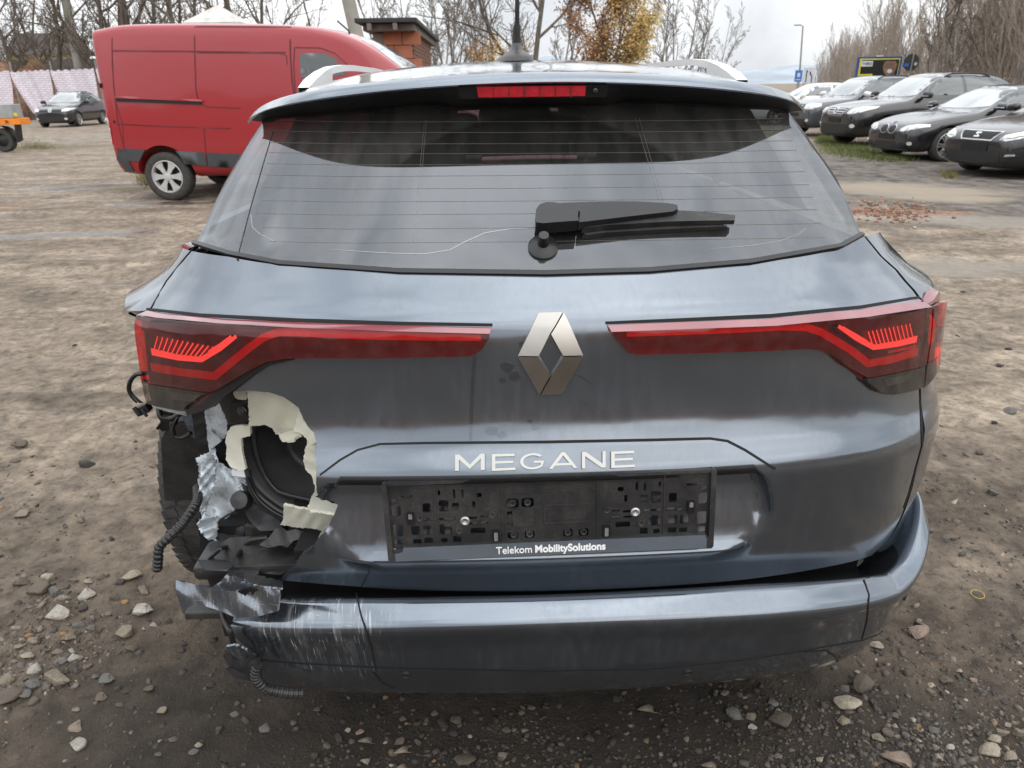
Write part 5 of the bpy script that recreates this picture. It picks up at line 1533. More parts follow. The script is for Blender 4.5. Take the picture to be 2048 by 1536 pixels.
def build_car(name, spec, loc, head, label, cat='car', group=None):
    """spec in metres, u measured forward from the front axle"""
    root = empty(name, loc, R(head), label, cat, group)
    L, W2, H, wb, oh, r = spec['L'], spec['W'] / 2, spec['H'], spec['wb'], spec['oh'], spec['r']
    gc = spec.get('gc', .19); nose = spec['nose']; cowl = spec['cowl']; belt = spec['belt']; rear = oh - L
    wr = spec.get('wr', W2 * .66); uc = spec.get('uc', -.55); ur = spec.get('ur', -1.35)
    S = []
    def st(u, w, zb, zt, **k): S.append(dict(u=u, w=w, zb=zb, zt=zt, **k))
    st(oh, W2 * .62, gc + .06, nose - .16); st(oh - .03, W2 * .74, gc + .03, nose - .08); st(oh - .12, W2 * .86, gc, nose)
    st(oh - .34, W2 * .95, gc - .02, nose + (cowl - nose) * .35); st(.18, W2 * .99, gc - .01, nose + (cowl - nose) * .62); st(-.25, W2, gc, nose + (cowl - nose) * .88)
    st(uc, W2, gc, cowl); st(uc - .08, W2, gc, cowl + .05, g=1, belt=belt - .02, wr=W2 * .80)
    st((uc + ur) / 2 - .04, W2, gc, cowl + (H - .03 - cowl) * .62, g=1, belt=belt, wr=wr * 1.10)
    st(ur, W2, gc, H - .035, g=1, belt=belt, wr=wr * 1.01); st(ur - .35, W2, gc, H - .002, g=1, belt=belt + .01, wr=wr); st(ur - .95, W2, gc, H, g=1, belt=belt + .02, wr=wr)
    st(rear + .95, W2, gc + .01, H - .02, g=1, belt=belt + .04, wr=wr * .98); st(rear + .45, W2 * .98, gc + .03, H - .07 - spec.get('drop', .05), g=1, belt=belt + .06, wr=wr * .95)
    st(rear + .16, W2 * .95, gc + .06, spec.get('ztail', 1.15), g=1, belt=belt + .05, wr=W2 * .72); st(rear + .05, W2 * .90, gc + .08, belt + .02); st(rear, W2 * .78, gc + .14, belt - .14)
    wh = [(0, W2 - .12), (0, -(W2 - .12)), (-wb, W2 - .12), (-wb, -(W2 - .12))]
    body, bvh = shell(S[::-1], wh, r, root, spec['paint'], car_ring, arch=spec.get('arch', 1.13))
    ww = .21
    for u, y in wh:
        road_wheel(root, u, math.copysign(W2 - ww / 2 - .015, y), r, ww, spec.get('spokes', 5), spec.get('rim', m_alloy), 1 if y > 0 else -1, spec.get('style', 'alloy'), spec.get('rr', .70))
    # glass
    zc, zr = cowl + .045, H - .055
    wb_, wt_ = W2 * .80, wr * .95
    decal(bvh, 'windscreen', [(-wb_, zc + .03), (-wb_ * .5, zc - .005), (0, zc - .01), (wb_ * .5, zc - .005), (wb_, zc + .03), (wt_ * 1.06, zr - .10), (wt_ * .96, zr - .015), (wt_ * .5, zr), (0, zr + .004), (-wt_ * .5, zr), (-wt_ * .96, zr - .015), (-wt_ * 1.06, zr - .10)], '-x', m_wglass, root, .004, .012, .09)
    b0 = belt + .035; t0 = H - .115
    def side_glass(sgn):
        ax = '-y' if sgn > 0 else '+y'
        uA = uc - .34; span = ur - uA
        f = [(uA, b0 + .01), (ur - .22, b0 + .012), (ur - .60, b0 + .015), (ur - .60, t0 + .02), (ur - .20, t0 + .012), (ur + .06, t0 - .05), (uA - (uA - ur) * .45, b0 + (t0 - b0) * .58)]
        decal(bvh, 'side_window', f, ax, m_cglass, root, .004, .010, .10)
        re = rear + spec.get('cend', .75)
        k = [(ur - .68, b0 + .015), (re + .05, b0 + .04), (re - .10, b0 + .10), (re + .10, t0 - .05), (ur - 1.25, t0 + .012), (ur - .68, t0 + .02)]
        decal(bvh, 'side_window', k, ax, m_cglass, root, .004, .010, .10)
        # door seams and handles
        for uu in (ur - .64,):
            decal(bvh, 'door_seam', [(uu - .006, gc + .22), (uu + .006, gc + .22), (uu + .006, belt), (uu - .006, belt)], ax, m_blk, root, .002, .004, .12)
        decal(bvh, 'door_handle', [(ur - .55, belt - .13), (ur - .38, belt - .13), (ur - .38, belt - .10), (ur - .55, belt - .10)], ax, spec['paint'], root, .03, .035, .12)
        decal(bvh, 'sill_trim', [(-.42, gc + .05), (-wb + .42, gc + .05), (-wb + .42, gc + .11), (-.42, gc + .11)], ax, m_trim, root, .006, .01, .2)
        # mirror
        my = sgn * (W2 + .10); mz = belt + .06; mu = uc - .30
        mm = MB(); mm.box((mu, my, mz), (.15, .22, .13), Matrix.Rotation(R(-8 * sgn), 3, 'X'), .045)
        MR = mm.build('mirror', spec.get('mirror', spec['paint']), root, smooth=True, sharp=50)
        MB().box((mu, sgn * (W2 - .02), mz - .05), (.07, .16, .04), None, .012).build('mirror_foot', m_trim, MR)
        if spec.get('mirror_strip'):
            MB().box((mu + .072, my + sgn * .01, mz - .02), (.012, .19, .018), None, .004).build('indicator', m_lampw, MR)
    side_glass(1); side_glass(-1)
    decal(bvh, 'number_plate_base', [(-.24, gc + .17), (.24, gc + .17), (.24, gc + .275), (-.24, gc + .275)] if 'plate' not in spec else spec['plate'], '-x', m_blk, root, .012, .016, .1)
    decal(bvh, 'rear_window', [(-.52, belt + .12), (.52, belt + .12), (.46, H - .2), (-.46, H - .2)], '+x', m_cglass, root, .004, .01, .1)
    for pts, m_, nm, off, th in spec['face']:
        for sg in ((1, -1) if nm.endswith('*') else (1,)):
            o_ = [(sg * a, b) for a, b in pts]
            decal(bvh, nm.rstrip('*'), o_, '-x', m_, root, off, th, .045)
    for fn in spec.get('extra', ()): fn(root, bvh, spec)
    return root
def ellipse(cx, cy, rx, ry, n=18): return [(cx + rx * math.cos(2 * math.pi * k / n), cy + ry * math.sin(2 * math.pi * k / n)) for k in range(n)]
def rails(h=.06, inset=.07, m_=None, back=.9):
    def f(root, bvh, sp):
        for sg in (1, -1):
            y = sg * (sp.get('wr', sp['W'] / 2 * .66) - .03); P = []
            u0, u1 = sp.get('ur', -1.35) - .18, sp['oh'] - sp['L'] + back
            for k in range(13):
                t = k / 12; u = u0 + (u1 - u0) * t
                hit = bvh.ray_cast(Vector((u, y, 4)), Vector((0, 0, -1)))
                z = hit[0].z if hit[0] else sp['H']
                P.append((u, y, z + h * min(1, 8 * t, 8 * (1 - t)) - .005))
            MB().tube(P, .019, 8).build('roof_rail', m_ or m_trim, root, smooth=True)
    return f
# --- black sports hatchback with twin oval grille
hatch = dict(L=4.32, W=1.765, H=1.41, wb=2.69, oh=.76, r=.315, gc=.17, nose=.70, cowl=.93, belt=.95, wr=.56, uc=-.62, ur=-1.42, paint=m_carblack, spokes=7, style='double', rr=.74, drop=.06, ztail=1.05, mirror_strip=True,
    plate=[(-.25, .40), (.25, .40), (.25, .51), (-.25, .51)],
    face=[(ellipse(.125, .595, .115, .085), m_chr, 'grille_surround*', .010, .02), (ellipse(.125, .595, .095, .068), m_blk, 'grille*', .020, .02),
          ([(.36, .60), (.46, .665), (.66, .70), (.78, .70), (.80, .66), (.66, .60), (.50, .565), (.40, .565)], m_lampw, 'headlamp*', .010, .02),
          (ellipse(.50, .618, .05, .045, 12), m_lampo, 'lamp_ring*', .022, .01), (ellipse(.62, .640, .045, .04, 12), m_lampo, 'lamp_ring*', .022, .01),
          ([(-.62, .23), (.62, .23), (.58, .34), (.30, .37), (-.30, .37), (-.58, .34)], m_trim, 'lower_grille', .006, .02), (ellipse(.66, .35, .04, .035, 12), m_lampw, 'fog_lamp*', .014, .02),
          ([(-.60, .215), (.60, .215), (.60, .235), (-.60, .235)], m_vtrim, 'splitter', .016, .02),
          (ellipse(0, .715, .035, .028, 14), m_chr, 'round_emblem', .010, .012), (ellipse(0, .715, .024, .019, 12), m_blue, 'emblem_disc', .016, .012)])
# --- black compact SUV with chrome slatted grille
suv = dict(L=4.43, W=1.81, H=1.66, wb=2.60, oh=.86, r=.345, gc=.23, nose=.90, cowl=1.08, belt=1.10, wr=.60, uc=-.50, ur=-1.28, paint=m_carblack, spokes=5, rr=.66, drop=.02, ztail=1.34, cend=.55, arch=1.17, mirror=m_trim, mirror_strip=True,
    plate=[(-.26, .56), (.26, .56), (.26, .67), (-.26, .67)],
    face=[([(-.36, .82), (-.42, .90), (.42, .90), (.36, .82), (.28, .72), (-.28, .72)], m_chr, 'grille_surround', .010, .02), ([(-.33, .825), (-.385, .885), (.385, .885), (.33, .825), (.26, .735), (-.26, .735)], m_blk, 'grille', .016, .02),
          ([(-.36, .845), (.36, .845), (.345, .862), (-.345, .862)], m_chr, 'grille_slat', .024, .02), ([(-.33, .795), (.33, .795), (.34, .812), (-.34, .812)], m_chr, 'grille_slat', .024, .02), ([(-.28, .752), (.28, .752), (.30, .768), (-.30, .768)], m_chr, 'grille_slat', .024, .02),
          (ellipse(0, .815, .07, .07), m_chr, 'round_emblem', .030, .02), ([(-.045, .85), (-.02, .85), (0, .80), (.02, .85), (.045, .85), (.012, .775), (-.012, .775)], m_blk, 'emblem_mark', .034, .006),
          ([(.46, .79), (.50, .86), (.66, .915), (.82, .93), (.83, .88), (.76, .80), (.64, .765), (.50, .765)], m_lampw, 'headlamp*', .010, .02), (ellipse(.60, .83, .06, .05, 14), m_lampo, 'lamp_ring*', .022, .01),
          ([(-.60, .34), (.60, .34), (.55, .53), (-.55, .53)], m_trim, 'lower_grille', .008, .02), (ellipse(.68, .50, .05, .045, 12), m_lampw, 'fog_lamp*', .014, .02), ([(-.70, .26), (.70, .26), (.70, .36), (-.70, .36)], m_trim, 'skid_trim', .014, .02)], extra=(rails(.055),))
# --- black hatchback with angular chrome framed grille
leon = dict(L=4.26, W=1.816, H=1.44, wb=2.64, oh=.85, r=.32, gc=.16, nose=.72, cowl=.95, belt=.97, wr=.57, uc=-.55, ur=-1.36, paint=m_carblack, spokes=5, rr=.70, drop=.05, ztail=1.1,
    plate=[(-.26, .42), (.26, .42), (.26, .54), (-.26, .54)],
    face=[([(-.30, .58), (-.40, .72), (.40, .72), (.30, .58)], m_chr, 'grille_surround', .010, .02), ([(-.275, .597), (-.365, .705), (.365, .705), (.275, .597)], m_blk, 'grille', .018, .02)] +
         [([(-.29 - .02 * k, .61 + .022 * k), (.29 + .02 * k, .61 + .022 * k), (.29 + .02 * k, .614 + .022 * k), (-.29 - .02 * k, .614 + .022 * k)], m_vtrim, 'grille_slat', .021, .006) for k in range(4)] +
         [([(-.05, .685), (.05, .685), (.05, .665), (-.02, .665), (.05, .635), (.05, .615), (-.05, .615), (-.05, .635), (.02, .635), (-.05, .665)], m_chr, 'emblem', .030, .014),
          ([(.44, .60), (.48, .67), (.70, .735), (.86, .75), (.84, .70), (.70, .62), (.56, .585)], m_lampw, 'headlamp*', .010, .02), ([(.52, .63), (.62, .66), (.74, .67), (.62, .63)], m_lampo, 'lamp_ring*', .022, .01),
          ([(-.55, .26), (.55, .26), (.48, .40), (-.48, .40)], m_trim, 'lower_grille', .008, .02), ([(.56, .33), (.76, .36), (.76, .42), (.58, .40)], m_trim, 'fog_recess*', .008, .02), ([(.60, .36), (.72, .375), (.72, .40), (.61, .39)], m_lampw, 'fog_lamp*', .016, .012)])
# --- slate grey SUV behind
duster = dict(L=4.32, W=1.82, H=1.63, wb=2.67, oh=.83, r=.34, gc=.24, nose=.92, cowl=1.06, belt=1.08, wr=.60, uc=-.52, ur=-1.25, paint=m_cargrey, spokes=5, rr=.66, drop=.02, ztail=1.3, cend=.6, arch=1.17, mirror=m_carwhite,
    plate=[(-.26, .56), (.26, .56), (.26, .66), (-.26, .66)],
    face=[([(-.40, .76), (-.42, .88), (.42, .88), (.40, .76)], m_blk, 'grille', .010, .02), ([(-.41, .80), (.41, .80), (.41, .815), (-.41, .815)], m_chr, 'grille_slat', .018, .02), ([(-.41, .84), (.41, .84), (.41, .855), (-.41, .855)], m_chr, 'grille_slat', .018, .02),
          ([(.47, .76), (.47, .89), (.78, .91), (.82, .84), (.74, .76)], m_lampw, 'headlamp*', .010, .02), (ellipse(.56, .825, .05, .05, 12), m_lampo, 'lamp_ring*', .02, .01), (ellipse(.69, .835, .05, .05, 12), m_lampo, 'lamp_ring*', .02, .01),
          ([(-.66, .30), (.66, .30), (.6, .5), (-.6, .5)], m_trim, 'lower_grille', .008, .02), (ellipse(.64, .46, .045, .04, 12), m_lampw, 'fog_lamp*', .014, .02)], extra=(rails(.075, m_=m_trim),))
white = dict(L=4.3, W=1.79, H=1.46, wb=2.62, oh=.85, r=.31, gc=.18, nose=.72, cowl=.95, belt=.97, wr=.57, uc=-.55, ur=-1.35, paint=m_carwhite, spokes=5, face=[([(.46, .62), (.5, .70), (.78, .72), (.74, .64)], m_lampw, 'headlamp*', .010, .02), ([(-.4, .6), (.4, .6), (.4, .7), (-.4, .7)], m_blk, 'grille', .01, .02)])
# --- tall black hatchback on the left
plus = dict(L=4.2, W=1.76, H=1.58, wb=2.58, oh=.86, r=.315, gc=.19, nose=.80, cowl=1.02, belt=1.02, wr=.58, uc=-.48, ur=-1.28, paint=m_carblack, spokes=6, rr=.70, drop=.03, ztail=1.25, mirror=m_trim, cend=.6,
    plate=[(-.26, .48), (.26, .48), (.26, .58), (-.26, .58)],
    face=[([(-.48, .685), (-.48, .76), (.48, .76), (.48, .685)], m_blk, 'grille', .010, .02), ([(-.46, .71), (.46, .71), (.46, .722), (-.46, .722)], m_vtrim, 'grille_slat', .016, .01), (ellipse(0, .735, .078, .078), m_chr, 'round_emblem', .024, .02), ([(-.05, .775), (-.022, .775), (0, .72), (.022, .775), (.05, .775), (.012, .69), (-.012, .69)], m_blk, 'emblem_mark', .028, .006),
          ([(.50, .69), (.50, .77), (.66, .82), (.84, .84), (.83, .77), (.72, .70)], m_lampw, 'headlamp*', .010, .02), ([(-.55, .30), (.55, .30), (.48, .42), (-.48, .42)], m_trim, 'lower_grille', .008, .02), (ellipse(.62, .38, .06, .05, 12), m_lampw, 'fog_lamp*', .014, .02)])
build_car('parked_car', leon, (8.71, 12.25, gz(8.7, 12.2) + .0), 192, 'black hatchback with chrome trapezoid grille, nearest of the parked row', group='cars parked in the row')
build_car('parked_car', hatch, (8.80, 15.28, gz(8.8, 15.3)), 187, 'black hatchback with two oval chrome grilles and alloy wheels', group='cars parked in the row')
build_car('parked_car', suv, (9.25, 18.52, gz(9.2, 18.5)), 187, 'black SUV with chrome slatted grille and black roof rails', group='cars parked in the row')
build_car('parked_car', duster, (9.7, 22.4, gz(9.7, 22.4)), 192, 'slate grey SUV with white mirrors behind the black cars', group='cars parked in the row')
build_car('parked_car', white, (10.7, 29.0, gz(10.7, 29.0)), 176, 'white car mostly hidden behind the grey SUV', group='cars parked in the row')
build_car('parked_car', plus, (-20.4, 36.3, gz(-20.4, 36.3)), 274, 'tall black hatchback with round emblem before the white sheet fence')

# ------------------------------------------------------------------ red van
VY = 10.45                                                   # its near side stands in this plane
def vp(px, py): P = aty(px, py, VY); return P
vo = atz(358, 398, 0.0)
VO = np.array([vo[0], VY + .96, gz(vo[0], VY)])
def vl(px, py): P = vp(px, py); return (P[0] - VO[0], P[2] - VO[2])     # local (u, z)
VAN = empty('delivery_van', tuple(VO), R(-5), 'red high-roof panel van with grey rubbing strip', 'van')
def van_ring(st):
    w, zb, zt = st['w'], st['zb'], st['zt']; wr = st['wr']
    return [(0, zb), (.80 * w, zb), (.96 * w, zb + .05), (w, zb + .25), (w, 1.0 if zt > 1.3 else zb + (zt - zb) * .6), (.985 * w, min(1.45, zt - .25)), (.985 * w + (wr - .985 * w) * .55, zt - .26 if zt > 1.6 else zt - .12), (wr, zt - .06), (wr * .95, zt - .008), (0, zt + .015)]
_top = [vl(*p) for p in [(212, 52), (224, 44), (300, 42), (420, 42), (540, 44), (620, 48), (680, 56), (735, 75), (775, 100), (812, 128), (860, 170), (905, 205), (1000, 232), (1040, 262)]]
tu = [p[0] for p in _top]; tz_ = [p[1] for p in _top]
stv = []
ur0 = vl(207, 120)[0] - .09
for u, w, zb in ((ur0 - .01, .91, .42), (ur0 + .005, .955, .40), (ur0 + .05, .975, .36), (ur0 + .12, .98, .34), (ur0 + .35, .98, .32)):
    stv.append(dict(u=u, w=w, zb=zb, zt=float(np.interp(u + .08, tu, tz_)) - (.05 if u < ur0 + .0 else .015 if u < ur0 + .03 else 0), wr=w * .92))
for u in np.linspace(ur0 + .7, tu[-1], 16):
    zt = float(np.interp(u, tu, tz_)); w = .98 if u < 3.6 else .98 - .16 * ((u - 3.6) / max(.1, tu[-1] - 3.6)) ** 2
    stv.append(dict(u=float(u), w=w, zb=.30, zt=zt, wr=.98 * (.92 if zt > 2.0 else .92 - .12 * (2.0 - zt))))
stv.append(dict(u=tu[-1] + .10, w=.74, zb=.34, zt=.85, wr=.6)); stv.append(dict(u=tu[-1] + .13, w=.6, zb=.40, zt=.70, wr=.5))
wbv = 3.15
VB, vb = shell(stv, [(0, -.84), (0, .84), (wbv, -.84), (wbv, .84)], .335, VAN, m_red, van_ring, arch=1.22)
def vd(name, pts, m_, off=.006, thick=.012, step=.12, parent=None): return decal(vb, name, [vl(*p) for p in pts], '+y', m_, parent or VAN, off, thick, step)
def vline(pts, w=.014, m_=None, name='panel_groove'):
    P = [np.array(vl(*p)) for p in pts]; L = []; Rr_ = []
    for i, p in enumerate(P):
        d = P[min(i + 1, len(P) - 1)] - P[max(i - 1, 0)]; d = d / np.linalg.norm(d); n_ = np.array([-d[1], d[0]]) * w / 2
        L.append(tuple(p + n_)); Rr_.append(tuple(p - n_))
    return decal(vb, name, L + Rr_[::-1], '+y', m_ or m_groove, VAN, .004, .008, .2)
for (u, y) in ((0, -.86), (0, .86), (wbv, -.86), (wbv, .86)):
    road_wheel(VAN, u, y, .33, .21, 6, m_cap, 1 if y > 0 else -1, 'cap', .66)
vd('rubbing_strip', [(263, 297), (303, 299), (292, 318), (290, 322), (264, 322)], m_vtrim, .018, .03)
vd('rubbing_strip', [(366, 301), (428, 304), (430, 330), (384, 327), (376, 312)], m_vtrim, .018, .03)
vd('rubbing_strip', [(431, 304), (640, 312), (640, 340), (432, 331)], m_vtrim, .018, .03)
vd('bumper_corner', [(233, 297), (262, 298), (266, 318), (275, 342), (250, 345), (240, 338), (231, 308)], m_vtrim, .020, .04)
for L_, w_ in (([(229, 52), (231, 100), (236, 170), (246, 245), (258, 296)], .012), ([(231, 101), (400, 103), (590, 106)], .016), ([(402, 53), (404, 103), (408, 180), (414, 205)], .014), ([(404, 53), (598, 55)], .014), ([(598, 55), (600, 110), (604, 160), (612, 210), (620, 300)], .018),
               ([(243, 248), (330, 252), (480, 256)], .010), ([(410, 106), (578, 107), (592, 112), (594, 130)], .010), ([(424, 252), (428, 304)], .012), ([(258, 300), (256, 250), (240, 200), (231, 120)], .006), ([(420, 207), (428, 213), (500, 216)], .012), ([(608, 96), (660, 97), (690, 108), (720, 135)], .012), ([(608, 96), (607, 130), (612, 200)], .012)):
    vline(L_, w_)
vd('door_rail', [(243, 196), (420, 203), (420, 209), (243, 203)], m_blk, .012, .02, .2)
vd('rail_cover', [(240, 192), (424, 199), (424, 203), (240, 196)], m_red, .024, .03, .2)
vd('cab_window', [(619, 112), (625, 107), (670, 108), (690, 118), (706, 138), (712, 150), (640, 158), (622, 156)], m_cglass, .006, .012, .1)
vd('rear_lamp', [(216, 222), (222, 224), (229, 250), (234, 290), (228, 292), (222, 262)], m_lampr, .012, .03, .05)
vd('lamp_segment', [(220, 236), (225, 238), (228, 252), (222, 252)], m_lampo, .02, .02, .05)
vd('lamp_segment', [(224, 256), (229, 257), (233, 284), (228, 284)], m_lampo, .02, .02, .05)
vd('fuel_flap_lock', [(236, 241), (240, 241), (240, 246), (236, 246)], m_blk, .008, .01, .05)
vd('door_hinge', [(205, 166), (210, 166), (210, 176), (205, 176)], m_blk, .03, .04, .05)
# windscreen and wiper of the van
decal(vb, 'windscreen', [(-.80, 1.38), (0, 1.34), (.80, 1.38), (.76, 1.78), (.70, 2.02), (.35, 2.08), (0, 2.09), (-.35, 2.08), (-.70, 2.02), (-.76, 1.78)], '-x', m_wglass, VAN, .006, .012, .12, start=8)
h_ = vb.ray_cast(Vector((vl(703, 70)[0], -.5, 5)), Vector((0, 0, -1)))[0]
MB().tube([tuple(h_ + Vector((0, 0, -.02))), tuple(h_ + Vector((-.02, 0, .04))), tuple(h_ + Vector((-.16, 0, .16)))], .012, 6).build('aerial', m_blk, VAN)
# ================================================================== trees
def grow(rs, base, d, length, r, depth, out, bend=.12, up=.15, kids=(3, 5), spread=.7, shrink=.62, segs=5, start=.3, rmin=.004):
    pts = [Vector(base)]; rad = [r]; dd = Vector(d).normalized(); p = Vector(base)
    for i in range(segs):
        dd = (dd + Vector((rs.gauss(0, bend), rs.gauss(0, bend), rs.gauss(0, bend) + up * .3))).normalized()
        p = p + dd * (length / segs); pts.append(p.copy()); rad.append(max(rmin, r * (1 - .75 * (i + 1) / segs)))
    out.append((pts, rad, depth))
    if depth <= 0: return
    n = rs.randint(*kids)
    for k in range(n):
        t = start + (1 - start) * (k + rs.random()) / n
        f = t * segs; i = min(int(f), segs - 1); q = pts[i].lerp(pts[i + 1], f - i); rr = rad[i] + (rad[i + 1] - rad[i]) * (f - i)
        ax = (pts[i + 1] - pts[i]).normalized(); side = ax.orthogonal().normalized(); side.rotate(Matrix.Rotation(rs.uniform(0, 6.28), 3, ax))
        nd = (ax * (1 - spread * .6) + side * spread + Vector((0, 0, up))).normalized()
        grow(rs, q, nd, length * shrink * rs.uniform(.7, 1.15) * (1.1 - .45 * t), max(rmin, rr * .62), depth - 1, out, bend * 1.15, up, kids, spread, shrink, max(3, segs - 1), .15, rmin)
def bare_tree(name, seed, h, r, depth, mt, mb, stems=1, **kw):
    rs = random.Random(seed); br = []
    for s in range(stems):
        a = rs.uniform(0, 6.28); lean = .04 if stems == 1 else .22
        grow(rs, (rs.gauss(0, .05 * (stems > 1)), rs.gauss(0, .05 * (stems > 1)), -.15), (math.cos(a) * lean, math.sin(a) * lean, 1), h * rs.uniform(.85, 1.1), r * (1 if s == 0 else rs.uniform(.6, .9)), depth, br, **kw)
    T, B = MB(), MB()
    top = max(b[2] for b in br)
    for pts, rad, dep in br:
        if dep == top: T.tube(pts, rad, 8, cap=False)
        else: B.tube(pts, rad, 4 if dep >= top - 1 else 3, cap=False)
    root = bpy.data.objects.new(name, None)
    COL.objects.link(root)
    T.build('trunk', mt, root, smooth=True); B.build('crown', mb, root)
    return root
def bark(name, a, b, sc=(6, 6, 1.5)):
    t = NT(name); v = t.obj(); n = t.noise(t.scale(v, sc), 2.0, 6, .65)
    t.bsdf(Base_Color=t.ramp(n, (.35, a), (.65, b)), Roughness=.95, Normal=t.bump(n, .6, .03)); return t.m
m_bark = bark('grey_brown_bark', (.055, .045, .036), (.16, .135, .11))
m_barkl = bark('pale_birch_bark', (.10, .09, .08), (.42, .40, .37), (3, 3, 9))
m_twig = bark('brown_twigs', (.085, .07, .056), (.19, .155, .125))
m_twigr = bark('red_brown_twigs', (.17, .14, .115), (.36, .30, .245))
P_big = [bare_tree('bare_tree', 21 + k, 9.5, .17, 3, m_bark, m_twig, stems=(1, 2, 1)[k], kids=(6, 8), spread=.75, shrink=.50, segs=8, start=.16, bend=.10, rmin=.012) for k in range(3)]
P_birch = [bare_tree('birch_tree', 41 + k, 8.5, .09, 3, m_barkl, m_twig, stems=(2, 3)[k], kids=(7, 9), spread=.55, shrink=.36, segs=8, start=.15, bend=.06, up=.1, rmin=.010) for k in range(2)]
P_young = [bare_tree('young_tree', 61 + k, 6.0, .055, 2, (m_twigr, m_barkl, m_twigr, m_twigr)[k], m_twigr, stems=(3, 2, 4, 3)[k], kids=(9, 13), spread=.42, shrink=.40, segs=7, start=.06, bend=.07, up=.25, rmin=.008) for k in range(4)]
used_p = set()
def plant_tree(proto, loc, rz, sc, label, cat='tree', group=None):
    if id(proto) in used_p: o = copy_tree(proto)
    else: used_p.add(id(proto)); o = proto
    o.location = (loc[0], loc[1], gz(loc[0], loc[1])); o.rotation_euler = (0, 0, rz); o.scale = (sc, sc, sc)
    for k in ('label', 'category', 'group'):
        if k in o: del o[k]
    return tag(o, label, cat, group)
rt_ = random.Random(9)
def px_at(px, y): return aty(px, 170, y)[0]
# behind the sheet fence and the van
for i, (px, y, k, sc) in enumerate([(-60, 52, 0, 1.1), (-10, 56, 1, 1.0), (38, 50, 2, 1.15), (66, 58, 0, .95), (104, 51, 1, 1.1), (176, 60, 2, .9), (203, 50, 0, 1.25), (228, 49, 1, 1.3), (252, 55, 2, 1.2), (275, 50, 0, 1.3), (292, 52, 1, 1.15), (330, 58, 2, 1.0), (362, 54, 0, .95), (402, 47, 1, 1.2), (472, 47, 2, 1.3), (500, 52, 0, 1.0), (527, 50, 1, 1.1), (575, 60, 2, .9), (640, 58, 0, .85)]):
    plant_tree(P_big[k], (px_at(px, y), y), rt_.uniform(0, 6.28), sc, 'one of the dark bare trees behind the white sheet fence and red van', group='bare trees behind the fence and van')
for i, (px, y, k, sc) in enumerate([(20, 62, 0, .9), (140, 64, 1, .9), (310, 66, 0, .9), (420, 64, 1, .8), (600, 62, 0, .9)]):
    plant_tree(P_young[k], (px_at(px, y), y), rt_.uniform(0, 6.28), 1.3 * sc, 'one of the thin brown saplings among the dark trees at left', group='saplings at left')
for i, (px, y, k, sc) in enumerate([(790, 44, 0, .9), (835, 47, 1, .95), (884, 42, 0, 1.0), (905, 44, 1, .9), (930, 46, 0, .85), (955, 50, 1, .8)]):
    plant_tree(P_birch[k], (px_at(px, y), y), rt_.uniform(0, 6.28), sc, 'one of the slim pale birches right of the brick hut', group='birches right of the brick hut')
plant_tree(P_big[1], (px_at(1062, 38), 38), 1.0, 1.0, 'broad bare tree standing behind the roof antenna')
plant_tree(P_big[0], (px_at(1000, 46), 46), 2.2, .8, 'smaller bare tree just left of the roof antenna')
plant_tree(P_birch[0], (px_at(1118, 41), 41), 4.0, 1.0, 'pale birch between the antenna and the orange leaved tree')
for px, y, k, sc in ((1322, 55, 0, .9), (1352, 52, 1, .95), (1392, 60, 0, .9), (1425, 64, 1, .75)):
    plant_tree(P_birch[k], (px_at(px, y), y), rt_.uniform(0, 6.28), sc, 'one of the airy birches right of the orange leaved tree', group='birches right of the leafy tree')
# young wood on the right, edge running away from the parked cars
wood = []
for k in range(120):
    t = rt_.random() ** 1.5; dpt = rt_.random() ** 1.4
    x = 19 + 78 * t + dpt * (9 + 20 * t); y = 27 + 200 * t + dpt * (4 + 10 * t) + rt_.uniform(-1, 1)
    wood.append((x, y, t))
for k in range(16):
    wood.append((17 + rt_.uniform(-.5, 9), 21 + rt_.uniform(0, 7), 0.0))
wood.sort(key=lambda w: w[1])
for k, (x, y, t) in enumerate(wood):
    plant_tree(P_young[k % 4], (x, y), rt_.uniform(0, 6.28), rt_.uniform(.75, 1.15) * (1.05 + .5 * t), 'one of the slender brown young trees in the wood at right', group='young trees of the wood at right')
for px, y, sc in ((1905, 33, .9), (1975, 31, 1.0), (2010, 30, 1.05), (1860, 38, .85), (2040, 29, .95)):
    plant_tree(P_birch[rt_.randint(0, 1)], (px_at(px, y), y), rt_.uniform(0, 6.28), sc, 'one of the taller pale stems at the edge of the wood', group='pale stems at the wood edge')
# low brush that closes the wood
def brush():
    m = MB(); rs = random.Random(3)
    gz = lambda a, b: -.06
    for k in range(2600):
        t = rs.random() ** 1.6; dp = rs.random()
        x = 17 + 80 * t + dp * 14 + rs.uniform(-1, 1); y = 25 + 205 * t + dp * 6
        h = rs.uniform(1.0, 3.0) * (1 + t); z0 = gz(x, y) if y < 60 else 0
        w = .008 * (1 + 4 * t); a = rs.uniform(0, 3.14)
        lx, ly = rs.gauss(0, .18) * h, rs.gauss(0, .18) * h
        dx, dy = math.cos(a) * w, math.sin(a) * w
        m.add([(x - dx, y - dy, z0), (x + dx, y + dy, z0), (x + lx, y + ly, z0 + h)], [(0, 1, 2)])
        for j in range(3):
            f = rs.uniform(.3, .9); bx, by, bz = x + lx * f, y + ly * f, z0 + h * f; g = rs.uniform(.3, .8)
            m.add([(bx - dx * .6, by - dy * .6, bz), (bx + dx * .6, by + dy * .6, bz), (bx + rs.gauss(0, .5) * g, by + rs.gauss(0, .5) * g, bz + g)], [(0, 1, 2)])
    return tag(m.build('undergrowth', m_twigr), 'brown leafless undergrowth filling the wood behind the cars', 'undergrowth', kind='stuff')
brush()
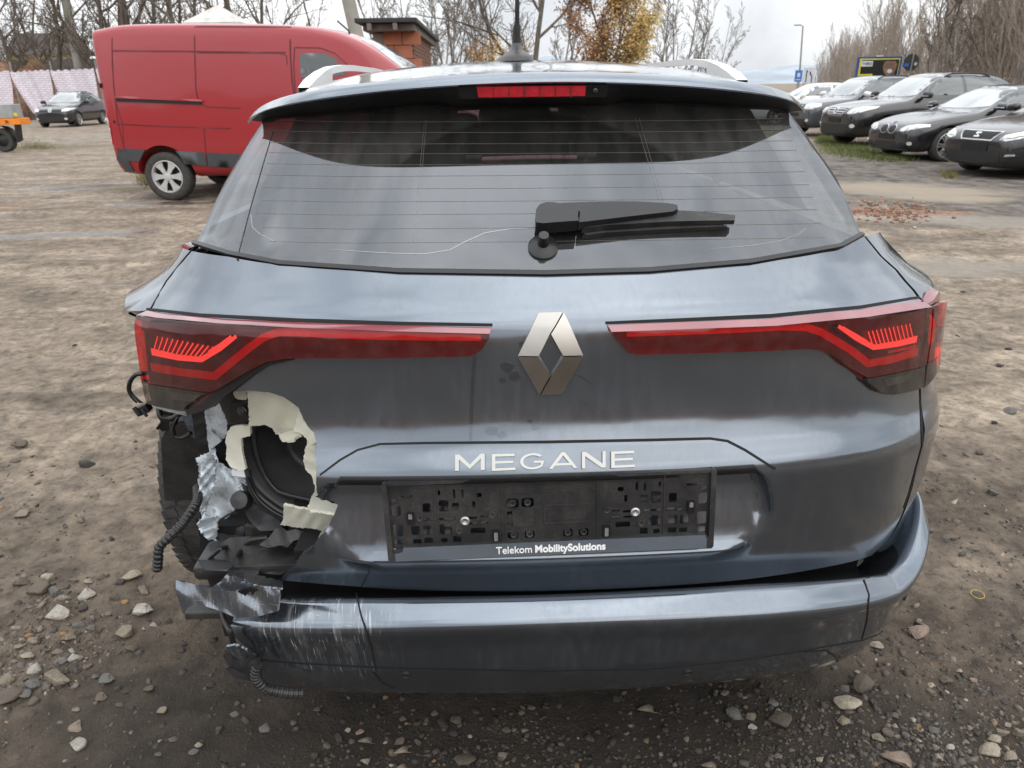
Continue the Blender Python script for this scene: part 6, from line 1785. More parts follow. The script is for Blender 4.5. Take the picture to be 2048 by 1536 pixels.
# orange leaved tree
def leafy(name, x, y, h, rx, n, label, seed=4, z0=1.2):
    rs = random.Random(seed); g = gz(x, y)
    root = empty(name, (x, y, g), 0, label, 'tree')
    br = []
    for s in range(3):
        a = rs.uniform(0, 6.28); grow(rs, (rs.gauss(0, .1), rs.gauss(0, .1), -.1), (math.cos(a) * .15, math.sin(a) * .15, 1), h * .9, .08, 2, br, kids=(8, 11), spread=.6, shrink=.42, segs=7, start=.12, bend=.07, rmin=.008)
    T, B = MB(), MB()
    for pts, rad, dep in br: (T if dep == 2 else B).tube(pts, rad, 6 if dep == 2 else 3, cap=False)
    T.build('trunk', m_bark, root, smooth=True); B.build('branches', m_twig, root)
    tips = [pts[i].lerp(pts[min(i + 1, len(pts) - 1)], rs.random()) for pts, rad, dep in br if dep < 2 for i in range(1, len(pts))]
    tips = [t for t in tips if t.z > z0]
    V = []; Fc = []
    for k in range(n):
        c = rs.choice(tips) + Vector((rs.gauss(0, .16), rs.gauss(0, .16), rs.gauss(0, .16)))
        u = Vector((rs.gauss(0, 1), rs.gauss(0, 1), rs.gauss(0, 1))).normalized(); w = u.orthogonal().normalized(); s = rs.uniform(.035, .075)
        b = len(V); V += [tuple(c - u * s), tuple(c + w * s * .6), tuple(c + u * s), tuple(c - w * s * .6)]; Fc.append((b, b + 1, b + 2, b + 3))
    t = NT('autumn_leaves'); rn = t.n("NewGeometry").outputs["Random Per Island"]; o = t.obj()
    sx_ = t.n("SeparateXYZ", None, i0=o).outputs[0]
    side = t.math('ADD', t.math('MULTIPLY', sx_, .35), rn)                # one side has turned brown, the other is still yellow
    c = t.ramp(side, (.0, (.24, .11, .05)), (.45, (.36, .19, .075)), (.75, (.44, .28, .09)), (1.0, (.50, .38, .12)))
    t.bsdf(Base_Color=c, Roughness=.7)
    mesh('crown', V, Fc, t.m, root)
    return root
leafy('leafy_tree', px_at(1222, 31), 31, 6.0, 1.3, 19000, 'bushy tree with orange brown and yellow leaves behind the roof')
leafy('leafy_shrub', px_at(965, 34), 34, 3.1, .7, 1400, 'low shrub with rusty leaves left of the antenna', 8, .8)
leafy('leafy_shrub', px_at(1010, 40), 40, 3.6, .7, 900, 'thin rusty shrub under the bare tree left of the antenna', 12, .8)

# ================================================================== far ground forms
m_hill = mat('hazy_wooded_hill', (.30, .34, .38), .95, var=.2, scale=.02)  # distance haze mixed into the grey-blue base colour
def hill():
    V = []; Fc = []; n = 90
    for j in range(6):
        for i in range(n):
            x = -500 + 1500 * i / (n - 1); f = j / 5
            zc = 8 + 16 * (1 + math.sin(x * .006 + 1.2)) * .5 + 6 * math.sin(x * .021) + 1.5 * math.sin(x * .13)
            V.append((x, 620 + 160 * f, -2 + zc * math.sin(f * math.pi / 2)))
    for j in range(5):
        for i in range(n - 1): a = j * n + i; Fc.append((a, a + 1, a + n + 1, a + n))
    return tag(mesh('hill', V, Fc, m_hill, smooth=True), kind='structure')
hill()
def bank(name, x0, x1, y0, depth, h, m, seed=1):
    V = []; Fc = []; n = 80; rows = 7
    for j in range(rows):
        f = j / (rows - 1)
        for i in range(n):
            x = x0 + (x1 - x0) * i / (n - 1)
            z = h * math.sin(f * math.pi) * (1 + .25 * math.sin(i * .7 + seed) + .2 * math.sin(i * 1.9)) - .1
            V.append((x, y0 + depth * f, z))
    for j in range(rows - 1):
        for i in range(n - 1): a = j * n + i; Fc.append((a, a + 1, a + n + 1, a + n))
    return tag(mesh(name, V, Fc, m, smooth=True), kind='structure')
t = NT('leaf_littered_bank'); v = t.pos(); t.bsdf(Base_Color=t.ramp(t.noise(v, 2.5, 6, .7), (.35, (.07, .045, .03)), (.5, (.20, .10, .055)), (.66, (.26, .19, .13))), Roughness=1.0, Normal=t.bump(t.noise(v, 8, 5), .8, .1)); m_bank = t.m
bank('earth_bank', -60, -8, 48.0, 5, 2.85, m_bank)
bank('earth_bank', -70, 70, -34.0, 9, 4.2, m_bank, 3)       # unseen bank added to darken what the paintwork mirrors

# ================================================================== sheet fence
def sheet_mat():
    t = NT('printed_white_sheet'); v = t.obj()
    br = t.n("TexBrick", {'offset': .5}, Vector=t.scale(v, (1, 1, 1), rot=(R(90), 0, 0)), Color1=(.66, .60, .66), Color2=(.74, .70, .76), Mortar=(.47, .41, .47), Scale=1.0, Mortar_Size=.02, Brick_Width=.34, Row_Height=.12)
    c = t.mix(t.math('MULTIPLY', t.ramp(t.noise(v, 9, 4, .7), (.5, 0.0), (.7, 1.0)), .35), br.outputs[0], (.42, .38, .45))
    t.bsdf(Base_Color=c, Roughness=.8, Normal=t.bump(t.noise(v, 1.2, 3), .4, .1)); return t.m
m_sheet = sheet_mat()
m_post = mat('galvanised_post', (.30, .30, .29), .5, .5, var=.2)
m_dwall = mat('old_brick_plinth', (.13, .085, .065), .9, var=.35, scale=3, bump=.4, bscale=8)
def sheet_panel(parent, x0, x1, yy, zt0, zt1, zb, sl0, sl1, seed):
    rs = np.random.default_rng(seed); V = []; Fc = []; n, m = 26, 12; ph = rs.uniform(0, 6)
    for j in range(m + 1):
        f = j / m
        for i in range(n + 1):
            u = i / n; a = x0 + sl0 * (1 - f) ** 1.6; b = x1 + sl1 * (1 - f) ** 1.6
            x = a + (b - a) * u; z = zb + (zt0 + (zt1 - zt0) * u - zb) * f + (0.04 * math.sin(u * 40) if j == m else 0)
            V.append((x, yy + .07 * math.sin(u * 9 + ph + f * 2) * (1 - .4 * f) + .03 * math.sin(u * 23 + f * 5), z))
    for j in range(m):
        for i in range(n): a = j * (n + 1) + i; Fc.append((a, a + 1, a + n + 2, a + n + 1))
    mesh('sheet', V, Fc, m_sheet, parent, smooth=True)
FEN = empty('sheet_fence', (-26, 46, 0), 0, 'pinkish white printed sheets hung along the yard edge', 'fence', world=True)
xs_ = [-35.0, px_at(26, 46), px_at(106, 46), px_at(196, 46), -19.5, -15.0]
for i in range(5):
    sheet_panel(FEN, xs_[i] + .05, xs_[i + 1] - .05, 46.0, 2.62 + .03 * i, 2.70 + .03 * i, .38, (.0, .7, .35, .25, .1)[i], (-.35, -.2, -.1, -.1, 0)[i], i)
for x in xs_: MB().tube([(x, 46.15, -.1), (x + .05, 46.15, 3.2)], .04, 8).build('post', m_post, FEN, smooth=True)
for i in range(26):
    MB().box((-34.5 + i * .78, 46.5, .22), (.74, .2, .55), None, .03).build('plinth_block', m_dwall, FEN)
# board fence and yellow house beyond the bank
m_board = mat('grey_weathered_boards', (.16, .15, .135), .9, var=.3, scale=4)
BF = empty('board_fence', (-30, 56, 0), 0, 'weathered grey board fence behind the leafy bank', 'fence', world=True)
for i in range(120): MB().box((-44 + i * .26, 56, 1.9 + .03 * math.sin(i * 2.1)), (.235, .03, 3.6)).build('board', m_board, BF)
m_yel = mat('pale_yellow_render', (.52, .42, .20), .9, var=.1); m_roofd = mat('dark_roof_tiles', (.07, .055, .05), .9, var=.2)
HX = px_at(95, 80)
HS = empty('house', (HX, 80, 0), 0, 'small pale yellow house with dark roof beyond the trees', 'house', world=True)
MB().box((HX, 82, 2.6), (5.5, 4.5, 5.2)).build('wall', m_yel, HS)
MB().add([(HX - 3.2, 79.3, 5.1), (HX + 3.2, 79.3, 5.1), (HX + 3.2, 84.7, 5.1), (HX - 3.2, 84.7, 5.1), (HX - 3.2, 82, 7.2), (HX + 3.2, 82, 7.2)], [(0, 1, 5, 4), (2, 3, 4, 5), (0, 4, 3), (1, 2, 5)]).build('roof', m_roofd, HS)
for dx in (-1.4, 1.2): MB().box((HX + dx, 79.74, 3.9), (.9, .06, 1.1)).build('window', m_cglass, HS)

# ================================================================== brick hut
m_block = mat('orange_clay_block', (.36, .14, .08), .85, var=.25, scale=3, bump=.3, bscale=20)
m_brickb = mat('brown_brick', (.17, .085, .06), .9, var=.3, scale=4, bump=.3, bscale=20)
m_mort = mat('mortar', (.30, .27, .24), .95, var=.1)
m_felt_r = mat('dark_roof_felt', (.035, .035, .038), .8, var=.2); m_wood = mat('grey_timber_fascia', (.15, .13, .115), .9, var=.25)
c1 = aty(822, 60, 16.0); c2 = aty(858, 80, 21.6); HT = 2.46
HUT = empty('brick_hut', (c1[0], 16, 0), 0, 'unplastered orange block hut with flat dark roof behind the van', 'building', world=True)
MB().box((c1[0] - .42, 18.8, HT / 2), (.74, 5.5, HT - .04)).build('wall_core', m_mort, HUT)
blk = MB().box((0, 0, 0), (.36, .10, .232)).build('clay_block', m_block, HUT)
blk2 = MB().box((0, 0, 0), (.08, .238, .066)).build('brick', m_brickb, HUT)
first = True
for j in range(10):
    for i in range(2):
        o = blk if first else blk.copy(); 
        if not first: COL.objects.link(o)
        first = False
        o.location = (c1[0] - .18 - i * .375 + (.18 if j % 2 else 0), 16.02 - .004 * ((i * 7 + j) % 3), .125 + j * .246); o.matrix_parent_inverse = HUT.matrix_world.inverted()
first = True
for j in range(19, 33):
    for i in range(19):
        o = blk2 if first else blk2.copy()
        if not first: COL.objects.link(o)
        first = False
        yy = 16.2 + i * .25 + (.125 if j % 2 else 0) + .0
        o.location = (c1[0] - .03 + .003 * ((i * 5 + j) % 3), yy, .04 + j * .076); o.matrix_parent_inverse = HUT.matrix_world.inverted()
tp = aty(811, 39, 15.6)
MB().box((c1[0] - .40, 18.75, HT + .06), (1.0, 6.3, .12)).build('rafter_box', m_wood, HUT)
MB().box((c1[0] - .42, 18.75, HT + .17), (1.2, 6.7, .08), None, .01).build('roof_slab', m_felt_r, HUT)
for i in range(2): MB().box((c1[0] - .75 + i * .5, 15.5, HT + .06), (.08, .2, .12)).build('rafter_end', m_wood, HUT)
# ================================================================== pavilion, poles, lamp post
m_tarp = mat('dirty_white_tarpaulin', (.52, .50, .46), .7, var=.25, scale=2.5)
a_, b_, t_ = aty(392, 42, 30), aty(488, 40, 30), aty(436, 14, 31)
PV = empty('pavilion', (t_[0], 31, 0), 0, 'dirty white pyramid pavilion roof showing above the van', 'pavilion', world=True)
zz = a_[2] - .05; hw = 1.05
MB().add([(t_[0] - hw, 29.9, zz), (t_[0] + hw, 29.9, zz), (t_[0] + hw, 32.1, zz), (t_[0] - hw, 32.1, zz), (t_[0], 31, t_[2] + .08), (t_[0] - hw, 29.9, zz - .25), (t_[0] + hw, 29.9, zz - .25), (t_[0] + hw, 32.1, zz - .25), (t_[0] - hw, 32.1, zz - .25)], [(0, 1, 4), (1, 2, 4), (2, 3, 4), (3, 0, 4), (5, 6, 1, 0), (6, 7, 2, 1), (7, 8, 3, 2), (8, 5, 0, 3)]).build('canopy', m_tarp, PV)
MB().tube([(t_[0], 31, t_[2]), (t_[0], 31, t_[2] + .5)], .04, 8).build('finial', m_post, PV)
for dx in (-1, 1):
    for dy in (-1, 1): MB().tube([(t_[0] + dx, 31 + dy, -.05), (t_[0] + dx, 31 + dy, zz)], .04, 6).build('leg', m_post, PV)
m_conc = mat('weathered_concrete', (.30, .285, .25), .9, var=.2, scale=2, bump=.2, bscale=30)
for (pa, pb, y, r_, lab) in (((131, 0), (156, 126), 50, .30, 'leaning grey concrete pole above the sheet fence'), ((697, 0), (708, 48), 26, .24, 'pale concrete pole behind the red van cab')):
    A, B = aty(*pa, y), aty(*pb, y); d = (A - B) / (A[2] - B[2])
    lo = B - d * B[2]; hi = lo + d * 9.0
    tag(MB().tube([tuple(lo - d * .2), tuple(hi)], [r_, r_ * .8], 14).build('concrete_pole', m_conc, smooth=True, sharp=60), lab, 'pole')
A, B = aty(1606, 52, 60), aty(1598, 165, 60); d = (A - B) / (A[2] - B[2]); lo = B - d * B[2]
LP_ = empty('street_lamp', tuple(lo), 0, 'tall grey street lamp beside the road signs', 'street lamp', world=True)
MB().tube([tuple(lo), tuple(A)], [.09, .055], 8).build('mast', m_post, LP_, smooth=True)
MB().tube([tuple(A), tuple(A + np.array([-.25, 0, .06]))], .03, 6).build('arm', m_post, LP_)
MB().box(tuple(A + np.array([-.42, 0, .07])), (.5, .2, .09), None, .02).build('lamp_head', m_post, LP_)
# ================================================================== signs
m_sblue = mat('blue_sign_face', (.05, .18, .52), .4, var=.05); m_swhite = mat('white_sign_face', (.62, .65, .68), .4, var=.05); m_sdark = mat('dark_grey_sign_back', (.06, .068, .072), .5, var=.15); m_yellow = mat('yellow_print', (.62, .58, .03), .5, var=.05); m_bbblue = mat('blue_board_frame', (.03, .07, .26), .4); m_bbblack = mat('black_print', (.012, .013, .015), .4)
def sign_post(root, x, y, z): MB().tube([(x, y, -.05), (x, y, z)], .03, 8).build('post', m_post, root, smooth=True)
P = aty(1597, 152, 45); S1 = empty('road_sign', (P[0], 45, 0), 0, 'small square blue road sign left of the white arrow sign', 'sign', world=True)
MB().box((P[0], 45, P[2]), (.42, .03, .62)).build('panel', m_sblue, S1); MB().box((P[0], 44.98, P[2] + .05), (.16, .01, .22)).build('symbol', m_swhite, S1); MB().box((P[0], 44.98, P[2] - .2), (.28, .01, .05)).build('symbol', m_swhite, S1); sign_post(S1, P[0], 45.05, P[2] + .2)
P = aty(1618, 151, 45); S2 = empty('lane_sign', (P[0], 45, 0), 0, 'white lane sign with two dark arrows above the white car', 'sign', world=True)
Mx = Matrix(((1, 0, 0, P[0]), (0, 0, 1, 45), (0, 1, 0, P[2]), (0, 0, 0, 1)))
MB().box((P[0], 45, P[2]), (.72, .03, .86)).build('panel', m_swhite, S2)
def arrow(pts, w, root, ox):
    m = MB()
    for (a, b), (c, d_) in zip(pts, pts[1:]):
        L = math.hypot(c - a, d_ - b); an = math.atan2(d_ - b, c - a)
        m.box((P[0] + ox + (a + c) / 2, 44.978, P[2] + (b + d_) / 2), (L + w * .5, .01, w), Matrix.Rotation(-an, 3, 'Y'))
    a, b = pts[-1]; m.add([(P[0] + ox + a - .06, 44.972, P[2] + b), (P[0] + ox + a + .06, 44.972, P[2] + b), (P[0] + ox + a, 44.972, P[2] + b + .12)], [(0, 1, 2)])
    m.build('arrow', m_bbblack, root)
arrow([(-.16, -.36), (-.16, .2)], .05, S2, 0); arrow([(.12, -.36), (.12, -.05), (.02, .08), (.0, .12)], .05, S2, .05)
for dx in (-.25, .25): sign_post(S2, P[0] + dx, 45.05, P[2] + .3)
P = aty(1822, 125, 34); S3 = empty('stop_sign', (P[0], 34, 0), 0, 'dark back of an octagonal sign on a pale post', 'sign', world=True)
oc_ = [(.37 * math.cos(R(22.5 + 45 * k)), .37 * math.sin(R(22.5 + 45 * k))) for k in range(8)]
Mx = Matrix(((1, 0, 0, P[0]), (0, 0, -1, 34), (0, 1, 0, P[2]), (0, 0, 0, 1)))
MB().prism(oc_, Mx, -.012, .012).build('panel', m_sdark, S3); MB().tube([(P[0] - .03, 33.95, -.05), (P[0] + .04, 33.95, P[2] + .42)], .035, 8).build('post', m_post, S3, smooth=True)
MB().box((P[0] - .2, 33.97, P[2] - .1), (.2, .01, .13)).build('sticker', m_sblue, S3); MB().box((P[0] + .2, 33.97, P[2] - .06), (.12, .01, .12), Matrix.Rotation(.4, 3, 'Y')).build('sticker', m_swhite, S3)
# billboard
TL, TR = aty(1716, 118, 40), aty(1806, 110, 40)
X0, X1, ZT, ZB = TL[0], TR[0], (TL[2] + TR[2]) / 2 + .02, .95
BB = empty('billboard', ((X0 + X1) / 2, 40, 0), 0, 'black and yellow advertising board with blue frame behind the SUVs', 'billboard', world=True)
cx_b, cz_b, wb_b, hb_b = (X0 + X1) / 2, (ZT + ZB) / 2, X1 - X0, ZT - ZB
MB().box((cx_b, 40.05, cz_b), (wb_b, .12, hb_b), None, .01).build('frame', m_bbblue, BB)
MB().box((cx_b, 39.985, cz_b), (wb_b - .22, .01, hb_b - .18)).build('yellow_border', m_yellow, BB)
MB().box((cx_b + .03, 39.975, cz_b), (wb_b - .36, .01, hb_b - .30)).build('poster', m_bbblack, BB)
MB().box((X0 + .50, 39.962, ZT - .33), (.60, .01, .26)).build('white_field', m_swhite, BB)
text('VERO', Matrix.Translation(Vector((X0 + .36, 39.95, ZT - .39))) @ Matrix.Rotation(R(90), 4, 'X'), .17, m_bbblack, BB, 'lettering', .004, .9)
MB().add([(X0 + .25, 39.955, ZT - .27), (X0 + .33, 39.955, ZT - .27), (X0 + .29, 39.955, ZT - .39)], [(0, 2, 1)]).build('logo_mark', m_bbblack, BB)
MB().box((X0 + .52, 39.962, ZT - .92), (.72, .01, .20)).build('yellow_field', m_yellow, BB)
m_fur = mat('brown_printed_picture', (.20, .12, .08), .6, var=.5, scale=3.5)
Mx = Matrix(((1, 0, 0, 0), (0, 0, -1, 39.965), (0, 1, 0, 0), (0, 0, 0, 1)))
MB().prism([(X1 - .92, ZT - .26), (X1 - .75, ZT - .20), (X1 - .55, ZT - .24), (X1 - .36, ZT - .22), (X1 - .24, ZT - .34), (X1 - .26, ZT - .60), (X1 - .36, ZT - .95), (X1 - .62, ZT - 1.0), (X1 - .86, ZT - .78), (X1 - .98, ZT - .50)], Mx, 0, .004).build('picture', m_fur, BB)
MB().prism(ellipse(X1 - .58, ZT - .70, .14, .10, 12), Mx, .004, .008).build('picture_detail', m_swhite, BB)
MB().box((cx_b - .05, 40.0, ZT + .03), (.3, .1, .05)).build('top_plate', m_swhite, BB)
for x in (X0 + .4, X1 - .4): MB().box((x, 40.2, ZB / 2), (.12, .12, ZB + .2)).build('leg', m_post, BB)
# mesh fence at the far right
MF = empty('mesh_fence', (16.5, 24, 0), 0, 'grey wire mesh fence panel beside the wood at the right edge', 'fence', world=True)
fx0 = px_at(2006, 24)
for x in (fx0, fx0 + 1.9, fx0 + 3.8):
    MB().tube([(x, 24, -.05), (x, 24, 1.42)], .03, 8).build('post', m_post, MF, smooth=True)
m = MB()
for k in range(9): m.tube([(fx0, 24, .1 + k * .16), (fx0 + 3.8, 24, .1 + k * .16)], .006, 4)
for k in range(64): m.tube([(fx0 + k * .06, 24.01, .08), (fx0 + k * .06, 24.01, 1.40)], .003, 3)
m.build('wire_mesh', m_post, MF)
A, B = aty(2046, 120, 23), aty(2036, 172, 23)
tag(MB().tube([tuple(B - (A - B) * 1.6), tuple(A + (A - B) * .6)], .06, 10).build('wooden_post', m_wood, smooth=True), 'leaning weathered wooden post at the right picture edge', 'post')
# ================================================================== trailer at the left edge
m_alu = mat('grey_aluminium_side', (.34, .36, .36), .45, .4, var=.12); m_orange = mat('orange_beam', (.75, .22, .015), .45, var=.08)
TRL = empty('trailer', (-13.6, 20.9, 0), 0, 'grey and orange trailer cut by the left picture edge', 'trailer', world=True)
e0 = aty(41, 240, 20.3)[0]; TY = 20.3
MB().box((e0 - 1.72, TY + .22, 1.02), (3.1, .42, .34), None, .01).build('side_board', m_alu, TRL)
MB().box((e0 - 1.62, TY + .22, .765), (3.2, .48, .155), None, .01).build('orange_beam', m_orange, TRL)
text('25', Matrix.Translation(Vector((e0 - .40, TY - .03, .735))) @ Matrix.Rotation(R(90), 4, 'X'), .09, m_bbblack, TRL, 'lettering', .003)
text('6', Matrix.Translation(Vector((e0 - .90, TY - .03, .735))) @ Matrix.Rotation(R(90), 4, 'X'), .07, m_bbblack, TRL, 'lettering', .003)
MB().box((e0 - .12, TY + .05, .93), (.06, .08, .08), None, .01).build('marker_lamp', m_yellow, TRL)
road_wheel(TRL, e0 - 0.62 - TRL.location.x * 0, TY + .12, .30, .20, 5, m_trim, -1, 'alloy', .55) if False else None
w_ = MB().lathe([(.17, -.09), (.27, -.10), (.30, -.07), (.30, .07), (.27, .10), (.17, .09)], 36, Matrix.Translation(Vector((e0 - .66, TY + .14, .30))) @ Matrix.Rotation(R(90), 4, 'X')).build('wheel', m_tyre2, TRL, smooth=True, sharp=50)
MB().lathe([(.175, .07), (.16, .02), (.08, .05), (.0001, .06)], 24, Matrix.Translation(Vector((e0 - .66, TY + .14, .30))) @ Matrix.Rotation(R(90), 4, 'X')).build('rim', m_trim, w_, smooth=True)
P_ = [(e0 - .66 + .36 * math.cos(R(a)), .30 + .36 * math.sin(R(a))) for a in range(-10, 191, 20)]
m = MB()
for (x0, z0), (x1, z1) in zip(P_, P_[1:]): m.add([(x0, TY, z0), (x1, TY, z1), (x1, TY + .28, z1), (x0, TY + .28, z0)], [(0, 1, 2, 3)])
m.build('mudguard', m_trim, TRL, smooth=True)
MB().box((e0 - .22, TY + .14, .48), (.03, .26, .42), Matrix.Rotation(R(8), 3, 'Y')).build('mud_flap', m_trim, TRL)
# ================================================================== grass and rubble
_gx = np.linspace(-25, 25, 251); _gy = np.linspace(6, 30, 121); _gg = gh(*np.meshgrid(_gx, _gy))
def gzf(x, y):
    i = min(max(int((x + 25) * 5), 0), 250); j = min(max(int((y - 6) * 5), 0), 120); return float(_gg[j, i])
def grass(name, spots, n, h, label, cols):
    rg = random.Random(2); V = []; Fc = []
    for k in range(n):
        px, py, sx_, sy_ = rg.choice(spots); P = atz(px + rg.gauss(0, sx_), py + rg.gauss(0, sy_), -.08)
        z = gzf(P[0], P[1]); hh = h * rg.uniform(.5, 1.3); a = rg.uniform(0, 6.28); w = .006
        b = len(V); V += [(P[0] - w * math.cos(a), P[1] - w * math.sin(a), z - .01), (P[0] + w * math.cos(a), P[1] + w * math.sin(a), z - .01), (P[0] + rg.gauss(0, .5) * hh, P[1] + rg.gauss(0, .5) * hh, z + hh)]
        Fc.append((b, b + 1, b + 2))
    t = NT(name + '_blades'); rn = t.n("NewGeometry").outputs["Random Per Island"]
    t.bsdf(Base_Color=t.ramp(rn, *cols), Roughness=.7)
    return tag(mesh(name, V, Fc, t.m), label, 'grass', kind='stuff')
grass('grass_strip', [(1690, 300, 34, 5), (1740, 308, 30, 5), (1660, 284, 12, 5), (1715, 292, 30, 5), (1650, 278, 10, 4), (1780, 316, 22, 3)], 9000, .09, 'green grass strip in front of the parked cars', ((0.0, (.05, .075, .02)), (.6, (.11, .15, .035)), (1.0, (.24, .20, .08))))
grass('dry_grass', [(310, 372, 16, 7), (300, 365, 14, 4), (40, 292, 34, 6), (75, 298, 20, 4), (1900, 348, 8, 3)], 3500, .06, 'thin yellowish grass by the trailer and van wheel', ((0.0, (.09, .085, .02)), (.6, (.17, .14, .05)), (1.0, (.28, .23, .11))))
def rubble():
    rg = random.Random(6); m = MB()
    for k in range(420):
        P = atz(1785 + rg.gauss(0, 44), 424 + rg.gauss(0, 11), 0); s = rg.uniform(.008, .032)
        m.box((P[0], P[1], gz(P[0], P[1]) + s * .25), (s * rg.uniform(.7, 1.5), s, s * .7), Matrix.Rotation(rg.uniform(0, 6), 3, 'Z') @ Matrix.Rotation(rg.gauss(0, .4), 3, 'X'))
    t = NT('brick_rubble'); rn = t.n("NewGeometry").outputs["Random Per Island"]
    t.bsdf(Base_Color=t.ramp(rn, (0, (.13, .085, .06)), (.5, (.25, .125, .08)), (.8, (.30, .19, .13)), (1, (.33, .29, .25))), Roughness=.9)
    return tag(m.build('brick_rubble', t.m), 'scattered broken brick rubble right of the rear window', 'rubble', kind='stuff')
rubble()
# ================================================================== stones
def stone_mesh(seed, flat, npts=13):
    r_ = random.Random(seed); bm = bmesh.new()
    for _ in range(npts):
        v = Vector((r_.gauss(0, 1), r_.gauss(0, 1), r_.gauss(0, 1))).normalized()
        v = Vector((v.x * r_.uniform(.8, 1.05), v.y * r_.uniform(.6, .85), v.z * flat * r_.uniform(.8, 1.1)))
        bm.verts.new(v * .5)
    h = bmesh.ops.convex_hull(bm, input=bm.verts[:])
    bmesh.ops.delete(bm, geom=[g for g in h['geom_interior'] if isinstance(g, bmesh.types.BMVert)], context='VERTS')
    bmesh.ops.bevel(bm, geom=bm.edges[:], offset=.035, segments=1, affect='EDGES')
    me = bpy.data.meshes.new('stone'); bm.to_mesh(me); bm.free()
    me.polygons.foreach_set('use_smooth', [True] * len(me.polygons)); me.set_sharp_from_angle(angle=R(38))
    return me
def stone_mat():
    t = NT('weathered_stone'); v = t.obj()
    col = t.n("ObjectInfo").outputs["Color"]
    nz = t.noise(t.scale(v, (2.2, 2.2, 2.2)), 1.0, 6, .65); f = t.noise(v, 14, 5, .7)
    c = t.mix(t.ramp(nz, (.3, .55), (.62, 0.0)), col, (.07, .058, .048))
    c = t.mix(t.math('MULTIPLY', t.ramp(f, (.35, 1.0), (.55, 0.0)), .35), c, (.06, .05, .042))
    t.bsdf(Base_Color=c, Roughness=.82, Normal=t.bump(f, .5, .08))
    return t.m
m_stone = stone_mat()
STM = [stone_mesh(10 + k, f) for k, f in enumerate((.35, .45, .55, .65, .75, .5, .4, .6))]
for me in STM: me.materials.append(m_stone)
SC = {'w': (.50, .46, .40), 'c': (.44, .38, .29), 'g': (.18, .172, .16), 'd': (.055, .05, .046), 'b': (.15, .118, .09), 'o': (.38, .21, .08), 'p': (.38, .28, .22), 't': (.29, .24, .18)}
WORD = {'w': 'pale', 'c': 'cream', 'g': 'grey', 'd': 'dark', 'b': 'brown', 'o': 'orange', 'p': 'pinkish', 't': 'tan'}
SZ, SR, SX = 600 / 1719, 700 / 2048, 648 / 1565
heap = [(130,85,70,'t'),(460,115,60,'t'),(280,445,80,'c'),(500,465,60,'c'),(740,445,110,'c'),(820,520,80,'p'),(120,480,90,'b'),(230,520,120,'b'),(490,545,100,'w'),(315,530,90,'g'),(370,560,70,'t'),(420,460,50,'t'),(660,560,60,'b'),(715,582,40,'o'),(340,660,150,'w'),(810,635,115,'w'),(455,718,70,'g'),(525,735,60,'g'),(225,740,45,'t'),(165,775,40,'o'),(365,770,50,'o'),(395,790,80,'t'),(195,805,65,'p'),(515,785,60,'b'),(720,765,110,'t'),(880,715,45,'w'),(820,735,28,'w'),(965,690,45,'d'),(750,850,80,'b'),(105,835,45,'t'),(410,865,50,'w'),(145,893,75,'c'),(350,925,70,'g'),(415,903,65,'w'),(460,900,40,'t'),(195,970,95,'w'),(85,920,40,'t'),(120,945,55,'g'),(40,1025,100,'t'),(190,1055,80,'g'),(150,1112,75,'g'),(190,1150,70,'b'),(605,1030,95,'g'),(575,1130,70,'b'),(540,1010,40,'g'),(720,1100,45,'d'),(860,1080,60,'b'),(435,1295,90,'t'),(930,1205,55,'t'),(985,1370,55,'b'),(910,1455,40,'b'),(1135,1400,45,'c'),(1110,1440,50,'g'),(1345,1225,45,'g'),(1515,1305,70,'g'),(1045,820,45,'d'),(1210,1060,50,'d'),(640,220,40,'d'),(690,470,50,'d'),(580,440,60,'b'),(480,620,50,'d'),(620,650,45,'g'),(300,620,50,'b'),(60,700,50,'b'),(260,860,50,'b'),(330,870,60,'t'),(500,950,50,'b'),(440,1200,45,'t'),(680,1170,50,'b'),(350,1270,40,'g')]
front = [(105,990,45,'b'),(225,1155,65,'d'),(380,1175,85,'t'),(590,1235,85,'c'),(585,1180,60,'b'),(380,1290,55,'c'),(835,1075,80,'d'),(920,1055,70,'b'),(785,1010,45,'b'),(1180,1260,60,'t'),(840,1245,60,'d'),(535,1315,30,'w'),(590,1325,60,'p'),(995,1145,26,'w'),(1850,930,50,'d'),(2020,990,100,'t'),(1355,980,50,'b'),(355,1120,50,'p'),(155,1200,45,'b'),(690,1180,45,'b'),(900,1130,50,'d'),(600,1040,45,'b'),(1210,1110,50,'b'),(1440,975,45,'d'),(280,1110,35,'c'),(500,1180,24,'w'),(735,1070,26,'o'),(625,1070,24,'o'),(780,1290,30,'o'),(190,1260,40,'b'),(680,1290,50,'d')]
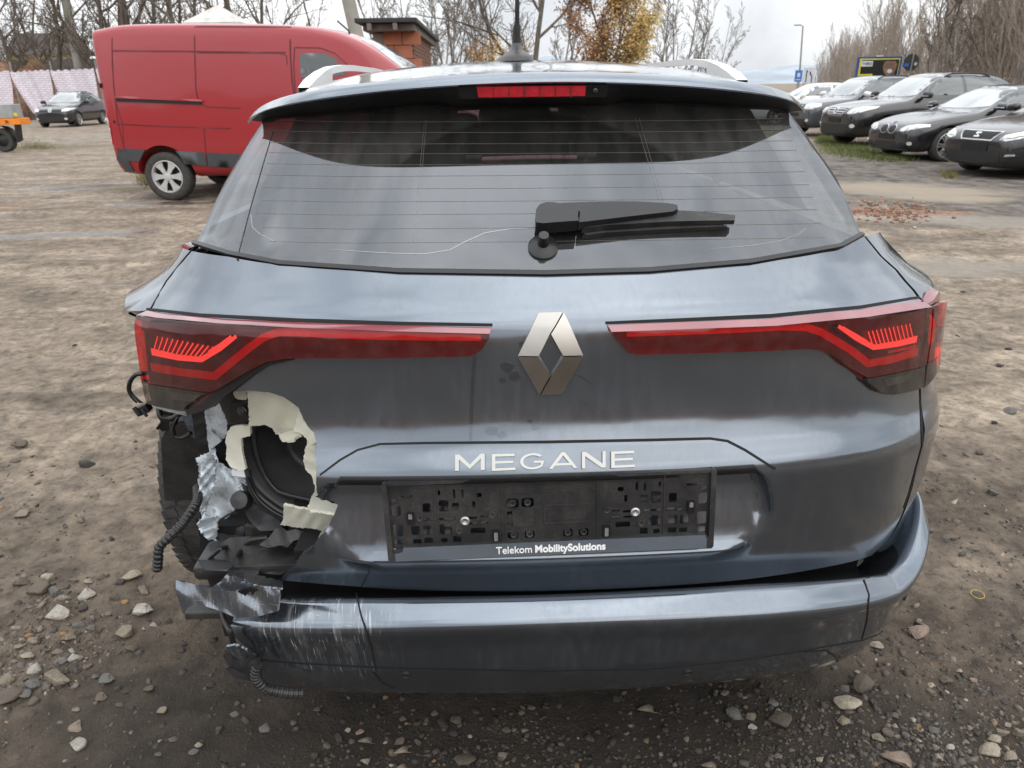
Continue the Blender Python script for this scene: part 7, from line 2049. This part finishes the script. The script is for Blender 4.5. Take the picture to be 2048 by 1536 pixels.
right = [(860,945,60,'c'),(1060,838,50,'g'),(690,1305,60,'t'),(800,1135,130,'b'),(700,1150,45,'g'),(170,1275,80,'g'),(245,1285,50,'t'),(120,1170,40,'g'),(355,1220,45,'g'),(380,1265,45,'c'),(390,1310,100,'b'),(255,1338,40,'w'),(930,1280,50,'b'),(905,1365,55,'b'),(865,1390,60,'t'),(1000,1380,45,'g'),(1135,1355,60,'g'),(1120,1170,45,'t'),(1190,1110,60,'b'),(1250,1065,35,'c'),(1400,1455,90,'c'),(1455,1365,70,'t'),(1425,1397,55,'c'),(1545,1365,70,'t'),(1290,1410,35,'t'),(585,1495,45,'c'),(380,1475,40,'g'),(350,1475,32,'b'),(40,1525,80,'t'),(1210,1435,40,'w'),(1480,1215,40,'d'),(1240,555,40,'p'),(1320,475,45,'g'),(760,1070,24,'w'),(650,1050,34,'g'),(1320,1110,34,'p'),(1490,1325,36,'p'),(1050,1330,34,'o'),(1060,1400,30,'c'),(1060,820,30,'o'),(1110,390,45,'g'),(1190,420,34,'g'),(1500,1480,60,'t'),(150,950,26,'g'),(880,1140,34,'d')]
far = [(43, 890, 30, 'b'), (173, 930, 28, 'd'), (190, 992, 20, 't'), (30, 922, 18, 'b'), (305, 932, 18, 't'), (2019, 823, 24, 'g'), (2016, 698, 14, 'd'), (1915, 672, 9, 'd'), (2000, 730, 14, 'd'), (1925, 585, 10, 'd'), (1990, 845, 14, 'd'), (1960, 905, 18, 'b'), (1985, 985, 20, 'g'), (150, 690, 10, 'd'), (60, 715, 12, 'b')]
rs = random.Random(5); used_st = set()
def put_stone(px, py, wpx, ck, label, group=None, name='stone'):
    P = atz(px, py, 0); z = gz(P[0], P[1]); P = atz(px, py, z + .004)
    dep = float((P - CAM_LOC) @ FW); size = wpx / FPX * dep * 1.3
    o = bpy.data.objects.new(name, rs.choice(STM)); COL.objects.link(o)
    o.location = (P[0], P[1], z + size * .10)
    o.rotation_euler = (rs.uniform(-.15, .15), rs.uniform(-.15, .15), rs.choice((rs.uniform(-.5, .5), rs.uniform(2.6, 3.6))))
    k = rs.uniform(.85, 1.1); o.scale = (size * 1.05, size * k, size * .95)
    b = SC[ck]; f = rs.uniform(.85, 1.15); o.color = (b[0] * f, b[1] * f, b[2] * f, 1)
    tag(o, label, 'stone', group)
    used_st.add((round(P[0], 2), round(P[1], 2)))
    return o
for L, org, sc, where in ((heap, (0, 1000), SZ, 'left of the torn bumper'), (front, (600, 1080), SR, 'in front of the bumper'), (right, (1400, 900), SX, 'near the lower right edge')):
    for zx, zy, w, ck in L:
        put_stone(org[0] + zx * sc, org[1] + zy * sc, w * sc, ck, f'one of the {WORD[ck]} stones on the soil {where}', f'{WORD[ck]} stones {where}')
for px, py, w, ck in far:
    side = 'left' if px < 1000 else 'right'
    put_stone(px, py, w, ck, f'one of the {WORD[ck]} clods lying alone on bare earth {side} of the wagon', f'{WORD[ck]} clods {side} of the wagon')
put_stone(113, 1360, 54, 't', 'largest rounded brown stone in the heap left of the torn bumper')
put_stone(17, 1394, 50, 'b', 'big flat brown stone cut by the lower left picture edge')
put_stone(159, 1490, 34, 'w', 'tall pale stone standing by itself at lower left')
put_stone(1694, 1405, 46, 'c', 'large cream cornered stone below the right bumper end')
put_stone(1841, 1266, 46, 'p', 'flat pinkish slab right of the bumper end')
put_stone(1790, 1519, 62, 'p', 'big pinkish stone cut by the lower picture edge at right')
put_stone(930, 1518, 38, 'b', 'large smooth brown stone below the middle of the bumper')
# yellow loop of string on the ground
P = atz(1956, 1187, .012)
pts = [(P[0] + .018 * math.cos(a), P[1] + .016 * math.sin(a), gz(P[0], P[1]) + .012 + .003 * math.sin(a)) for a in np.linspace(0, 6.2832, 28)]
o = MB().tube(pts, .0009, 6).build('rubber_band', mat('yellow_rubber', (.5, .36, .06), .5), None, smooth=True)
tag(o, 'thin yellow ring lying on the earth right of the bumper', 'rubber band')
# gravel: too many to count
def gravel():
    rg = np.random.default_rng(11); base = []
    for k in range(6):
        bm = bmesh.new(); r_ = random.Random(50 + k)
        for _ in range(9):
            v = Vector((r_.gauss(0, 1), r_.gauss(0, 1), r_.gauss(0, 1))).normalized()
            bm.verts.new((v.x * .5, v.y * .42, v.z * .3))
        h = bmesh.ops.convex_hull(bm, input=bm.verts[:])
        bmesh.ops.delete(bm, geom=[g for g in h['geom_interior'] if isinstance(g, bmesh.types.BMVert)], context='VERTS')
        bmesh.ops.triangulate(bm, faces=bm.faces[:]); bm.verts.index_update()
        base.append((np.array([v.co[:] for v in bm.verts]), np.array([[v.index for v in f.verts] for f in bm.faces]))); bm.free()
    n = 95000
    px = rg.uniform(-100, 2150, n); py = 1560 - (rg.random(n) ** 1.7) * 860
    keep = []
    X = np.zeros(n); Y = np.zeros(n)
    D = FW[None] * FPX + RT[None] * (px - PW / 2)[:, None] - UP[None] * (py - PH / 2)[:, None]
    tt = (0 - CAM_LOC[2]) / D[:, 2]; X = CAM_LOC[0] + D[:, 0] * tt; Y = CAM_LOC[1] + D[:, 1] * tt
    dens = fbm(X * 1.1 + 3, Y * 1.1, 4, .6)
    heapm = np.exp(-(((px - 150) / 190) ** 2 + ((py - 1250) / 150) ** 2))
    frontm = np.exp(-(((px - 950) / 420) ** 2 + ((py - 1500) / 110) ** 2)); rightm = np.exp(-(((px - 1750) / 360) ** 2 + ((py - 1480) / 150) ** 2))
    mid_clear = np.clip((py - 860) / 420, .03, 1)
    prob = np.clip(.13 + .8 * dens + .8 * heapm + .42 * frontm + .12 * rightm, .03, 1) * mid_clear
    ok = (rg.random(n) < prob) & ~((np.abs(X) < .9) & (Y > 1.75) & (Y < 5.4)) & (np.hypot(X, Y) < 9)
    X, Y, px, py = X[ok], Y[ok], px[ok], py[ok]; n = len(X)
    dep = (np.stack([X, Y, np.zeros(n)], 1) - CAM_LOC) @ FW
    S = np.clip(rg.lognormal(math.log(.0075), .7, n), .003, .03) * np.clip(dep / 1.6, 1, 1.35)
    Z = gh(X, Y) - S * .06
    Vs = []; Fs = []; off = 0
    for k, (bv, bf) in enumerate(base):
        idx = np.arange(k, n, 6); m = len(idx)
        a = rg.uniform(0, 6.28, m); ca, sa = np.cos(a), np.sin(a)
        tl = rg.normal(0, .3, m)
        q = bv[None] * (S[idx][:, None, None] * np.stack([rg.uniform(.8, 1.2, m), rg.uniform(.7, 1.1, m), rg.uniform(.7, 1.3, m)], 1)[:, None, :])
        x = q[..., 0] * ca[:, None] - q[..., 1] * sa[:, None]; y = q[..., 0] * sa[:, None] + q[..., 1] * ca[:, None]
        z = q[..., 2] + q[..., 0] * tl[:, None]
        v = np.stack([x + X[idx][:, None], y + Y[idx][:, None], z + Z[idx][:, None]], -1)
        Vs.append(v.reshape(-1, 3)); f = bf[None] + (np.arange(m) * len(bv))[:, None, None] + off; Fs.append(f.reshape(-1, 3)); off += m * len(bv)
    V = np.concatenate(Vs); Fq = np.concatenate(Fs)
    me = bpy.data.meshes.new('gravel')
    me.vertices.add(len(V)); me.vertices.foreach_set('co', V.ravel())
    me.loops.add(Fq.size); me.loops.foreach_set('vertex_index', Fq.ravel().astype(np.int32))
    me.polygons.add(len(Fq)); me.polygons.foreach_set('loop_start', np.arange(len(Fq)) * 3); me.polygons.foreach_set('loop_total', np.full(len(Fq), 3))
    me.update(calc_edges=True)
    t = NT('mixed_gravel'); rnd = t.n("NewGeometry").outputs["Random Per Island"]
    c = t.ramp(rnd, (.0, (.04, .033, .028)), (.35, (.072, .058, .047)), (.62, (.12, .098, .08)), (.80, (.175, .15, .123)), (.92, (.25, .205, .16)), (.965, (.32, .19, .085)), (1.0, (.46, .42, .36)))
    c = t.mix(t.math('MULTIPLY', t.ramp(t.noise(t.pos(), 140, 4, .7), (.35, 1.0), (.6, 0.0)), .5), c, (.05, .042, .035))
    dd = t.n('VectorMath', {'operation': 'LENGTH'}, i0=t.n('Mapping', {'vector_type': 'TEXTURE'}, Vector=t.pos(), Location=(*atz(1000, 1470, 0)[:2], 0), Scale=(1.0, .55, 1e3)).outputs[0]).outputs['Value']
    c = t.mix(t.n('MapRange', None, i0=dd, i1=1.35, i2=.6, i3=0.0, i4=.62).outputs[0], c, (.022, .018, .015))       # car's shade and damp painted into the pebble colour
    t.bsdf(Base_Color=c, Roughness=.8)
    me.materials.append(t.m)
    return tag(link('gravel', me), 'loose mixed gravel and crumbs of soil around the wagon', 'gravel', kind='stuff'), len(Fq)
print('gravel tris', gravel()[1])
for o in bpy.data.objects:
    if '_world' in o: del o['_world']
